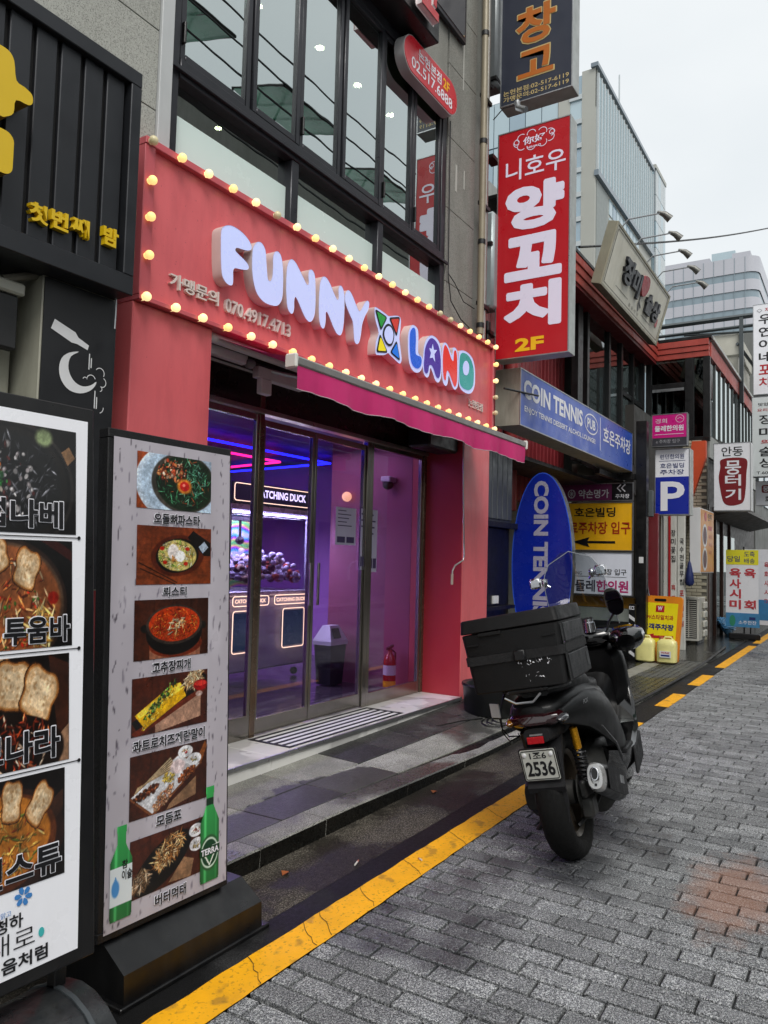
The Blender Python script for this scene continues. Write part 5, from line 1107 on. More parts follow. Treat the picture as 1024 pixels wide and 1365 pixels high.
t = thing('sign_spotlight', 'small dusty spotlight under the dark blue lightbox', 'lamp', (7.7, 3.25, 6.5)); MB().tube([(7.72, 3.24, 6.66), (7.70, 3.22, 6.58), (7.68, 3.12, 6.52)], .035, 10).build('lamp_shade', K['alu'], t, True); MB().tube([(7.66, 3.5, 6.5), (7.66, 3.38, 6.6), (7.7, 3.26, 6.62)], .006, 6).build('wire', K['cable'], t, True)
s, f = lightbox('skewer_sign', 'tall red lightbox with white Korean syllables and a yellow 2F', (7.75, 3.475, 3.77), .845, 2.59, .20, mat('red_sheet', '#b0141f', .33, 0, .03, 1.5, dirt=.04, emis='#c01020', es=.05))
Wt = mat('lilac_white', '#dcd8ea', .35, 0, 0, emis='#dcd8ea', es=.08)
txt(s, f, '니호우', .10, 2.01, .79, 2.25, Wt, .01, .004); txt(s, f, '양', .10, 1.42, .78, 1.94, Wt, .065, .004); txt(s, f, '꼬', .10, .86, .76, 1.36, Wt, .065, .004); txt(s, f, '치', .10, .32, .76, .82, Wt, .065, .004); txt(s, f, '2F', .24, .07, .57, .215, mat('gold_print', '#e0b01a', .35, 0, 0, emis='#e0b01a', es=.1), .05, .004)
q = MB()
for i in range(9):
    a = R(20+i*40); cx, cz = .43+.19*math.cos(a), 2.43+.07*math.sin(a); stroke(q, f, [(cx+.05*math.cos(a+R(b)), cz+.045*math.sin(a+R(b))) for b in range(-90, 91, 20)], .008, .004)
q.build('cloud_emblem', Wt, s); txt(s, f, '你好', .30, 2.385, .56, 2.475, Wt, .02, .005); txt(s, f, 'NIHAO', .35, 2.335, .51, 2.36, Wt, .02, .005)
q = MB(); stroke(q, f, [(.225+.03*math.cos(R(a)), 2.44+.028*math.sin(R(a))) for a in range(0, 390, 30)], .008, .005); stroke(q, f, [(.635+.03*math.cos(R(a)), 2.455+.028*math.sin(R(a))) for a in range(0, 390, 30)], .008, .005); q.build('swirl_emblem', Wt, s)
for v in (.3, 1.3, 2.3): MB().obox((7.72, 3.53, 3.77+v), (.1, 0, 0), (0, .055, 0), (0, 0, .02)).build('bracket', K['black'], s)
# coin tennis long lightbox
m_blue = mat('blue_sheet', '#2b52b4', .35, 0, .07, 1.5, dirt=.08, dcol='#2b3a66')
s, f = lightbox('tennis_pub_sign', 'long blue lightbox reading COIN TENNIS above the parking entrance', (7.95, 3.25, 3.07), 4.85, .65, .30, m_blue, yaw=0, case=mat('cream_lightbox', '#a29d90', .5, .1, .12, 4, dirt=.5, dcol='#3f3c33'))
txt(s, f, 'COIN TENNIS', .10, .33, 2.22, .55, K['txtwhite'], .035, .004); txt(s, f, 'ENJOY TENNIS DESSERT ALCHOL LOUNGE!', .13, .16, 2.80, .245, K['txtwhite'], .02, .004); txt(s, f, 'PUB', 2.43, .36, 2.80, .50, K['txtwhite'], .03, .004)
q = MB(); stroke(q, f, [(2.615+.30*math.cos(R(a)), .43+.135*math.sin(R(a))) for a in range(0, 375, 15)], .018, .004); q.build('oval_outline', K['txtwhite'], s)
MB().fbox(f, 3.04, 3.055, .12, .60, .001, .004).build('divider_line', K['txtwhite'], s); txt(s, f, '호은주차장', 3.19, .26, 4.72, .50, K['txtwhite'], .02, .004)
MB().tube([(7.62, 3.3, 3.42), (8.35, 3.19, 3.47)], .012, 6).build('stay_rod', K['black'], s)
fr_ = thing('sign_gantry', 'black steel post and beam carrying the blue lightbox', 'post', (12.9, 3.12, 0))
MB().box(12.84, 13.0, 3.03, 3.20, 0, 3.92, .006).build('post', K['black'], fr_); MB().box(12.86, 12.96, 3.2, 4.35, 2.95, 3.05, .004).build('beam', K['black'], fr_); MB().obox((12.3, 3.5, 2.98), (.6, 0, 0), (0, .04, 0), (0, 0, .04)).build('arm', K['black'], fr_)
MB().obox((12.91, 3.95, 3.2), (0, .28, .19), (0, -.02, .03), (.03, 0, 0)).build('brace', K['black'], fr_); MB().box(12.8, 12.9, 3.25, 3.4, 2.95, 3.2).build('brace', K['black'], fr_)
MB().box(13.0, 13.12, 2.97, 3.14, 2.35, 2.78, .01).build('meter_box', mat('meter_grey', '#5c6263', .5, .2, .1, 4, dirt=.2), fr_)
MB().box(12.825, 12.84, 3.07, 3.14, 1.58, 1.68).build('sticker', K['white'], fr_)
# stack of parking boards, three lightweight boards on one frame
X_ = 12.9; Y0 = 4.85
fS = Fr((X_-.02, Y0, 1.01), -90); o_ = .48
def board(name, lab, v0, v1, m, u1=1.60):
    s = thing(name, lab, 'sign', fS.p(0, v0)); MB().fbox(fS, 0, u1, v0, v1, -.05, 0, .004).build('panel', m, s)
    q = MB(); q.fbox(fS, 0, u1+.01, v0, v0+.015, 0, .012); q.fbox(fS, 0, u1+.01, v1-.015, v1, 0, .012); q.fbox(fS, u1-.01, u1+.012, v0+.015, v1-.015, 0, .012); q.build('edge_trim', K['alu'], s); return s
s = board('clinic_board', 'purple board with a black arrow panel, topmost of the parking board stack', 1.595, 1.90, mat('purple_sheet', '#7a2f60', .4, 0, .05, 2, dirt=.1))
MB().fbox(fS, o_+.77, 1.60, 1.60, 1.895, 0, .003).build('black_panel', mat('parking_black', '#141418', .4, 0, .05, 3), s); txt(s, fS, '약손명가', o_+.20, 1.65, o_+.72, 1.80, K['txtwhite'], .015, .004)
q = MB(); stroke(q, fS, [(o_+.08+.06*math.cos(R(a)), 1.73+.07*math.sin(R(a))) for a in range(0, 375, 15)], .012, .004)
for a in range(0, 180, 45): stroke(q, fS, [(o_+.08-.06*math.cos(R(a)), 1.73-.07*math.sin(R(a))), (o_+.08+.06*math.cos(R(a)), 1.73+.07*math.sin(R(a)))], .008, .004)
q.build('wheel_emblem', K['txtwhite'], s)
q = MB()
for u in (.86, .93): stroke(q, fS, [(o_+u+.06, 1.87), (o_+u, 1.81), (o_+u+.06, 1.75)], .02, .005)
q.build('arrow_print', K['txtwhite'], s); txt(s, fS, '주차장', o_+.83, 1.64, o_+1.06, 1.71, K['txtwhite'], .01, .006)
s = board('parking_board', 'yellow parking entrance board with red letters and a black arrow', .76, 1.58, mat('amber_sheet', '#f0b414', .45, 0, .12, 2, dirt=.2, dcol='#7a5510', bump=.1, bs=6))
txt(s, fS, '호은빌딩', o_+.13, 1.33, o_+.83, 1.49, K['txtblack'], .02, .004); txt(s, fS, '유료주차장 입구', o_-.13, 1.04, o_+1.08, 1.25, mat('brick_red_print', '#a32a12', .4, 0, 0), .02, .004)
q = MB(); q.fbox(fS, o_+.30, o_+.83, .885, .925, .001, .004); q.prism(fS, [(o_+.10, .905), (o_+.40, .99), (o_+.36, .915), (o_+.36, .895), (o_+.40, .82)], None, .006); q.build('arrow_print', K['txtblack'], s)
s = board('clinic_white_board', 'white board naming a clinic in black and pink Korean letters', .02, .745, mat('cool_white_sheet', '#e2e6f2', .4, 0, .04, 2, dirt=.08))
txt(s, fS, '주차장 입구', o_+.48, .36, o_+1.02, .46, K['txtblack'], .01, .004); MB().fbox(fS, o_+.1, o_+1.02, .325, .33, .001, .004).build('rule_line', K['txtblack'], s); txt(s, fS, 'CLINIC', o_-.05, .35, o_+.26, .41, mat('grey_print', '#77797f', .4, 0, 0), -.005, .004) if False else txt(s, fS, 'ING', o_+.16, .35, o_+.27, .41, mat('grey_print', '#77797f', .4, 0, 0), 0, .004)
txt(s, fS, '경희둘레', o_-.2, .07, o_+.50, .27, mat('slate_print', '#3d3f4d', .4, 0, 0), .025, .004); txt(s, fS, '한의원', o_+.52, .07, o_+1.05, .27, mat('magenta_print', '#b01468', .4, 0, 0), .025, .004)
# wall behind and below the boards
pw = thing('parking_wall', 'low wall with ochre stripe and grey panels under the parking boards', 'wall', (13.0, 4, 0))
for y0, y1, z0, z1, c, nm in ((3.22, 5.6, .82, 1.0, '#8a6320', 'ochre_panel'), (3.22, 5.6, .60, .815, '#8f9690', 'grey_panel'), (3.22, 5.6, .02, .595, '#202223', 'dark_panel')): MB().box(13.0, 13.1, y0, y1, z0, z1, .004).build(nm, mat(nm, c, .35, 0, .15, 3, dirt=.3), pw)
sp = thing('striped_post', 'black post with white diagonal stripes beside the parking boards', 'post', (12.65, 3.2, 0))
MB().box(12.6, 12.68, 3.14, 3.24, 0, .92, .006).build('post', K['black'], sp); f = Fr((12.598, 3.24, 0), -90)
for i in range(5): MB().prism(f, [(0.005, .14+i*.14), (.095, .08+i*.14), (.095, .14+i*.14), (.005, .20+i*.14)], None, .002).build('stripe', K['white'], sp)
txt(sp, f, 'KCS', .01, .83, .09, .89, K['txtwhite'], .02, .003)
# blue and grey wall bits in the alley
al = thing('alley_wall', 'dirty concrete rear wall of the parking alley behind the oval sign', 'wall', (10.5, 5, 0))
MB().box(7.62, 13.5, 4.95, 5.1, 0, 2.95).build('wall', mat('alley_concrete', '#6f716c', .7, 0, .2, 1.5, bump=.3, bs=60, dirt=.5), al)
t = thing('small_blue_sign', 'small blue wall sign with a white S behind the oval sign', 'sign', (9.6, 4.9, 2)); f = Fr((9.05, 4.93, 1.98), 0); MB().fbox(f, 0, 1.7, 0, .42, 0, .02, .004).build('panel', mat('navy_blue_sheet', '#1b2f7c', .4, 0, .05, 3), t); txt(t, f, 'SCREEN', .35, .08, 1.5, .33, K['txtwhite'], .03, .024)
# corrugated dark red cladding over the alley
rc = thing('red_cladding', 'dark red corrugated cladding above the parking entrance', 'wall', (10.5, 4.5, 2.5))
m_rc = mat('dark_red_metal', '#7c1f26', .5, .1, .1, 2, dirt=.25, dcol='#3c1216'); x = 7.7
q = MB(); q.box(7.7, 13.2, 4.62, 4.7, 2.5, 6.1); q.build('cladding_back', m_rc, rc)
while x < 13.15:
    MB().box(x+.01, x+.15, 4.58, 4.62, 2.5, 6.1, .012).build('metal_sheet', m_rc, rc); x += .17
MB().tube([(9.3, 4.4, 1.9), (9.3, 4.4, 6.2)], .11, 14).build('red_pipe', mat('red_pipe', '#8b2f2e', .4, 0, .1, 3, dirt=.2), rc, True)
for x in (10.55,): MB().tube([(x, 4.45, 2.3), (x, 4.45, 4.9)], .1, 14).build('red_pipe', MATS['red_pipe'], rc, True)
MB().tube([(9.0, 4.1, 2.85), (9.6, 4.1, 2.83), (9.66, 4.1, 2.6)], .045, 10).build('white_pipe', K['white'], rc, True)
MB().tube([(8.6, 3.9, 2.62), (9.0, 3.9, 2.58), (9.04, 3.9, 2.35)], .04, 10).build('white_pipe', K['white'], rc, True)
q = MB(); q.box(7.7, 13.2, 3.8, 4.58, 2.9, 2.95); q.build('soffit', K['black'], rc)
# dark duct panel and cabinet just past the pink pillar
dp = thing('grey_shutter_box', 'grey ribbed metal panel above a black cabinet beside the pink pillar', 'cabinet', (8.4, 3.7, 0))
mg = mat('grey_ribbed', '#5e6266', .45, .4, .1, 4, dirt=.25)
MB().box(7.64, 8.86, 3.72, 4.5, 2.02, 3.05).build('panel_back', mg, dp)
for i in range(8): MB().box(7.66+i*.15, 7.79+i*.15, 3.70, 3.72, 2.05, 3.03, .006).build('rib', mg, dp)
MB().box(7.64, 8.95, 3.66, 4.5, 1.95, 2.02, .005).build('shelf', K['black'], dp); MB().box(8.2, 8.9, 3.75, 4.45, .05, 1.95, .01).build('cabinet_body', mat('cabinet_black', '#0e0e10', .4, .1, .2, 4), dp)
MB().box(7.64, 8.2, 3.9, 4.45, .05, 1.95, .01).build('grey_panel', mat('cabinet_grey', '#33363a', .5, .2, .2, 4, dirt=.2), dp); MB().box(7.64, 8.95, 3.68, 4.4, .98, 1.02).build('shelf', K['black'], dp)
MB().box(8.4, 8.55, 3.73, 3.75, 1.05, 1.14).build('sticker', K['white'], dp); MB().lathe([(.005, 0), (.05, -.08)], (7.95, 3.7, 1.12), (0, 0, 1), 12).build('bell_lamp', K['chrome'], dp, True)
q = MB(); q.box(7.62, 7.70, 3.5, 3.62, 2.4, 4.2, .01); q.build('black_post', K['black'], dp)
# oval standing sign
s = thing('oval_sign', 'tall blue oval standing sign with silver vertical COIN TENNIS lettering', 'sign', (9, 3.36, .3))
f = Fr((8.97, 3.355, 1.53), -86); el = ell(0, 0, .375, 1.12, 56)
MB().prism(f, el, -.16, -.004, True).build('casing', mat('oval_side', '#16181b', .35, .2, .1, 4), s, True); MB().prism(f, ell(0, 0, .365, 1.11, 56), -.004, .004).build('panel', mat('deep_blue_sheet', '#0c2390', .25, 0, .06, 1.5, coat=.2), s)
q = MB(); stroke(q, f, [(a, b) for a, b in ell(0, 0, .372, 1.116, 56)+[(.372, 0)]], .012, .006); q.build('rim', mat('rim_blue', '#2c56d0', .3, 0, 0), s)
ft = Fr(f.p(-.105, 1.02, 0), U=-f.V, V=f.U); txt(s, ft, 'COIN TENNIS 24', 0, 0, 2.0, .185, mat('silver_print', '#a9a6ba', .3, .2, .05, 3), .045, .007)
MB().box(8.9, 9.2, 3.1, 3.6, .02, .12, .01).build('foot', K['blackp'], s); MB().box(9.0, 9.08, 3.3, 3.4, .1, .6).build('stand_post', K['black'], s)
# dental clinic A-board with two water cans
s = thing('dental_board', 'orange plastic board with yellow dental parking notice and red arrow', 'sign', (13, 2.9, .02)); f = Fr((12.907, 3.233, .02), -101.4, -11.3)
MB().prism(f, rpoly(0, 0, .72, 1.055, .05), -.05, 0, True).build('board', mat('orange_plastic', '#e0861e', .45, 0, .08, 3, dirt=.25), s, True); MB().prism(f, rpoly(.07, .30, .66, .94, .01), None, .004).build('notice_sheet', mat('notice_yellow', '#eedb1a', .4, 0, .06, 3, dirt=.15), s)
MB().prism(f, rpoly(.26, .965, .46, 1.01, .02), None, .003).build('hand_slot', K['txtblack'], s)
MB().fbox(f, .30, .44, .79, .90, .004, .007).build('red_square', mat('logo_red', '#b3242a', .4, 0, 0), s); txt(s, f, 'W', .33, .815, .41, .885, K['txtwhite'], .03, .009); txt(s, f, 'W스타일치과', .15, .665, .60, .745, MATS['logo_red'], .02, .007); txt(s, f, '고객주차장', .10, .50, .62, .60, mat('navy_print', '#1a2c6e', .4, 0, 0), .04, .007)
q = MB(); q.prism(f, [(.12, .385), (.30, .44), (.30, .41), (.62, .42), (.62, .375), (.30, .365)], None, .007); q.build('arrow_print', MATS['logo_red'], s)
MB().tube([(12.93, 3.0, 1.05), (12.96, 3.02, 1.12), (13.0, 3.08, 1.45), (13.05, 3.12, 1.7)], .012, 6).build('tie_rope', K['black'], s, True)
m_jug = mat('jerrycan_plastic', '#e3dc92', .35, 0, .1, 5, dirt=.25, dcol='#8a8448', coat=.1)
for i, (y, lab) in enumerate(((2.99, 'plain pale yellow water can leaning at the left of the orange board'), (2.66, 'pale yellow water can with a printed paper label at the right of the orange board'))):
    t = thing('water_can', lab, 'jerrycan', (12.63, y, .02), 'water cans before the orange board')
    q = MB(); c = Vector((12.66, y, 0)); rg = []
    for z, a, b in ((.03, .12, .08), (.05, .145, .10), (.30, .15, .105), (.36, .14, .095), (.40, .09, .06)):
        rg.append([c+Vector((b*math.copysign(abs(math.sin(k*math.pi/8))**.45, math.sin(k*math.pi/8)), a*math.copysign(abs(math.cos(k*math.pi/8))**.45, math.cos(k*math.pi/8)), z)) for k in range(16)])
    q.rings(rg); q.build('can_body', m_jug, t, True); q = MB(); q.tube([c+Vector((0, -.09, .37)), c+Vector((0, -.06, .43)), c+Vector((0, .03, .43)), c+Vector((0, .06, .38))], .016, 8); q.build('handle', m_jug, t, True)
    MB().lathe([(.03, .37), (.03, .43)], (12.66, y+.09, 0), (0, 0, 1), 12).build('cap', mat('cap_red%d' % i, ('#b5ab72', '#a85a50')[i], .4), t, True)
    if not i: continue
    ff = Fr((12.548, y+.09, .12), -90); MB().fbox(ff, 0, .17, 0, .10, 0, .004).build('paper_label', K['white'], t); txt(t, ff, 'WAX', .02, .06, .15, .09, MATS['logo_red'], .03, .006); MB().fbox(ff, .02, .15, .02, .045, .004, .006).build('label_band', K['txtblue'], t)
# P sign and magenta clinic sign on one pole
s, f = lightbox('parking_sign', 'white and blue lightbox with a large white P', (13.6, 3.07, 2.41), .57, 1.13, .32, K['wsheet'])
MB().fbox(f, .015, .555, .015, .65, .001, .004).build('blue_field', mat('parking_blue', '#14289a', .35, 0, .04, 3), s); txt(s, f, 'P', .10, .07, .49, .57, K['txtwhite'], .02, .008)
for b_, v in (('런던한의원', .955), ('호은빌딩', .80), ('주차장', .69)): txt(s, f, b_, .09, v, .48, v+.085, mat('navy_print', '#1a2c6e'), .01, .004)
MB().fbox(f, .07, .50, .92, .927, .001, .004).build('rule_line', MATS['navy_print'], s); MB().tube([(13.8, 3.0, 2.4), (13.8, 3.0, 0)], .04, 10).build('pole', K['steel'], s, True)
s, f = lightbox('clinic_sign', 'magenta and grey lightbox mounted above the parking sign', (13.5, 3.10, 3.57), .58, .56, .14, mat('magenta_sheet', '#cc1a80', .35, 0, .05, 2), case=K['blackp'])
MB().fbox(f, .012, .568, .012, .15, .001, .004).build('grey_field', mat('sign_grey', '#3a3a40', .4, 0, 0), s); txt(s, f, '경희', .06, .40, .25, .48, K['txtwhite'], -.005, .004); txt(s, f, '둘레한의원', .05, .26, .52, .36, K['txtwhite'], .025, .004); txt(s, f, '« 주차장 입구', .07, .055, .46, .12, mat('grey_white', '#a9a9ae'), -.002, .006)
q = MB(); stroke(q, f, [(.46+.065*math.cos(R(a)), .465+.065*math.sin(R(a))) for a in range(0, 375, 15)], .006, .004); stroke(q, f, [(.42, .46), (.46, .485), (.50, .46)], .006, .004); q.build('round_logo', K['txtwhite'], s); MB().fbox(f, .05, .52, .205, .212, .001, .004).build('rule_line', K['txtwhite'], s)
# columns and posters right of the P pole
c1 = thing('end_wall', 'white panelled wall end with vertical Korean writing and red edges', 'wall', (15, 3.1, 0))
m_wp = mat('old_white_panel', '#d2d3cc', .5, 0, .08, 3, dirt=.3, dcol='#5a584e'); m_rd = mat('dark_red_post', '#6e2026', .45, 0, .1, 3, dirt=.2)
MB().box(13.3, 13.42, 2.95, 3.14, 0, 2.42, .01).build('red_post', m_rd, c1)
for (y0, y1) in ((3.13, 3.33), (2.99, 3.10), (2.84, 2.98)): MB().box(15.0, 15.1, y0, y1, .0, 2.6, .01).build('panel', m_wp, c1)
MB().box(14.98, 15.05, 3.10, 3.13, 0, 2.6).build('red_strip', MATS['logo_red'], c1); MB().box(15.1, 17.4, 2.95, 3.4, 2.6, 2.75).build('lintel', m_rd, c1)
fv = Fr((14.995, 3.33, 0), -90)
for i, ch in enumerate('장미꽃집'): txt(c1, fv, ch, .245, 2.1-i*.16, .325, 2.22-i*.16, K['txtblack'], .01, .003, name='letter')
for i, ch in enumerate('국수전골무침'): txt(c1, fv, ch, .40, 1.95-i*.15, .47, 2.06-i*.15, K['txtblack'], .01, .003, name='letter')
for i, ch in enumerate('포장회무침'): txt(c1, fv, ch, .40, 1.0-i*.14, .47, 1.10-i*.14, MATS['logo_red'], .02, .003, name='letter')
for z in (1.1, .9): txt(c1, fv, '회', .255, z, .32, z+.1, MATS['logo_red'], .02, .003, name='letter')
q = MB()
for z in (1.45, 1.25, .78): MB().prism(fv, ell(.10, z, .022, .028, 12), None, .004).build('green_sticker', mat('green_print', '#1f7a4a', .4, 0, 0), c1)
bw = thing('brick_wall', 'weathered beige brick wall beside the air conditioner', 'wall', (17.45, 3.1, 0))
MB().box(17.46, 17.6, 2.86, 4.1, 0, 4.28).build('wall', mat('mortar_b', '#6a675e', .8, 0, .15, 4), bw)
m_br = mat('beige_brick', '#b3ad98', .7, 0, .2, 6, bump=.3, bs=90, rand=.15, dirt=.25); r = random.Random(2)
bme = bpy.data.meshes.new('brick'); q = MB().obox((0, 0, 0), (.012, 0, 0), (0, .098, 0), (0, 0, .03), .004); bme.from_pydata(q.v, [], q.f); bme.materials.append(m_br); nb_ = 0
for j in range(60):
    for i in range(5):
        y = 2.97+i*.205+(j % 2)*.1; z = .04+j*.071
        if nb_ >= 295 or y > 3.75: continue
        o = bpy.data.objects.new('brick', bme); COL.objects.link(o); o.parent = bw; o.location = Vector((17.452+r.uniform(-.003, .003), y, z))-ORG[bw.name]; nb_ += 1
t = thing('orange_beam', 'slanted orange painted beam above the brick wall', 'beam', (17.3, 3, 3)); ff = Fr((17.3, 0, 0), U=(0, -1, 0), V=(0, 0, 1))
MB().prism(ff, [(-3.14, 4.22), (-2.86, 4.22), (-2.86, 3.85), (-3.22, 2.75), (-3.26, 2.75), (-3.26, 3.2)], -.15, 0, True).build('beam', mat('orange_red_paint', '#d0502a', .5, 0, .1, 4, dirt=.2), t)
t = thing('menu_lightbox', 'orange brown lightbox with dish ovals on the street front', 'sign', (15.7, 2.6, 1.43)); f = Fr((15.0, 2.57, 1.43), 0)
MB().fbox(f, 0, 1.44, 0, 1.2, -.19, -.004, .006).build('casing', K['white'], t); MB().fbox(f, .04, 1.42, .02, 1.18, -.004, .002).build('panel', mat('tan_sheet', '#cf8c3a', .4, 0, .08, 2), t)
for z in (.70, .26): MB().prism(f, ell(.42, z, .26, .22, 20), None, .005).build('plate_print', K['white'], t); MB().prism(f, ell(.42, z, .19, .17, 20), None, .007).build('dish_print', mat('dish_purple', '#5f4148', .5, 0, .5, 30), t)
txt(t, f, '안주', .75, 1.0, 1.2, 1.14, K['txtblack'], .02, .004); MB().prism(f, ell(.5, 1.06, .13, .09, 16), None, .004).build('seal_print', MATS['logo_red'], t); MB().fbox(f, .8, 1.2, .82, .90, .002, .005).build('red_bar', MATS['logo_red'], t)
for z in (.35, .5, .65): txt(t, f, '육회', .85, z, 1.15, z+.08, MATS['txtred'] if 'txtred' in MATS else K['txtred'], .01, .004)
# outdoor unit of an air conditioner
t = thing('outdoor_unit', 'white air conditioner outdoor unit with dark louvres standing on the wet pavement', 'air conditioner', (16.4, 2.9, 0), local=True, rot=(0, 0, 0)); t.location = (.12, -.24, 0); m_ac = mat('ac_shell', '#c9c8be', .45, 0, .08, 4, dirt=.35)
MB().box(16.22, 17.0, 3.08, 3.43, .06, .92, .012).build('shell', m_ac, t); f = Fr((16.215, 3.41, .1), -90); MB().fbox(f, 0, .30, .02, .78, -.002, .002).build('grille_recess', K['txtblack'], t)
for i in range(19): MB().fbox(f, .01, .29, .04+i*.039, .055+i*.039, .002, .012).build('louvre', m_ac, t)
MB().fbox(f, .14, .16, .03, .77, .003, .016).build('grille_bar', m_ac, t)
for i in range(4): MB().box(16.62+.02, 16.98, 3.03, 3.08, .12+i*.19, .26+i*.19, .02).build('side_vent', m_ac, t)
for y in (3.12, 3.38): MB().box(16.25, 16.95, y-.02, y+.02, 0, .06).build('foot', K['black'], t)
t = thing('clear_tray', 'clear plastic tray with a blue cap lying on the outdoor unit', 'tray', (16.4, 3.2, .92)); MB().box(16.3, 16.7, 3.12, 3.38, .93, .99, .02).build('tray', mat('clear_plastic', '#b9c4c4', .2, 0, .1, 5, alpha=.7), t); MB().lathe([(.03, 0), (.03, .05)], (16.45, 3.15, .99), (0, 0, 1), 10).build('cap', mat('cap_blue', '#3f8fb5', .4), t, True)
t = thing('blue_umbrella', 'folded dark blue umbrella hanging beside the white wall end', 'umbrella', (15.2, 2.75, 1.3)); MB().lathe([(.01, .45), (.03, .4), (.07, .2), (.085, .05), (.06, 0), (.012, -.02)], (15.0, 2.76, 1.20), (0, 0, 1), 10).build('canopy', mat('umbrella_blue', '#16255c', .6, 0, .2, 8), t, True); MB().tube([(15.0, 2.76, 1.6), (15.0, 2.76, 1.8)], .01, 6).build('handle', K['black'], t)
t = thing('blue_plastic_bag', 'crumpled light blue plastic bag lying behind the outdoor unit', 'bag', (19.4, 2.75, .02)); q = MB(); q.ball((0, 0, 0), (1, 1, 1), 28, 18); r = random.Random(8)
q.v = [(19.4+p[0]*.35*(1+r.uniform(-.15, .15)), 2.75+p[1]*.18*(1+r.uniform(-.2, .2)), .16+p[2]*.15*(1+r.uniform(-.3, .3))+.14*max(0, p[1])) for p in q.v]; q.build('bag_body', mat('bag_blue', '#5f9cc9', .3, 0, .2, 9), t)
# Andong sign and others
s, f = lightbox('restaurant_sign', 'white lightbox with three white syllables on a dark red blot', (17.0, 2.66, 2.70), .70, 1.40, .38, K['wsheet'], case=K['white'])
txt(s, f, '안동', .15, 1.12, .56, 1.32, K['txtblack'], .01, .004); bl = smooth_poly([(.14, 1.05), (.35, 1.09), (.58, 1.07), (.64, .98), (.62, .75), (.61, .5), (.57, .2), (.45, .12), (.28, .11), (.18, .2), (.12, .5), (.10, .7), (.13, .9)], 4); MB().prism(f, bl, None, .004).build('red_blot', mat('wine_print', '#7c121c', .4, 0, 0), s)
for i, ch in enumerate('뭉터기'): txt(s, f, ch, .22, .80-i*.29+(.0 if i else -.06), .52, 1.03-i*.29, K['txtwhite'], .02, .007)
SC = 21/15
s, f = lightbox('tall_white_sign', 'tall white lightbox with vertical Korean letters, upper of two at the right', (21, 2.36, 5.87), 1.1, 2.3, .3, K['wsheet'], case=K['white'])
for i, (ch, m) in enumerate((('우', 'b'), ('연', 'b'), ('이', 'b'), ('네', 'b'), ('포', 'r'), ('차', 'r'))): txt(s, f, ch, .13, 1.78-i*.32, .42, 2.03-i*.32, K['txtblack'] if m == 'b' else MATS['logo_red'], .02, .004)
q = MB(); stroke(q, f, [(.09, 2.14), (.15, 2.18), (.21, 2.14), (.15, 2.10), (.09, 2.14), (.15, 2.08), (.21, 2.14)], .008, .004); q.build('cube_logo', mat('grey_print', '#77797f'), s); txt(s, f, '자연', .27, 2.09, .5, 2.19, MATS['logo_red'], .02, .004)
s, f = lightbox('rose_pub_sign', 'white lightbox with brush style letters hung below the tall white sign', (20.9, 2.38, 3.80), 1.1, 2.0, .3, mat('cool_white2', '#dde3e3', .35, 0, .04, 2, dirt=.1), case=m_case)
txt(s, f, '맛있는', .14, 1.76, .5, 1.84, K['txtblack'], .02, .004); txt(s, f, '요리와술', .12, 1.62, .6, 1.70, MATS['logo_red'], .01, .004)
for i, ch in enumerate('장미'): txt(s, f, ch, .16, 1.30-i*.32, .46, 1.54-i*.32, K['txtblack'], .02, .004)
txt(s, f, '의', .2, .80, .4, .92, MATS['logo_red'], .03, .004)
for i, ch in enumerate('술상'): txt(s, f, ch, .16, .50-i*.28, .46, .74-i*.28, K['txtblack'], .02, .004)
txt(s, f, 'T.6088', .1, .06, .5, .13, K['txtblack'], .01, .004)
s, f = lightbox('small_white_sign', 'small white lightbox with a red blot beside the larger white restaurant sign', (21.4, 2.36, 3.12), .9, .62, .2, K['wsheet'], case=K['white'])
MB().prism(f, rpoly(.14, .32, .6, .52, .05), None, .004).build('red_blot', MATS['wine_print'], s); txt(s, f, '뭉터기', .17, .35, .57, .49, K['txtwhite'], .02, .007); txt(s, f, '화요', .22, .08, .48, .24, K['txtblack'], .02, .004)
# X banner
s = thing('street_banner', 'standing banner with yellow head, big red handwritten syllables and blue foot', 'banner', (18.3, 2.2, 0)); f = Fr((18.2, 2.60, .27), -88, -1)
MB().fbox(f, 0, .64, 0, 1.66, -.01, 0).build('banner_sheet', K['wsheet'], s); MB().fbox(f, 0, .64, 1.34, 1.66, 0, .004).build('yellow_head', mat('lemon_print', '#ece428', .4, 0, 0), s); MB().fbox(f, 0, .66, 0, .30, 0, .004).build('blue_foot', mat('sky_print', '#3f86b8', .4, 0, .2, 6), s)
txt(s, f, '당일', .03, 1.40, .28, 1.53, mat('navy_print', '#1a2c6e'), .01, .006); txt(s, f, '도축', .36, 1.51, .57, 1.63, MATS['navy_print'], .01, .006); txt(s, f, '배송', .36, 1.37, .57, 1.48, MATS['navy_print'], .01, .006)
rp = mat('brush_red', '#c33a44', .45, 0, 0)
for ch, u, v in (('육', .07, 1.06), ('육', .36, 1.06), ('사', .07, .83), ('시', .07, .61), ('미', .07, .38), ('회', .36, .38)): txt(s, f, ch, u, v, u+.23, v+.20, rp, .035, .006)
MB().prism(f, ell(.13, .13, .06, .12, 16), None, .007).build('bottle_print', mat('print_green', '#2f8a6a', .4, 0, 0), s); txt(s, f, '소주한잔', .25, .06, .6, .14, K['txtwhite'], .01, .007); MB().fbox(f, .46, .58, .16, .22, .004, .007).build('blue_square', MATS['navy_print'], s)
MB().box(18.2, 18.34, 1.93, 2.55, .0, .13, .02).build('base_weight', K['blackp'], s); MB().tube([(18.30, 2.25, .1), (18.27, 2.25, 2.0)], .015, 8).build('pole', K['black'], s, True)
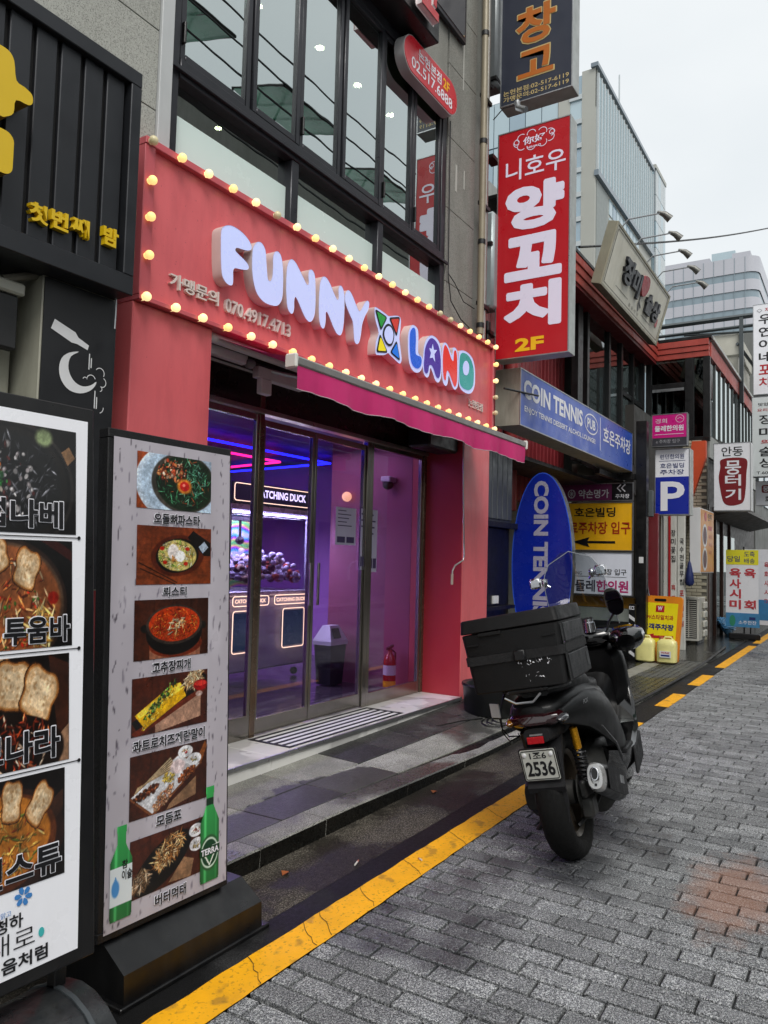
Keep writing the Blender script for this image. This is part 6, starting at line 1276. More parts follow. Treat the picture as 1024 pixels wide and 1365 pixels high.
s = thing('rear_banner', 'second white standing banner half hidden behind the red handwritten one', 'banner', (18.9, 2.0, 0)); f = Fr((18.9, 2.35, .3), -96, 0)
MB().fbox(f, 0, .58, 0, 1.66, -.01, 0).build('banner_sheet', K['wsheet'], s); MB().fbox(f, .3, .58, .1, .55, 0, .004).build('blue_print', MATS['sky_print'], s); MB().tube([(18.95, 2.2, 0), (18.95, 2.2, 1.95)], .015, 8).build('pole', K['black'], s)
for i in range(5): txt(s, f, '육회사시미'[i], .44, 1.25-i*.2, .54, 1.38-i*.2, rp, .02, .004)
# dark pot, loose cables and tags between pillar and scooter
t = thing('rubber_tub', 'round black rubber tub with coiled cables beside the pink pillar', 'tub', (6.75, 3.1, .1))
MB().lathe([(.0, .0), (.2, .0), (.245, .05), (.26, .26), (.275, .29), (.27, .31), (.23, .30), (.20, .2), (.0, .2)], (6.83, 3.05, .085), (0, 0, 1), 26, False).build('tub_body', mat('tub_rubber', '#101214', .4, 0, .2, 5, dirt=.15), t, True)
q = MB(); 
for k in range(3): q.tube([(6.6+.25*math.cos(a*.5)+k*.05, 2.85+.14*math.sin(a*.5)-k*.03, .095+.01*k) for a in range(13)], .008, 6)
q.build('cable_coil', K['cable'], t, True); MB().tube([(6.55, 3.0, .11), (6.3, 3.1, .11), (6.05, 3.15, .11), (5.95, 3.2, .105), (6.1, 3.25, .11), (6.5, 3.2, .12)], .007, 6).build('loose_cable', K['cable'], t, True)
r = random.Random(9)
for i in range(3):
    x, y = 7.05+i*.16, 3.38-i*.07; z = sw(x, y)+.004
    tag(MB().add([(x-.02, y, z), (x, y-.014, z+.01), (x+.022, y, z+.002), (x, y+.014, z+.008)], [(0, 1, 2, 3)]).build('fallen_leaf', MATS['dry_leaf']), 'dry brown leaf at the foot of the pink pillar, '+('nearest the marble step', 'between the step and the tub', 'tucked behind the rubber tub')[i], 'leaf', 'leaves at the pillar foot')
# ------------------------------------------------------------------ red roofed pub building
m_red = mat('red_timber', '#a8443a', .5, 0, .18, 3, bump=.2, bs=30, dirt=.25, dcol='#4a1e18', stretch=None); m_redd = mat('red_soffit', '#6b181e', .5, 0, .1, 2)
pub = thing('red_roof_building', 'two storey pub building with red stepped fascia and dark glass upper floor', 'building', (14.5, 4.2, 0))
for i, (z0, z1, o) in enumerate(((6.08, 6.22, .0), (6.225, 6.36, .05), (6.365, 6.50, .1))): MB().box(9.4, 17.5-.0, 3.9+o*0-.02*i, 4.2, z0, z1, .006).build('fascia_board', m_red, pub)
MB().box(9.4, 17.5, 3.92, 4.8, 6.02, 6.08).build('soffit', m_redd, pub); MB().box(9.4, 18.0, 3.85, 8, 6.51, 6.56).build('roof', K['black'], pub)
for i, (z0, z1) in enumerate(((6.08, 6.20), (6.205, 6.32), (6.325, 6.46))): MB().box(17.44-.02*i, 17.6, 2.82, 3.9, z0, z1, .006).build('fascia_board', m_red, pub)
MB().box(17.4, 17.7, 2.76, 3.95, 6.46, 6.54, .01).build('roof_cap', K['black'], pub)
MB().box(17.6, 26, 2.80, 2.86, 6.08, 6.42, .006).build('fascia_board', m_red, pub); MB().box(17.6, 26, 2.74, 3.2, 6.45, 6.53, .01).build('roof_edge', mat('roof_edge_white', '#b9bab5', .4, 0, .1, 3, dirt=.3), pub)
m_pg = glass('pub_glass', '#98a09d', .10, 0, 3, 1, '#e0e8e8', wob=.03); m_pgs = glass('street_glass', '#8a9492', .42, 0, 2, 1, '#e6eeee')
fm = MB(); 
def bar(*a): MB().box(*a, .006).build('mullion', K['black'], pub)
for x in (12.9, 13.28, 14.62, 15.5, 16.4, 17.3): bar(x-.06 if x > 13 else x-.2, x+.06, 4.14, 4.26, 3.3, 6.02)
MB().box(12.9, 17.4, 4.16, 4.24, 3.3, 3.42, .006).build('sill', K['black'], pub); MB().box(15.5, 17.4, 4.16, 4.24, 5.0, 5.1, .006).build('transom', K['black'], pub)
for a, b in ((13.34, 14.56), (14.68, 15.44), (15.56, 16.34), (16.46, 17.24)): MB().box(a, b, 4.19, 4.2, 3.42, 6.02).build('window_pane', m_pg, pub)
for y, w in ((4.08, .06), (3.22, .09), (2.87, .07)): MB().box(17.44, 17.56, y-w, y+w, 4.3, 6.08, .006).build('mullion', K['black'], pub)
MB().box(17.45, 17.55, 2.8, 4.1, 4.24, 4.34, .006).build('sill', K['black'], pub); MB().box(17.46, 17.54, 3.31, 4.02, 5.42, 5.56, .006).build('transom', K['black'], pub); MB().box(17.44, 17.46, 3.33, 4.0, 5.38, 5.44).build('metal_lip', K['alu'], pub)
for a, b in ((2.94, 3.13), (3.31, 4.02)): MB().box(17.49, 17.5, a, b, 4.34, 6.08).build('window_pane', m_pg, pub)
ff = Fr((17.58, 3.6, 4.7), -90); q = MB(); stroke(q, ff, [(.05+.42*math.cos(R(a)), .42*math.sin(R(a))) for a in range(0, 375, 15)], .05, 0); q.build('round_lattice', mat('lattice', '#4a4640', .5), pub)
MB().box(17.6, 17.62, 2.9, 4.1, 4.3, 6.05).build('inner_screen', mat('inner_screen', '#3d3b36', .7, 0, .2, 2), pub)
MB().box(12.9, 17.5, 5.2, 5.3, 3.3, 6.05).build('inner_wall', mat('inner_wall', '#2d2a26', .8, 0, .2, 1), pub)
x = 17.62
while x < 25.5:
    MB().box(x, x+.05, 2.82, 2.88, 4.35+(x-17.6)*.07, 6.08, .004).build('mullion', mat('grey_mullion', '#4d5150', .4, .3, .1, 3), pub); MB().box(x+.05, x+.62, 2.85, 2.855, 4.4+(x-17.6)*.07, 6.08).build('window_pane', m_pgs, pub); x += .67
MB().box(17.62, 26, 2.83, 2.9, 3.9, 4.38, .004).build('white_wall', mat('street_white', '#9a9c98', .5, 0, .1, 2, dirt=.3), pub)
MB().box(17.6, 26, 2.92, 3.3, 0, 3.9).build('dark_front', mat('dark_wood_front', '#241a16', .5, 0, .3, 3), pub)
for x in (17.7, 18.6, 19.6, 20.8): MB().box(x, x+.1, 2.86, 2.92, 0, 2.9, .004).build('front_post', mat('brown_post', '#3d241b', .45, 0, .15, 4), pub)
for i, x in enumerate((18.75, 19.75, 20.95)): MB().box(x, x+.8, 2.90, 2.91, .3, 2.3).build('window_pane', m_pg, pub)
MB().obox((21.2, 2.55, 2.72), (3.6, 0, 0), (0, .35, -.08), (0, .012, .04)).build('canopy', mat('brown_canopy', '#3f3a36', .5, 0, .15, 3, dirt=.2), pub)
MB().box(13.2, 17.4, 4.3, 4.4, 0, 3.3).build('ground_wall', mat('pub_ground_wall', '#4f4c45', .7, 0, .25, 1.5, dirt=.4), pub)
MB().box(13.3, 17.45, 3.35, 3.5, 2.75, 4.3).build('stair_wall', mat('stair_wall', '#2e2d2a', .7, 0, .3, 1.5, dirt=.5), pub)
t = thing('rental_poster', 'yellow rental poster with red letters inside the dark upper window', 'poster', (13.9, 4.3, 4.6)); f = Fr((13.62, 4.26, 4.6), 0); MB().fbox(f, 0, .72, 0, .95, 0, .004).build('poster_sheet', mat('poster_yellow', '#c9b81e', .5, 0, .05, 3), t); txt(t, f, '임', .08, .48, .35, .88, K['txtred'], .03, .006); txt(t, f, '대', .40, .30, .66, .70, K['txtred'], .03, .006); MB().fbox(f, -.05, .75, -.08, .0, 0, .004).build('white_strip', K['white'], t)
# tilted cream board with five lamps
s = thing('rose_pub_board', 'large cream tilted pub board with dark raised letters and a red rose', 'sign', (13.9, 3.45, 6)); f = Fr((11.94, 3.55, 6.012), .5, 16)
MB().fbox(f, 0, 3.975, 0, 1.01, -.16, -.008, .006).build('casing', mat('cream_board_side', '#8d8a78', .5, 0, .1, 3, dirt=.3), s); MB().fbox(f, .05, 3.92, .04, .97, -.008, 0).build('panel', mat('cream_board', '#dedbcb', .5, 0, .05, 2, dirt=.2, dcol='#6e6a58'), s)
q = MB(); q.fbox(f, 0, 3.975, 0, .035, -.008, .012); q.fbox(f, 0, 3.975, .975, 1.01, -.008, .012); q.fbox(f, 0, .05, .035, .975, -.008, .012); q.fbox(f, 3.925, 3.975, .035, .975, -.008, .012); q.build('board_frame', mat('cream_trim', '#a09c88', .5), s)
m_bl = mat('raised_dark', '#23252b', .45)
for ch, a, c, b, d in (('장', .80, .34, 1.38, .76), ('미', 1.42, .32, 1.90, .74), ('술', 2.45, .28, 2.90, .64), ('상', 2.95, .28, 3.46, .66)): txt(s, f, ch, a, c, b, d, m_bl, .04, 0, .05, name='letter')
q = MB(); q.prism(f, smooth_poly([(2.0, .78), (2.3, .82), (2.4, .68), (2.3, .52), (2.12, .46), (1.95, .58)], 3), 0, .04); q.build('rose_emblem', mat('rose_red', '#a03038', .5, 0, .2, 8), s); q = MB(); stroke(q, f, [(2.15, .46), (2.1, .3), (2.2, .2)], .05, .01); stroke(q, f, [(2.1, .36), (2.3, .28)], .04, .01); q.build('rose_stem', m_bl, s)
q = MB()
for u0, u1 in ((.7, 1.5), (2.45, 3.2)): stroke(q, f, [(u0, .2), (u1, .2)], .01, .004)
for v in (.08, .93): stroke(q, f, [(.12, v), (3.86, v)], .012, .004)
for u in (.12, 3.86): stroke(q, f, [(u, .08), (u, .93)], .03, .004)
put(q, f, '통 술 세 상', 1.6, .12, 2.3, .18, .0, .004); q.build('fine_print', mat('taupe_print', '#6e6a5c', .5, 0, 0), s); MB().prism(f, rpoly(3.45, .26, 3.6, .42, .03), None, .01).build('seal_print', MATS['logo_red'], s)
for i, u in enumerate((.25, 1.1, 1.95, 2.8, 3.7)):
    p = f.p(u, 1.01, 0); t = thing('board_lamp', ('first', 'second', 'third', 'fourth', 'last')[i]+' gooseneck lamp along the top of the cream tilted board', 'lamp', p, 'lamps over the cream board'); e = p+Vector((.15, -.55, .16))
    MB().tube([p, p+Vector((0, -.1, .1)), e], .012, 6).build('arm', K['alu'], t); MB().tube([e+Vector((0, .04, .03)), e+Vector((.05, -.06, -.01)), e+Vector((.1, -.14, -.09))], [.02, .05, .065], 10).build('lamp_head', mat('lamp_grey', '#6a6a66', .4, .4, .1, 5), t, True)
# steel frame terrace and rooftop clutter behind
tr = thing('steel_terrace', 'grey steel roof terrace frame behind the red roofed building', 'frame', (22, 3.5, 6)); mgs = mat('grey_steel', '#4f5557', .45, .4, .1, 3)
for a, b, r_ in (((22, 5.2, 8.22), (22, 2.0, 8.22), .07), ((22, 2.75, 5.9), (22, 2.75, 8.2), .07), ((22, 5.0, 7.95), (22, 2.4, 7.95), .045), ((22, 4.2, 7.9), (22, 2.4, 7.78), .03), ((22, 2.85, 7.5), (24, 2.6, 7.2), .05), ((24, 2.6, 4), (24, 2.6, 7.3), .06), ((20.2, 4.6, 6.6), (20.2, 4.6, 7.4), .04)):
    d = (Vector(b)-Vector(a)).normalized(); MB().tube([a, b], r_, 4).build('steel_bar', mgs, tr)
t = thing('roof_hut', 'pale cream rooftop hut under the steel terrace frame', 'hut', (21, 3.4, 6.5)); mh = mat('hut_cream', '#a8a69a', .6, 0, .1, 2, dirt=.3)
MB().box(22.1, 24.5, 2.85, 3.85, 6.3, 7.2).build('wall', mh, t); MB().box(22.05, 24.6, 2.8, 3.9, 7.2, 7.8, .03).build('canvas_roof', mat('hut_canvas', '#b9b7ab', .6, 0, .1, 3), t); MB().box(22.0, 23, 2.9, 3.2, 6.05, 6.3).build('ledge', mh, t)
# overhead cables
for i, (pts, r_, lab) in enumerate((([(11.9, 3.88, 6.66), (16, 3.2, 7.9), (25, 2.3, 11.9), (38, 1.0, 17.6)], .02, 'thick black cable running from the red roof across the sky'), ([(11.9, 3.88, 6.6), (14, 3.0, 7.0), (19, 2.4, 8.4), (25, 2.0, 10.9)], .006, 'thin wire dipping below the thick black cable'))):
    if i: continue
    t = thing('overhead_cable', lab, 'cable', pts[0]); a, b = Vector(pts[0]), Vector((25, 2.2, 11.72)); q = [a+(b-a)*k/16+Vector((0, 0, -.10*math.sin(math.pi*k/16))) for k in range(17)]; MB().tube(q+[b+(b-a)*.5+Vector((0, 0, .4))], r_, 6).build('wire', K['cable'], t, True)
# ------------------------------------------------------------------ far towers
m_tb = mat('tower_stone', '#9c9d96', .5, 0, .06, .2, rvar=.05, spec=.4); m_tg = mat('tower_glass', '#6f8a99', .12, 0, .1, .15, spec=1, ior=1.9, rvar=.04); m_tg2 = mat('tower_glass_pale', '#93a8b0', .15, 0, .08, .1, spec=1, ior=1.8, rvar=.05)
m_tw = mat('tower_white', '#a9b0b2', .3, 0, .05, .15, spec=.7); m_td = mat('tower_dark', '#65717a', .2, 0, .1, .2, spec=.8)
T = thing('glass_tower', 'tall pale stone and glass office tower, nearest the red sign', 'building', (100, 35, 0))
MB().box(90.3, 118.7, 27.84, 60, 0, 62).build('tower_core', m_td, T)
# street side face (y=27.54)
MB().box(90, 119, 27.5, 27.8, 57.5, 62.4).build('parapet_stone', m_tb, T); MB().box(89.6, 119.2, 27.1, 28, 62.4, 62.9).build('roof_edge', m_td, T)
for i in range(22): MB().box(90.6+i*1.3, 91.7+i*1.3, 27.35, 27.5, 49.5, 61.8).build('glass_panel', m_tg2, T); 
for i in range(23): MB().box(90.35+i*1.3, 90.6+i*1.3, 27.2, 27.52, 49.5, 61.9).build('fin', m_tw, T)
MB().box(89.8, 119, 27.0, 27.55, 48.7, 49.4).build('cornice', m_td, T)
MB().box(90.3, 119, 27.52, 27.8, 0, 49).build('stone_face', m_tb, T); MB().box(90.6, 95.4, 27.45, 27.52, 32.5, 48.5).build('grey_panel', mat('tower_grey', '#7d8381', .6, 0, .03, .2), T)
for i in range(9):
    for j in range(8): MB().box(96+i*1.7, 97.4+i*1.7, 27.42, 27.52, 29.5+j*2.4, 31.5+j*2.4).build('window', m_tg2 if (i+j) % 4 else m_tg, T)
MB().box(89.8, 119, 27.0, 27.55, 29.6-.6, 29.6-.0).build('cornice', m_td, T)
for i in range(9):
    for j in range(7): MB().box(91+i*1.6, 91.8+i*1.6, 27.42, 27.52, 4.5+j*3.4, 6.8+j*3.4).build('window', m_td, T)
# front face (x=90)
MB().box(89.95, 90.3, 27.5, 29.2, 0, 62.4).build('stone_pier', m_tb, T); MB().box(89.95, 90.3, 30.7, 32.2, 0, 62.4).build('stone_pier', m_tb, T)
for j in range(20): MB().box(90.05, 90.3, 29.2, 30.7, .6+j*3.1, 3.1+j*3.1).build('window', m_tg if j % 3 else m_tg2, T); MB().box(89.8, 90.1, 29.15, 30.75, j*3.1, .6+j*3.1).build('ledge', m_tw, T)
for i in range(12):
    for j in range(10): MB().box(90.1, 90.3, 32.3+i*2.2, 34.4+i*2.2, 1+j*6.1, 6.9+j*6.1).build('glass_panel', m_tg2 if (i*3+j) % 5 else m_tg, T)
t = thing('tower_annex', 'lower pale glass block beside the tall stone tower', 'building', (125, 29, 0)); MB().box(120, 126.8, 27.3, 36, 0, 63.2).build('annex_core', m_td, t)
for i in range(4):
    for j in range(15): MB().box(119.8, 120, 27.4+i*2.1, 29.4+i*2.1, .4+j*4.2, 4.5+j*4.2).build('glass_panel', m_tg2 if (i+j*2) % 5 else m_tw, t)
for i in range(4):
    for j in range(15): MB().box(120.2+i*1.65, 121.8+i*1.65, 27.1, 27.3, .4+j*4.2, 4.5+j*4.2).build('glass_panel', m_tw if (i+j) % 3 else m_tg2, t)
MB().box(119.7, 127, 27.0, 36, 63.2, 63.8).build('roof_edge', m_tb, t)
t = thing('roof_mast', 'thin roof mast and small tank on the tall tower roof', 'mast', (108, 29, 62.9)); MB().tube([(106, 29, 62.9), (106, 29, 71)], .12, 6).build('mast', m_tw, t); MB().lathe([(.9, 0), (.9, 1.6), (1.3, 1.7), (1.3, 2.1)], (108, 29.5, 62.9), (0, 0, 1), 12).build('tank', m_tb, t)
T = thing('banded_tower', 'far white office building with horizontal glass bands and rounded corner', 'building', (230, 35, 0))
def banded(x0, y0, z0, z1, m, o, nm):
    q = MB(); r_ = 3; pts = [(0, 30)]+[(r_-r_*math.cos(R(a)), r_-r_*math.sin(R(a))) for a in (0, 22, 45, 68, 90)]+[(45, 0)]
    pts = [(x0+o+px*(1), y0+o+py) for px, py in pts]; n = len(pts)
    q.add([(x, y, z0) for x, y in pts]+[(x, y, z1) for x, y in pts], [(i, i+1, n+i+1, n+i) for i in range(n-1)]+[tuple(range(n, 2*n))]); q.build(nm, m, T, True)
z = 84.6; m_b2 = mat('band_white', '#a8a9b0', .35, 0, .04, .1, spec=.5); m_g2 = mat('band_glass', '#76868f', .15, 0, .08, .1, spec=.9)
banded(220, 23.2, z-4.3, z, m_b2, 0, 'wall_band'); z -= 4.3
while z > 2: banded(220, 23.2, z-2.0, z, m_g2, .25, 'glass_band'); banded(220, 23.2, z-4.9, z-2.0, m_b2, 0, 'wall_band'); z -= 4.9
for i in range(10): MB().box(219.9, 220.02, 26.5+i*2.6, 26.6+i*2.6, 40, 84.5).build('panel_joint', m_g2, T)
MB().box(224, 234, 29.5, 35.5, 84.6, 88.2).build('penthouse', m_tg2, T); MB().box(222, 240, 25.5, 30, 84.6, 86.6).build('plant_room', m_b2, T); MB().box(221, 240, 35.5, 50, 84.6, 86).build('plant_room', m_b2, T)
# further street blocks beyond the signs
for i, (x0, x1, y0, y1, h, c, lab) in enumerate(((26.2, 34, 2.9, 9, 9, '#6b6d6a', 'grey block with shaded shop fronts beyond the white signs'), (34.5, 48, 3.0, 10, 11, '#7c7468', 'brown brick block further along the street'), (26, 60, 12, 20, 16, '#8a8c88', 'pale block rising behind the terrace'))):
    t = thing('street_block', lab, 'building', (x0, y0, 0)); MB().box(x0, x1, y0, y1, 0, h).build('wall', mat('block%d' % i, c, .6, 0, .15, .5, dirt=.3), t)
    n = int((x1-x0)/2)
    for k in range(n):
        for z in range(1, int(h/3)): MB().box(x0+.4+k*2, x0+1.8+k*2, y0-.04, y0, z*3+.6, z*3+2.2).build('window', m_tg, t)
    for k in range(3): MB().box(x0-.04, x0, y0+.6+k*1.8, y0+1.8+k*1.8, h-2.4, h-1).build('window', m_tg, t)
# ------------------------------------------------------------------ opposite side of the street (seen in the glass)
op = thing('opposite_building', 'grey shop building across the street with awnings', 'building', (4, -8, 0))
MB().box(-10, 9, -9, -6.2, 0, 3.6).build('wall', mat('opp_wall', '#7f7d76', .6, 0, .15, .6, dirt=.3), op); MB().box(9, 24, -9, -6.2, 0, 12.7).build('wall', MATS['opp_wall'], op); MB().box(24, 34, -9, -6.2, 0, 3.6).build('wall', MATS['opp_wall'], op)
struct(MB().box(-10, 45, -6.4, -5.2, -.02, .12).build('far_sidewalk', m_kerb))
for k in range(14):
    for z in (4.2, 7.0, 9.6) if k in (7, 8, 9, 10, 11) else (): MB().box(-9.4+k*2.8, -7.4+k*2.8, -6.2, -6.15, z, z+1.6).build('window', m_tg, op)
    MB().box(-9.4+k*2.8, -7.2+k*2.8, -6.2, -6.14, .3, 2.6).build('shop_window', m_pg, op)
m_cg = mat('green_canopy_glass', '#4fae8c', .2, 0, .2, 1, alpha=.75)
for k, (x, z) in enumerate(((11.4, 12.8), (15.8, 12.6), (20.2, 12.4))):
    t = thing('green_canopy', 'green glass canopy on a dark frame on the opposite roof, %s' % ('nearest', 'middle', 'farthest')[k]+' along the street', 'canopy', (x, -6.5, z), 'green canopies opposite')
    MB().obox((x, -6.2, z+1.2), (1.3, 0, 0), (0, .9, -.25), (0, .01, .03)).build('canopy_glass', m_cg, t)
    for xx in (x-1.3, x-.4, x+.4, x+1.3): MB().tube([(xx, -5.3, z+.95), (xx, -7.1, z+1.45), (xx, -7.1, z-.6)], .04, 6).build('rafter', K['black'], t)
    MB().tube([(x-1.3, -5.3, z+.95), (x+1.3, -5.3, z+.95)], .04, 6).build('rafter', K['black'], t)
for k in range(5):
    z = 9.6+k*.75; y = -3.0-k*.15; t = thing('street_wire', 'thin overhead wire %s along the opposite side of the street' % ('lowest', 'second lowest', 'middle', 'second highest', 'highest')[k], 'wire', (-10, y, z), 'overhead wires opposite'); MB().tube([(-10+i*3, y, z-.12*math.sin(i*.9)) for i in range(16)], .022, 5).build('wire', K['cable'], t)
# ------------------------------------------------------------------ delivery scooter leaning on its side stand
sco = thing('delivery_scooter', 'matte black scooter with a black delivery box leaning on its side stand', 'scooter', (4.10, 1.315, -.004), local=True, rot=(R(-12.4), 0, R(6)), scale=(1.21, 1.13, 1.275))
m_matt = mat('matte_black_body', '#040405', .42, 0, .12, 4, rvar=.08, spec=.28, coat=.04, bump=.02, bs=8); m_gloss = mat('gloss_black_body', '#040405', .12, 0, .1, 4, coat=.7, rvar=.05)
m_tyre = mat('tyre_rubber', '#070707', .8, 0, .3, 20, spec=.25, bump=.5, bs=120, dirt=.25, dcol='#1c1a17'); m_eng = mat('engine_grey', '#4b4b49', .45, .6, .3, 14, dirt=.5, dcol='#1c1a17'); m_plk = mat('rough_plastic', '#141416', .6, 0, .15, 12, spec=.3, bump=.4, bs=260, dirt=.25, dcol='#38383a')
def wheel(x, r_, w, rimr, nm):
    q = MB(); n = 44; rg = []
    for k in range(n):
        a = 2*math.pi*k/n; c, s_ = math.cos(a), math.sin(a); ring = []
        for j, (dy, dr) in enumerate(((-w*.30, -.085), (-w*.5, -.055), (-w*.48, -.022), (-w*.30, -.005), (0, 0), (w*.30, -.005), (w*.48, -.022), (w*.5, -.055), (w*.30, -.085))):
            rr = r_+dr-(.004 if (k % 2 and 2 <= j <= 6 and j != 4) else 0); ring.append(Vector((x+rr*c, dy, r_+rr*s_)))
        rg.append(ring)
    q.rings(rg, False, True); ty = q.build('tyre', m_tyre, sco, 60)
    q = MB(); q.lathe([(rimr, -w*.32), (rimr-.02, -w*.22), (rimr-.025, 0), (rimr-.02, w*.22), (rimr, w*.32)], (x, 0, r_), (0, 1, 0), 36, False); o = q.build('rim', mat('rim_bronze', '#4a4238', .4, .7, .15, 6, dirt=.4), sco, True)
    for k in range(10):
        a = 2*math.pi*(k//2)/5+(.12 if k % 2 else -.12); d = Vector((math.cos(a), 0, math.sin(a))); MB().tube([Vector((x, 0, r_))+d*.03, Vector((x, 0, r_))+d*(rimr-.02)], .011, 6).build('spoke', MATS['rim_bronze'], o)
    MB().lathe([(.0, -.06), (.05, -.055), (.05, .055), (0, .06)], (x, 0, r_), (0, 1, 0), 16).build('hub', m_eng, o, True)
    return o
wheel(0, .262, .135, .175, 'rear'); fw = wheel(1.32, .258, .11, .185, 'front')
MB().lathe([(.06, 0), (.11, .0), (.11, .005), (.06, .005)], (1.32, .07, .258), (0, 1, 0), 30).build('brake_disc', K['steel'], sco)
# swing arm, engine, gear housing
q = MB(); q.loft([(-.10, .13, .27, .03, .05, .05, 3), (.0, .13, .27, .05, .10, .10, 3), (.2, .13, .27, .055, .10, .09, 3), (.45, .12, .29, .06, .10, .10, 3), (.55, .1, .3, .05, .08, .08, 3)], 20); q.build('gear_housing', m_plk, sco, True)
q = MB(); q.loft([(.22, .0, .27, .10, .08, .07, 3), (.35, .0, .29, .13, .12, .11, 3), (.55, .0, .31, .12, .12, .13, 3), (.66, .0, .33, .08, .09, .09, 3)], 18); q.build('engine_block', m_eng, sco, True)
q = MB()
for i in range(7): q.lathe([(.055, 0), (.075, .003), (.075, .006), (.055, .009)], (.30+i*.022, -.08, .17), (1, 0, .1), 14)
o = q.build('cooling_fins', m_eng, sco); o['kind'] = 'stuff'
MB().obox((.06, -.105, .27), (.12, 0, -.01), (0, .018, 0), (0, 0, .035), .01).build('swing_arm', m_eng, sco, True)
q = MB(); q.obox((.02, -.10, .20), (.05, 0, 0), (0, .03, 0), (0, 0, .045), .012); q.build('brake_caliper', m_eng, sco, True)
MB().lathe([(.03, 0), (.075, .0), (.075, .006), (.03, .006)], (0, -.085, .262), (0, 1, 0), 26).build('axle_plate', m_eng, sco)
for (p, r_) in (([(.35, .14, .22), (.28, .20, .10), (.22, .30, .0)], .012), ([(.40, .08, .16), (.44, .12, .08), (.36, .16, .06)], .014)): MB().tube(p, r_, 8).build('stand', K['black'], sco, True)
MB().tube([(.02, -.03, .12), (.10, -.11, .18), (.2, -.13, .22)], .01, 6).build('brake_hose', K['cable'], sco, True)
# shocks
gold = mat('gold_shock', '#c98f1c', .25, .7, .08, 5)
for y in (-.115, .125):
    a, b = Vector((-.05, y, .53)), Vector((.0, y, .30)); d = b-a
    MB().tube([a+d*.0, a+d*.38], .019, 14).build('shock_body', gold if y < 0 else K['black'], sco, True); MB().tube([a+d*.3, b], .012, 8).build('shock_rod', K['chrome'], sco, True)
    q = MB(); q.tube([a+d*(.40+.56*k/72)+Vector((.028*math.cos(k*.6), .028*math.sin(k*.6), 0)) for k in range(73)], .0055, 5); q.build('spring', K['black'], sco, True)
# silencer
def capsule(c, ax, up, L, r1, r2, n=24):
    pass
ax = Vector((-.94, .0, .30)).normalized(); up = Vector((.30, 0, .95)).normalized(); yv = Vector((0, 1, 0)); c0 = Vector((.30, -.195, .205))
def rr_(s, a, b, p=2.6): return [c0+ax*s+yv*(a*math.copysign(abs(math.cos(2*math.pi*k/28))**(2/p), math.cos(2*math.pi*k/28)))+up*(b*math.copysign(abs(math.sin(2*math.pi*k/28))**(2/p), math.sin(2*math.pi*k/28))) for k in range(28)]
q = MB(); q.rings([rr_(0, .03, .04), rr_(.03, .042, .058), rr_(.1, .046, .066), rr_(.38, .044, .060), rr_(.42, .040, .055)]); q.build('silencer', mat('silencer_black', '#17181a', .4, .2, .15, 8, dirt=.2), sco, True)
q = MB(); q.rings([rr_(.419, .041, .056), rr_(.45, .040, .055), rr_(.465, .033, .047), rr_(.466, .02, .03), rr_(.455, .018, .028)], True); q.build('silencer_cap', mat('satin_metal', '#b5b5b4', .28, .6, .06, 6), sco, True)
ce = c0+ax*.4675; fe = Fr(ce, U=yv*-1, V=up)
MB().prism(fe, ell(0, .010, .015, .021, 22), None, 0).build('exhaust_hole', K['txtblack'], sco); q = MB(); q.tube([fe.p(.017*math.cos(R(a)), .010+.024*math.sin(R(a)), .002) for a in range(0, 375, 15)], .0035, 6, False); q.build('exhaust_ring', K['chrome'], sco, True)
MB().prism(fe, ell(0, -.032, .006, .006, 12), None, .001).build('drain_hole', K['txtblack'], sco)
q = MB(); q.rings([[c0+ax*s+Vector((0, -.046-.005*b, 0))+up*(u*k) for u in (-.05, -.015, .02, .055)]+[c0+ax*s+Vector((0, -.051-.005*b, 0))+up*(u*k) for u in (.055, .02, -.015, -.05)] for s, k, b in ((.06, .8, 0), (.15, 1, 1), (.34, 1, 1), (.40, .9, 0))]); q.build('heat_shield', m_plk, sco, True)
q = MB()
for k in range(3): q.obox(c0+ax*(.16+.025*k)+Vector((0, -.058, .01)), ax*.004, (0, .002, 0), up*.016)
o = q.build('vent_slots', K['alu'], sco); o['kind'] = 'stuff'
MB().tube([(.30, -.19, .2), (.40, -.16, .15), (.55, -.1, .13), (.6, -.02, .2)], .022, 10).build('exhaust_pipe', mat('rusty_pipe', '#3d2f26', .6, .5, .3, 10), sco, True)
# rear fender and plate holder
f = Fr((-.225, .085, .17), U=(0, -1, 0), V=(-.06, 0, 1)); 
q = MB(); q.prism(f, [(.035, .0), (.145, .0), (.165, .10), (.165, .30), (.015, .30), (.015, .10)], -.012, .0, True); q.build('mud_flap', m_plk, sco)
MB().prism(f, [(.07, .08), (.115, .08), (.13, .28), (.05, .28)], None, .006).build('flap_ridge', mat('flap_ridge', '#1c1d1f', .5), sco)
q = MB(); q.rings([[Vector((x, y*wd, z)) for y in (-1, -.4, .4, 1)]+[Vector((x+.01, y*wd, z-.02)) for y in (1, .4, -.4, -1)] for x, z, wd in ((-.255, .34, .085), (-.2, .45, .08), (-.1, .54, .075), (.05, .575, .07), (.2, .55, .07))]); q.build('rear_fender', m_plk, sco, True)
fp = Fr((-.262, .082, .372), U=(0, -1, 0), V=(-.20, 0, 1)); fp.U = fp.U*.76; fp.V = fp.V*.78; fp0 = fp

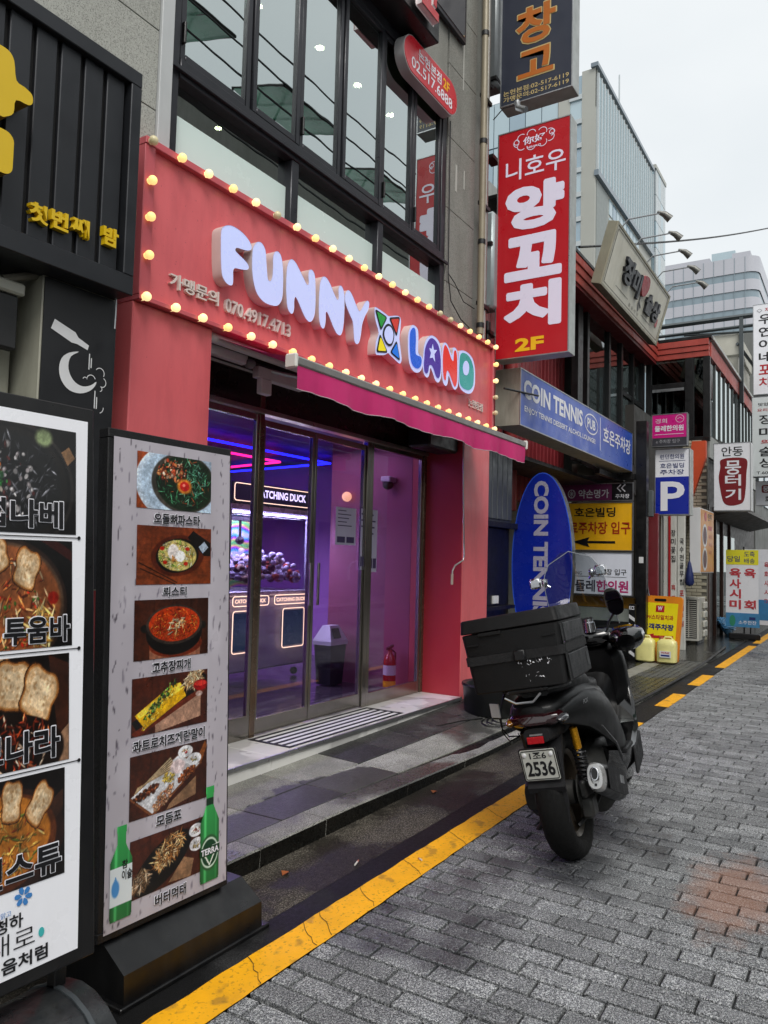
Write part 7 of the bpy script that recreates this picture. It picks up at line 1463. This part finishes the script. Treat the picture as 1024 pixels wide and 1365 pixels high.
MB().prism(fp, rpoly(-.008, -.006, .218, .166, .012), -.008, -.001, True).build('plate_bracket', K['black'], sco)
o = MB().prism(fp, rpoly(0, 0, .21, .16, .01), -.001, .001, True).build('licence_plate', mat('plate_white', '#bfc0b8', .4, .1, .05, 6, dirt=.15), sco)
q = MB(); q.tube([fp.p(u, v, .001) for u, v in rpoly(.006, .006, .204, .154, .008)+[(.204, .146)]], .0022, 4, False); q.build('plate_border', K['txtblack'], o)
txt(sco, fp, '1조6', .055, .112, .155, .146, K['txtblack'], .02, .0022, name='lettering'); txt(sco, fp, '2536', .02, .022, .19, .100, K['txtblack'], .03, .0022, name='lettering')
for u in (.025, .185): MB().lathe([(.009, 0), (.009, .004), (.004, .006)], fp.p(u, .135, .001), fp.N, 12).build('plate_bolt', K['white'], sco, True)
# tail and body
q = MB(); q.loft([(-.245, 0, .625, .060, .03, .03, 2.6), (-.22, 0, .625, .10, .045, .05, 2.8), (-.12, 0, .635, .135, .055, .075, 2.8), (.05, 0, .635, .158, .07, .11, 2.8), (.22, 0, .62, .175, .075, .14, 2.8), (.42, 0, .585, .18, .08, .17, 3), (.58, 0, .52, .165, .09, .16, 3), (.68, 0, .45, .13, .08, .12, 3)], 28); q.build('tail_body', m_matt, sco, True)
for s_ in (-1, 1):     # sculpted side panels sweeping down to the footboard
    q = MB(); rg = []
    for x, z, w, h, y in ((-.20, .600, .018, .030, .115), (-.08, .600, .028, .052, .142), (.08, .585, .034, .075, .168), (.22, .55, .036, .095, .185), (.36, .49, .036, .095, .195), (.48, .42, .032, .080, .195), (.60, .35, .026, .060, .185), (.70, .31, .015, .035, .17)):
        rg.append([Vector((x+.25*h*math.sin(2*math.pi*k/16), s_*(y+w*math.cos(2*math.pi*k/16)*.9), z+h*math.sin(2*math.pi*k/16))) for k in range(16)][::s_])
    q.rings(rg); q.build('side_panel', m_matt, sco, True, label='right side panel' if s_ < 0 else None)
    q = MB(); q.tube([(.12, s_*.212, .50), (.27, s_*.228, .40), (.34, s_*.226, .33), (.36, s_*.222, .30)], [.003, .006, .008, .003], 8); q.build('silver_trim', mat('satin_dark', '#5a5a5c', .3, .6, .06, 6), sco, True)
    # foot boards and lower fairing
    q = MB(); rg = []
    for x, z, zb_, y in ((.42, .36, .24, .15), (.55, .33, .17, .205), (.75, .32, .15, .225), (.95, .38, .17, .225), (1.06, .50, .25, .21), (1.12, .62, .40, .18)):
        rg.append([Vector((x, s_*.06, z)), Vector((x, s_*(y-.02), z)), Vector((x, s_*y, z-.02)), Vector((x, s_*(y-.01), (z+zb_)/2)), Vector((x, s_*(y-.05), zb_)), Vector((x, s_*.05, zb_+.01))][::s_])
    q.rings(rg); q.build('lower_fairing', m_gloss if s_ < 0 else m_matt, sco, 30)
    fa = Fr((.62, s_*.232, .19), U=(s_*-1 if s_ > 0 else 1, 0, .06), V=(0, 0, 1)); 
    q = MB(); q.obox((.80, s_*.222, .255), (.12, 0, .02), (0, .008, 0), (.02, 0, .06), .006); q.build('foot_guard', m_plk, sco)
    q = MB(); q.obox((.62, s_*.19, .315), (.10, 0, 0), (0, .03, 0), (0, 0, .012), .006); q.build('footrest', m_plk, sco)
q = MB(); q.loft([(.50, 0, .50, .07, .06, .12, 2.5), (.65, 0, .47, .075, .06, .15, 2.5), (.85, 0, .48, .08, .07, .18, 2.5), (1.0, 0, .55, .12, .10, .2, 3), (1.08, 0, .66, .14, .12, .2, 3)], 18); q.build('centre_tunnel', m_matt, sco, True)
q = MB(); q.loft([(-.16, 0, .705, .07, .03, .03, 2.8), (-.08, 0, .71, .12, .045, .04, 3), (.10, 0, .705, .145, .05, .05, 3), (.28, 0, .69, .15, .04, .06, 3), (.36, 0, .655, .145, .035, .05, 3), (.55, 0, .64, .13, .035, .06, 3), (.64, 0, .60, .09, .03, .05, 3)], 24); q.build('seat', mat('seat_vinyl', '#101012', .55, 0, .12, 8, bump=.3, bs=260), sco, True)
# lights at the tail
q = MB(); q.loft([(-.262, 0, .60, .07, .018, .018, 3), (-.24, 0, .60, .115, .028, .028, 3), (-.17, 0, .605, .14, .03, .03, 3)], 22); q.build('tail_light', mat('tail_red_lens', '#22070b', .12, 0, .2, 30, coat=.8), sco, True)
for s_, c in ((1, '#7a4e10'), (-1, '#3c3c40')):
    q = MB(); q.ball((-.195, s_*.118, .595), (.065, .028, .017), 16, 10); q.build('turn_signal', mat('signal_amber' if s_ > 0 else 'signal_clear', c, .12, 0, .1, 20, coat=.8), sco, True)
MB().obox((-.262, .005, .525), (.004, 0, 0), (0, .038, 0), (0, 0, .014), .002).build('reflector', mat('reflector_red', '#a3101a', .2, 0, .1, 60, emis='#7a0c14', es=.01), sco)
MB().obox((-.255, .0, .545), (.004, 0, 0), (0, .03, 0), (0, 0, .003)).build('plate_lamp', K['alu'], sco); MB().loft([(-.25, 0, .54, .06, .03, .03, 3), (-.15, 0, .55, .08, .05, .05, 3), (.0, 0, .55, .09, .06, .05, 3)], 16).build('under_tail', m_plk, sco, True)
fR = Fr((-.03, -.1785, .615), U=(1, -.10, .0), V=(0, 0, 1)); txt(sco, fR, 'PCX', .0, 0, .075, .018, K['alu'], .03, .004, shear=.3, name='badge')
# luggage rack
q = MB(); q.tube([(.10, .12, .70), (-.15, .13, .715), (-.24, .09, .72), (-.24, -.09, .72), (-.15, -.13, .715), (.10, -.12, .70)], .011, 8); q.build('rack_rail', K['black'], sco, True); MB().box(-.20, .12, -.11, .14, .712, .724, .004).build('rack_plate', m_plk, sco)
q = MB(); q.tube([(-.26, .11, .70), (-.265, .06, .675), (-.265, -.02, .675), (-.26, -.06, .705)], .005, 6); q.build('rack_bar', K['alu'], sco, True)
# front fender, leg shield, nose, screen
q = MB(); rg = []
for k in range(9):
    a = R(25+k*16); r1 = .285; rg.append([Vector((1.32-math.cos(a)*(r1-d), y, .258+math.sin(a)*(r1-d))) for y, d in ((-.07, .03), (-.055, .0), (0, -.006), (.055, 0), (.07, .03), (.055, .012), (0, .008), (-.055, .012))])
q.rings(rg); q.build('front_fender', m_matt, sco, True)
for s_ in (-1, 1): MB().tube([(1.32, s_*.075, .26), (1.22, s_*.075, .52)], .02, 10).build('fork_leg', K['alu'], sco, True)
q = MB(); q.loft([(1.0, 0, .66, .15, .10, .20, 3), (1.06, 0, .65, .19, .15, .27, 3), (1.12, 0, .65, .20, .15, .27, 3), (1.22, 0, .67, .16, .13, .22, 2.6), (1.34, 0, .69, .11, .10, .16, 2.4), (1.42, 0, .69, .05, .05, .08, 2.2)], 28); q.build('front_cowl', m_matt, sco, True)
q = MB(); q.loft([(.96, 0, .83, .03, .03, .03, 2.2), (.99, 0, .83, .15, .04, .05, 2.4), (1.05, 0, .83, .20, .05, .06, 2.4), (1.12, 0, .83, .10, .04, .05, 2.2)], 22); q.build('handlebar_cover', m_gloss, sco, True)
for s_ in (-1, 1):
    MB().tube([(1.03, s_*.17, .83), (.99, s_*.26, .83), (.955, s_*.34, .82)], .016, 12).build('grip', mat('grip_rubber', '#0c0c0d', .7, 0, .1, 20, bump=.5, bs=200), sco, True)
    q = MB(); q.loft([(.88, s_*.27, .79, .05, .035, .05, 2.4), (.94, s_*.26, .80, .095, .055, .06, 2.4), (1.03, s_*.25, .81, .11, .06, .065, 2.4), (1.12, s_*.24, .80, .06, .03, .045, 2.4)], 18); q.build('hand_muff', m_gloss, sco, True)
    MB().tube([(1.06, s_*.22, .84), (1.02, s_*.30, .835), (.97, s_*.34, .835)], .006, 6).build('brake_lever', K['alu'], sco, True)
    if s_ > 0: continue
    # big mirror
    MB().tube([(1.02, s_*.14, .84), (1.03, s_*.17, .90), (1.02, s_*.21, .94)], .007, 8).build('mirror_stem', K['black'], sco, True)
    rot = Matrix.Rotation(R(8*s_), 3, 'Z') @ Matrix.Rotation(R(8*s_), 3, 'X')
    q = MB(); q.ball((1.02, s_*.225, 1.0), (.026, .056, .075), 20, 12, rot); mo = q.build('mirror_shell', m_gloss, sco, True)
    mf = Fr(Vector((.991, s_*.228, 1.0)), U=(R(8*s_), -1, 0), V=(0, -s_*.13, 1)); MB().prism(mf, smooth_poly([(-.045, -.05), (0, -.072), (.045, -.05), (.05, .03), (.02, .07), (-.03, .068), (-.05, .02)], 3), None, .002).build('mirror_glass', mat('mirror_face', '#b9bcbf', .03, 1, 0, rvar=0), mo)
# small chrome auxiliary mirrors on the screen
for s_, z, yy in ((1, 1.165, .20), (-1, 1.175, .13)):
    MB().tube([(1.10, s_*(yy-.04), z-.03), (1.09, s_*yy, z)], .006, 6).build('mirror_stem', K['chrome'], sco, True); o = MB().obox((1.075, s_*(yy+.045), z+.005), (.017, 0, 0), (0, .036, 0), (0, 0, .03), .01).build('small_mirror', K['chrome'], sco, True); MB().ball((1.08, s_*(yy-.012), z), (.02, .02, .026), 12, 8).build('mirror_clamp', K['chrome'], sco, True)
q = MB(); rg = []
for j in range(9):
    v = j/8; z = .88+v*.43; wd = (.20-.02*v)*math.sqrt(max(0, 1-(max(0, v-.55)/.47)**2))+.001; x0 = 1.17-.17*v
    rg.append([Vector((x0-.10*(abs(k)/6)**2*(wd/.2)**2, wd*k/6-.02, z)) for k in range(-6, 7)])
q.add([p for r in rg for p in r], [(j*13+k, j*13+k+1, (j+1)*13+k+1, (j+1)*13+k) for j in range(8) for k in range(12)])
q.build('windscreen', glass('screen_acrylic', '#c3c9cc', .05, .03, 3, .8), sco, 60); q = MB(); q.tube([r[0] for r in rg[:-1]]+[rg[-1][6]]+[r[-1] for r in rg[:-1]][::-1], .0025, 5); q.build('screen_edge', mat('screen_edge', '#8d9498', .3), sco, True)
MB().lathe([(.035, 0), (.035, .05), (.028, .055), (.028, .07)], (.97, -.06, .86), (0, 0, 1), 16).build('cup', K['chrome'], sco, True)
q = MB(); q.obox((1.02, -.03, .9), (.01, 0, 0), (0, .05, 0), (0, 0, .04), .006); q.build('phone_mount', K['blackp'], sco)
MB().obox((-.04, .25, .63), (.004, 0, 0), (0, .024, .003), (0, 0, .03), .002).build('white_tag', K['white'], sco)
for k in range(2): MB().tube([(.0+k*.02, .20, .70), (-.02, .215, .66), (-.035, .23+k*.008, .60), (-.03, .235, .55-k*.02), (.0, .22, .51-k*.02), (.05, .18, .50)], .003, 6).build('loose_wire', K['cable'], sco, True)
# delivery box: a thing of its own, strapped to the rack
bx = thing('delivery_box', 'large black insulated delivery box strapped on the scooter rack', 'delivery box', (4.10, 1.315, -.004), local=True, rot=(R(-12.4), 0, R(6)), scale=(1.21, 1.13, 1.275))
m_bx = mat('box_plastic', '#050506', .55, 0, .15, 7, spec=.35, bump=.35, bs=320, dirt=.15, dcol='#222325'); Bx0, Bx1, By, Bw, Bz = -.27, .20, .03, .232, .728
def tb(z0, z1, g0, g1, x0=Bx0, x1=Bx1, bev=.012):   # tapered body ring
    rg = []
    for z, g in ((z0, g0), (z0+.004, g0+.004), (z1-.004, g1+.002), (z1, g1-.004)):
        pts = rpoly(x0-g, By-Bw-g, x1+g, By+Bw+g, .022, 4); rg.append([Vector((a, b, z)) for a, b in pts])
    return rg
MB().rings(tb(Bz, Bz+.245, -.014, .0)).build('box_body', m_bx, bx, 40); MB().rings(tb(Bz+.248, Bz+.305, .002, -.004)).build('lid', m_bx, bx, 40)
q = MB()
for z in (Bz+.135,):
    pts = rpoly(Bx0-.003, By-Bw-.003, Bx1+.003, By+Bw+.003, .025, 4); q.rings([[Vector((a, b, zz-.03*(a-Bx0)*0)) for a, b in pts] for zz in (z-.018, z+.018)], False)
q.build('strap', mat('strap_webbing', '#0c0c0e', .8, 0, .1, 30, bump=.5, bs=400), bx)
MB().obox((Bx0-.012, By-.035, Bz+.135), (.008, 0, 0), (0, .026, 0), (0, 0, .022), .005).build('buckle', K['blackp'], bx, True)
q = MB()
for (y0, y1) in ((By-Bw+.02, By-Bw+.08), (By+Bw-.08, By+Bw-.02)): MB().obox((Bx0-.004, (y0+y1)/2, Bz+.20), (.004, 0, 0), (0, (y1-y0)/2, 0), (0, 0, .003)).build('molded_ridge', m_bx, bx)
MB().obox((Bx0-.008, By+.09, Bz+.238), (.004, 0, 0), (0, .055, 0), (0, 0, .007), .002).build('lid_catch', m_bx, bx)
# ventilated side plate with punched dots
for z0, z1 in ((Bz+.01, Bz+.11), (Bz+.16, Bz+.235)):
    sp_ = MB().box(Bx0+.06, Bx1-.03, By-Bw-.006, By-Bw-.0, z0, z1, .003).build('side_plate', mat('side_plate', '#121316', .55, 0, .1, 8, bump=.3, bs=200), bx)
    q = MB(); nz = int((z1-z0-.02)/.014)
    for i in range(16):
        for j in range(nz): q.prism(Fr((Bx0+.085+i*.022, By-Bw-.0065, z0+.014+j*.014), 0), ell(0, 0, .0028, .0028, 6), None, 0)
    o = q.build('punched_holes', K['txtblack'], sp_); o['kind'] = 'stuff'
MB().box(Bx0+.02, Bx0+.055, By-Bw-.003, By-Bw, Bz+.005, Bz+.235, .001).build('corner_plate', m_bx, bx)
fq = Fr((Bx1-.09, By-Bw-.0068, Bz+.03), 0); q = MB(); q.fbox(fq, 0, .05, 0, .06, 0, .001); q.build('small_label', mat('dull_label', '#2f3133', .6), bx)
# remains of peeled white lettering
fl = Fr((Bx0-.0015, By-.015, Bz+.03), U=(0, -1, 0), V=(0, 0, 1)); q = MB(); r = random.Random(12)
for (u, v, n) in ((.0, .068, 5), (.045, .07, 8), (.085, .075, 8), (.13, .066, 6), (.02, .012, 3), (.07, .02, 4), (.10, .02, 3)):
    for _ in range(n):
        a, b = u+r.uniform(0, .03), v+r.uniform(-.012, .016); q.prism(fl, [(a+r.uniform(-.006, .006)*k, b+r.uniform(-.006, .006)*k2) for k, k2 in ((1, 1), (1, -1), (-1, -1))], None, .0006+r.uniform(0, .0015))
o = q.build('peeled_lettering', K['txtwhite'], bx); o['kind'] = 'stuff'
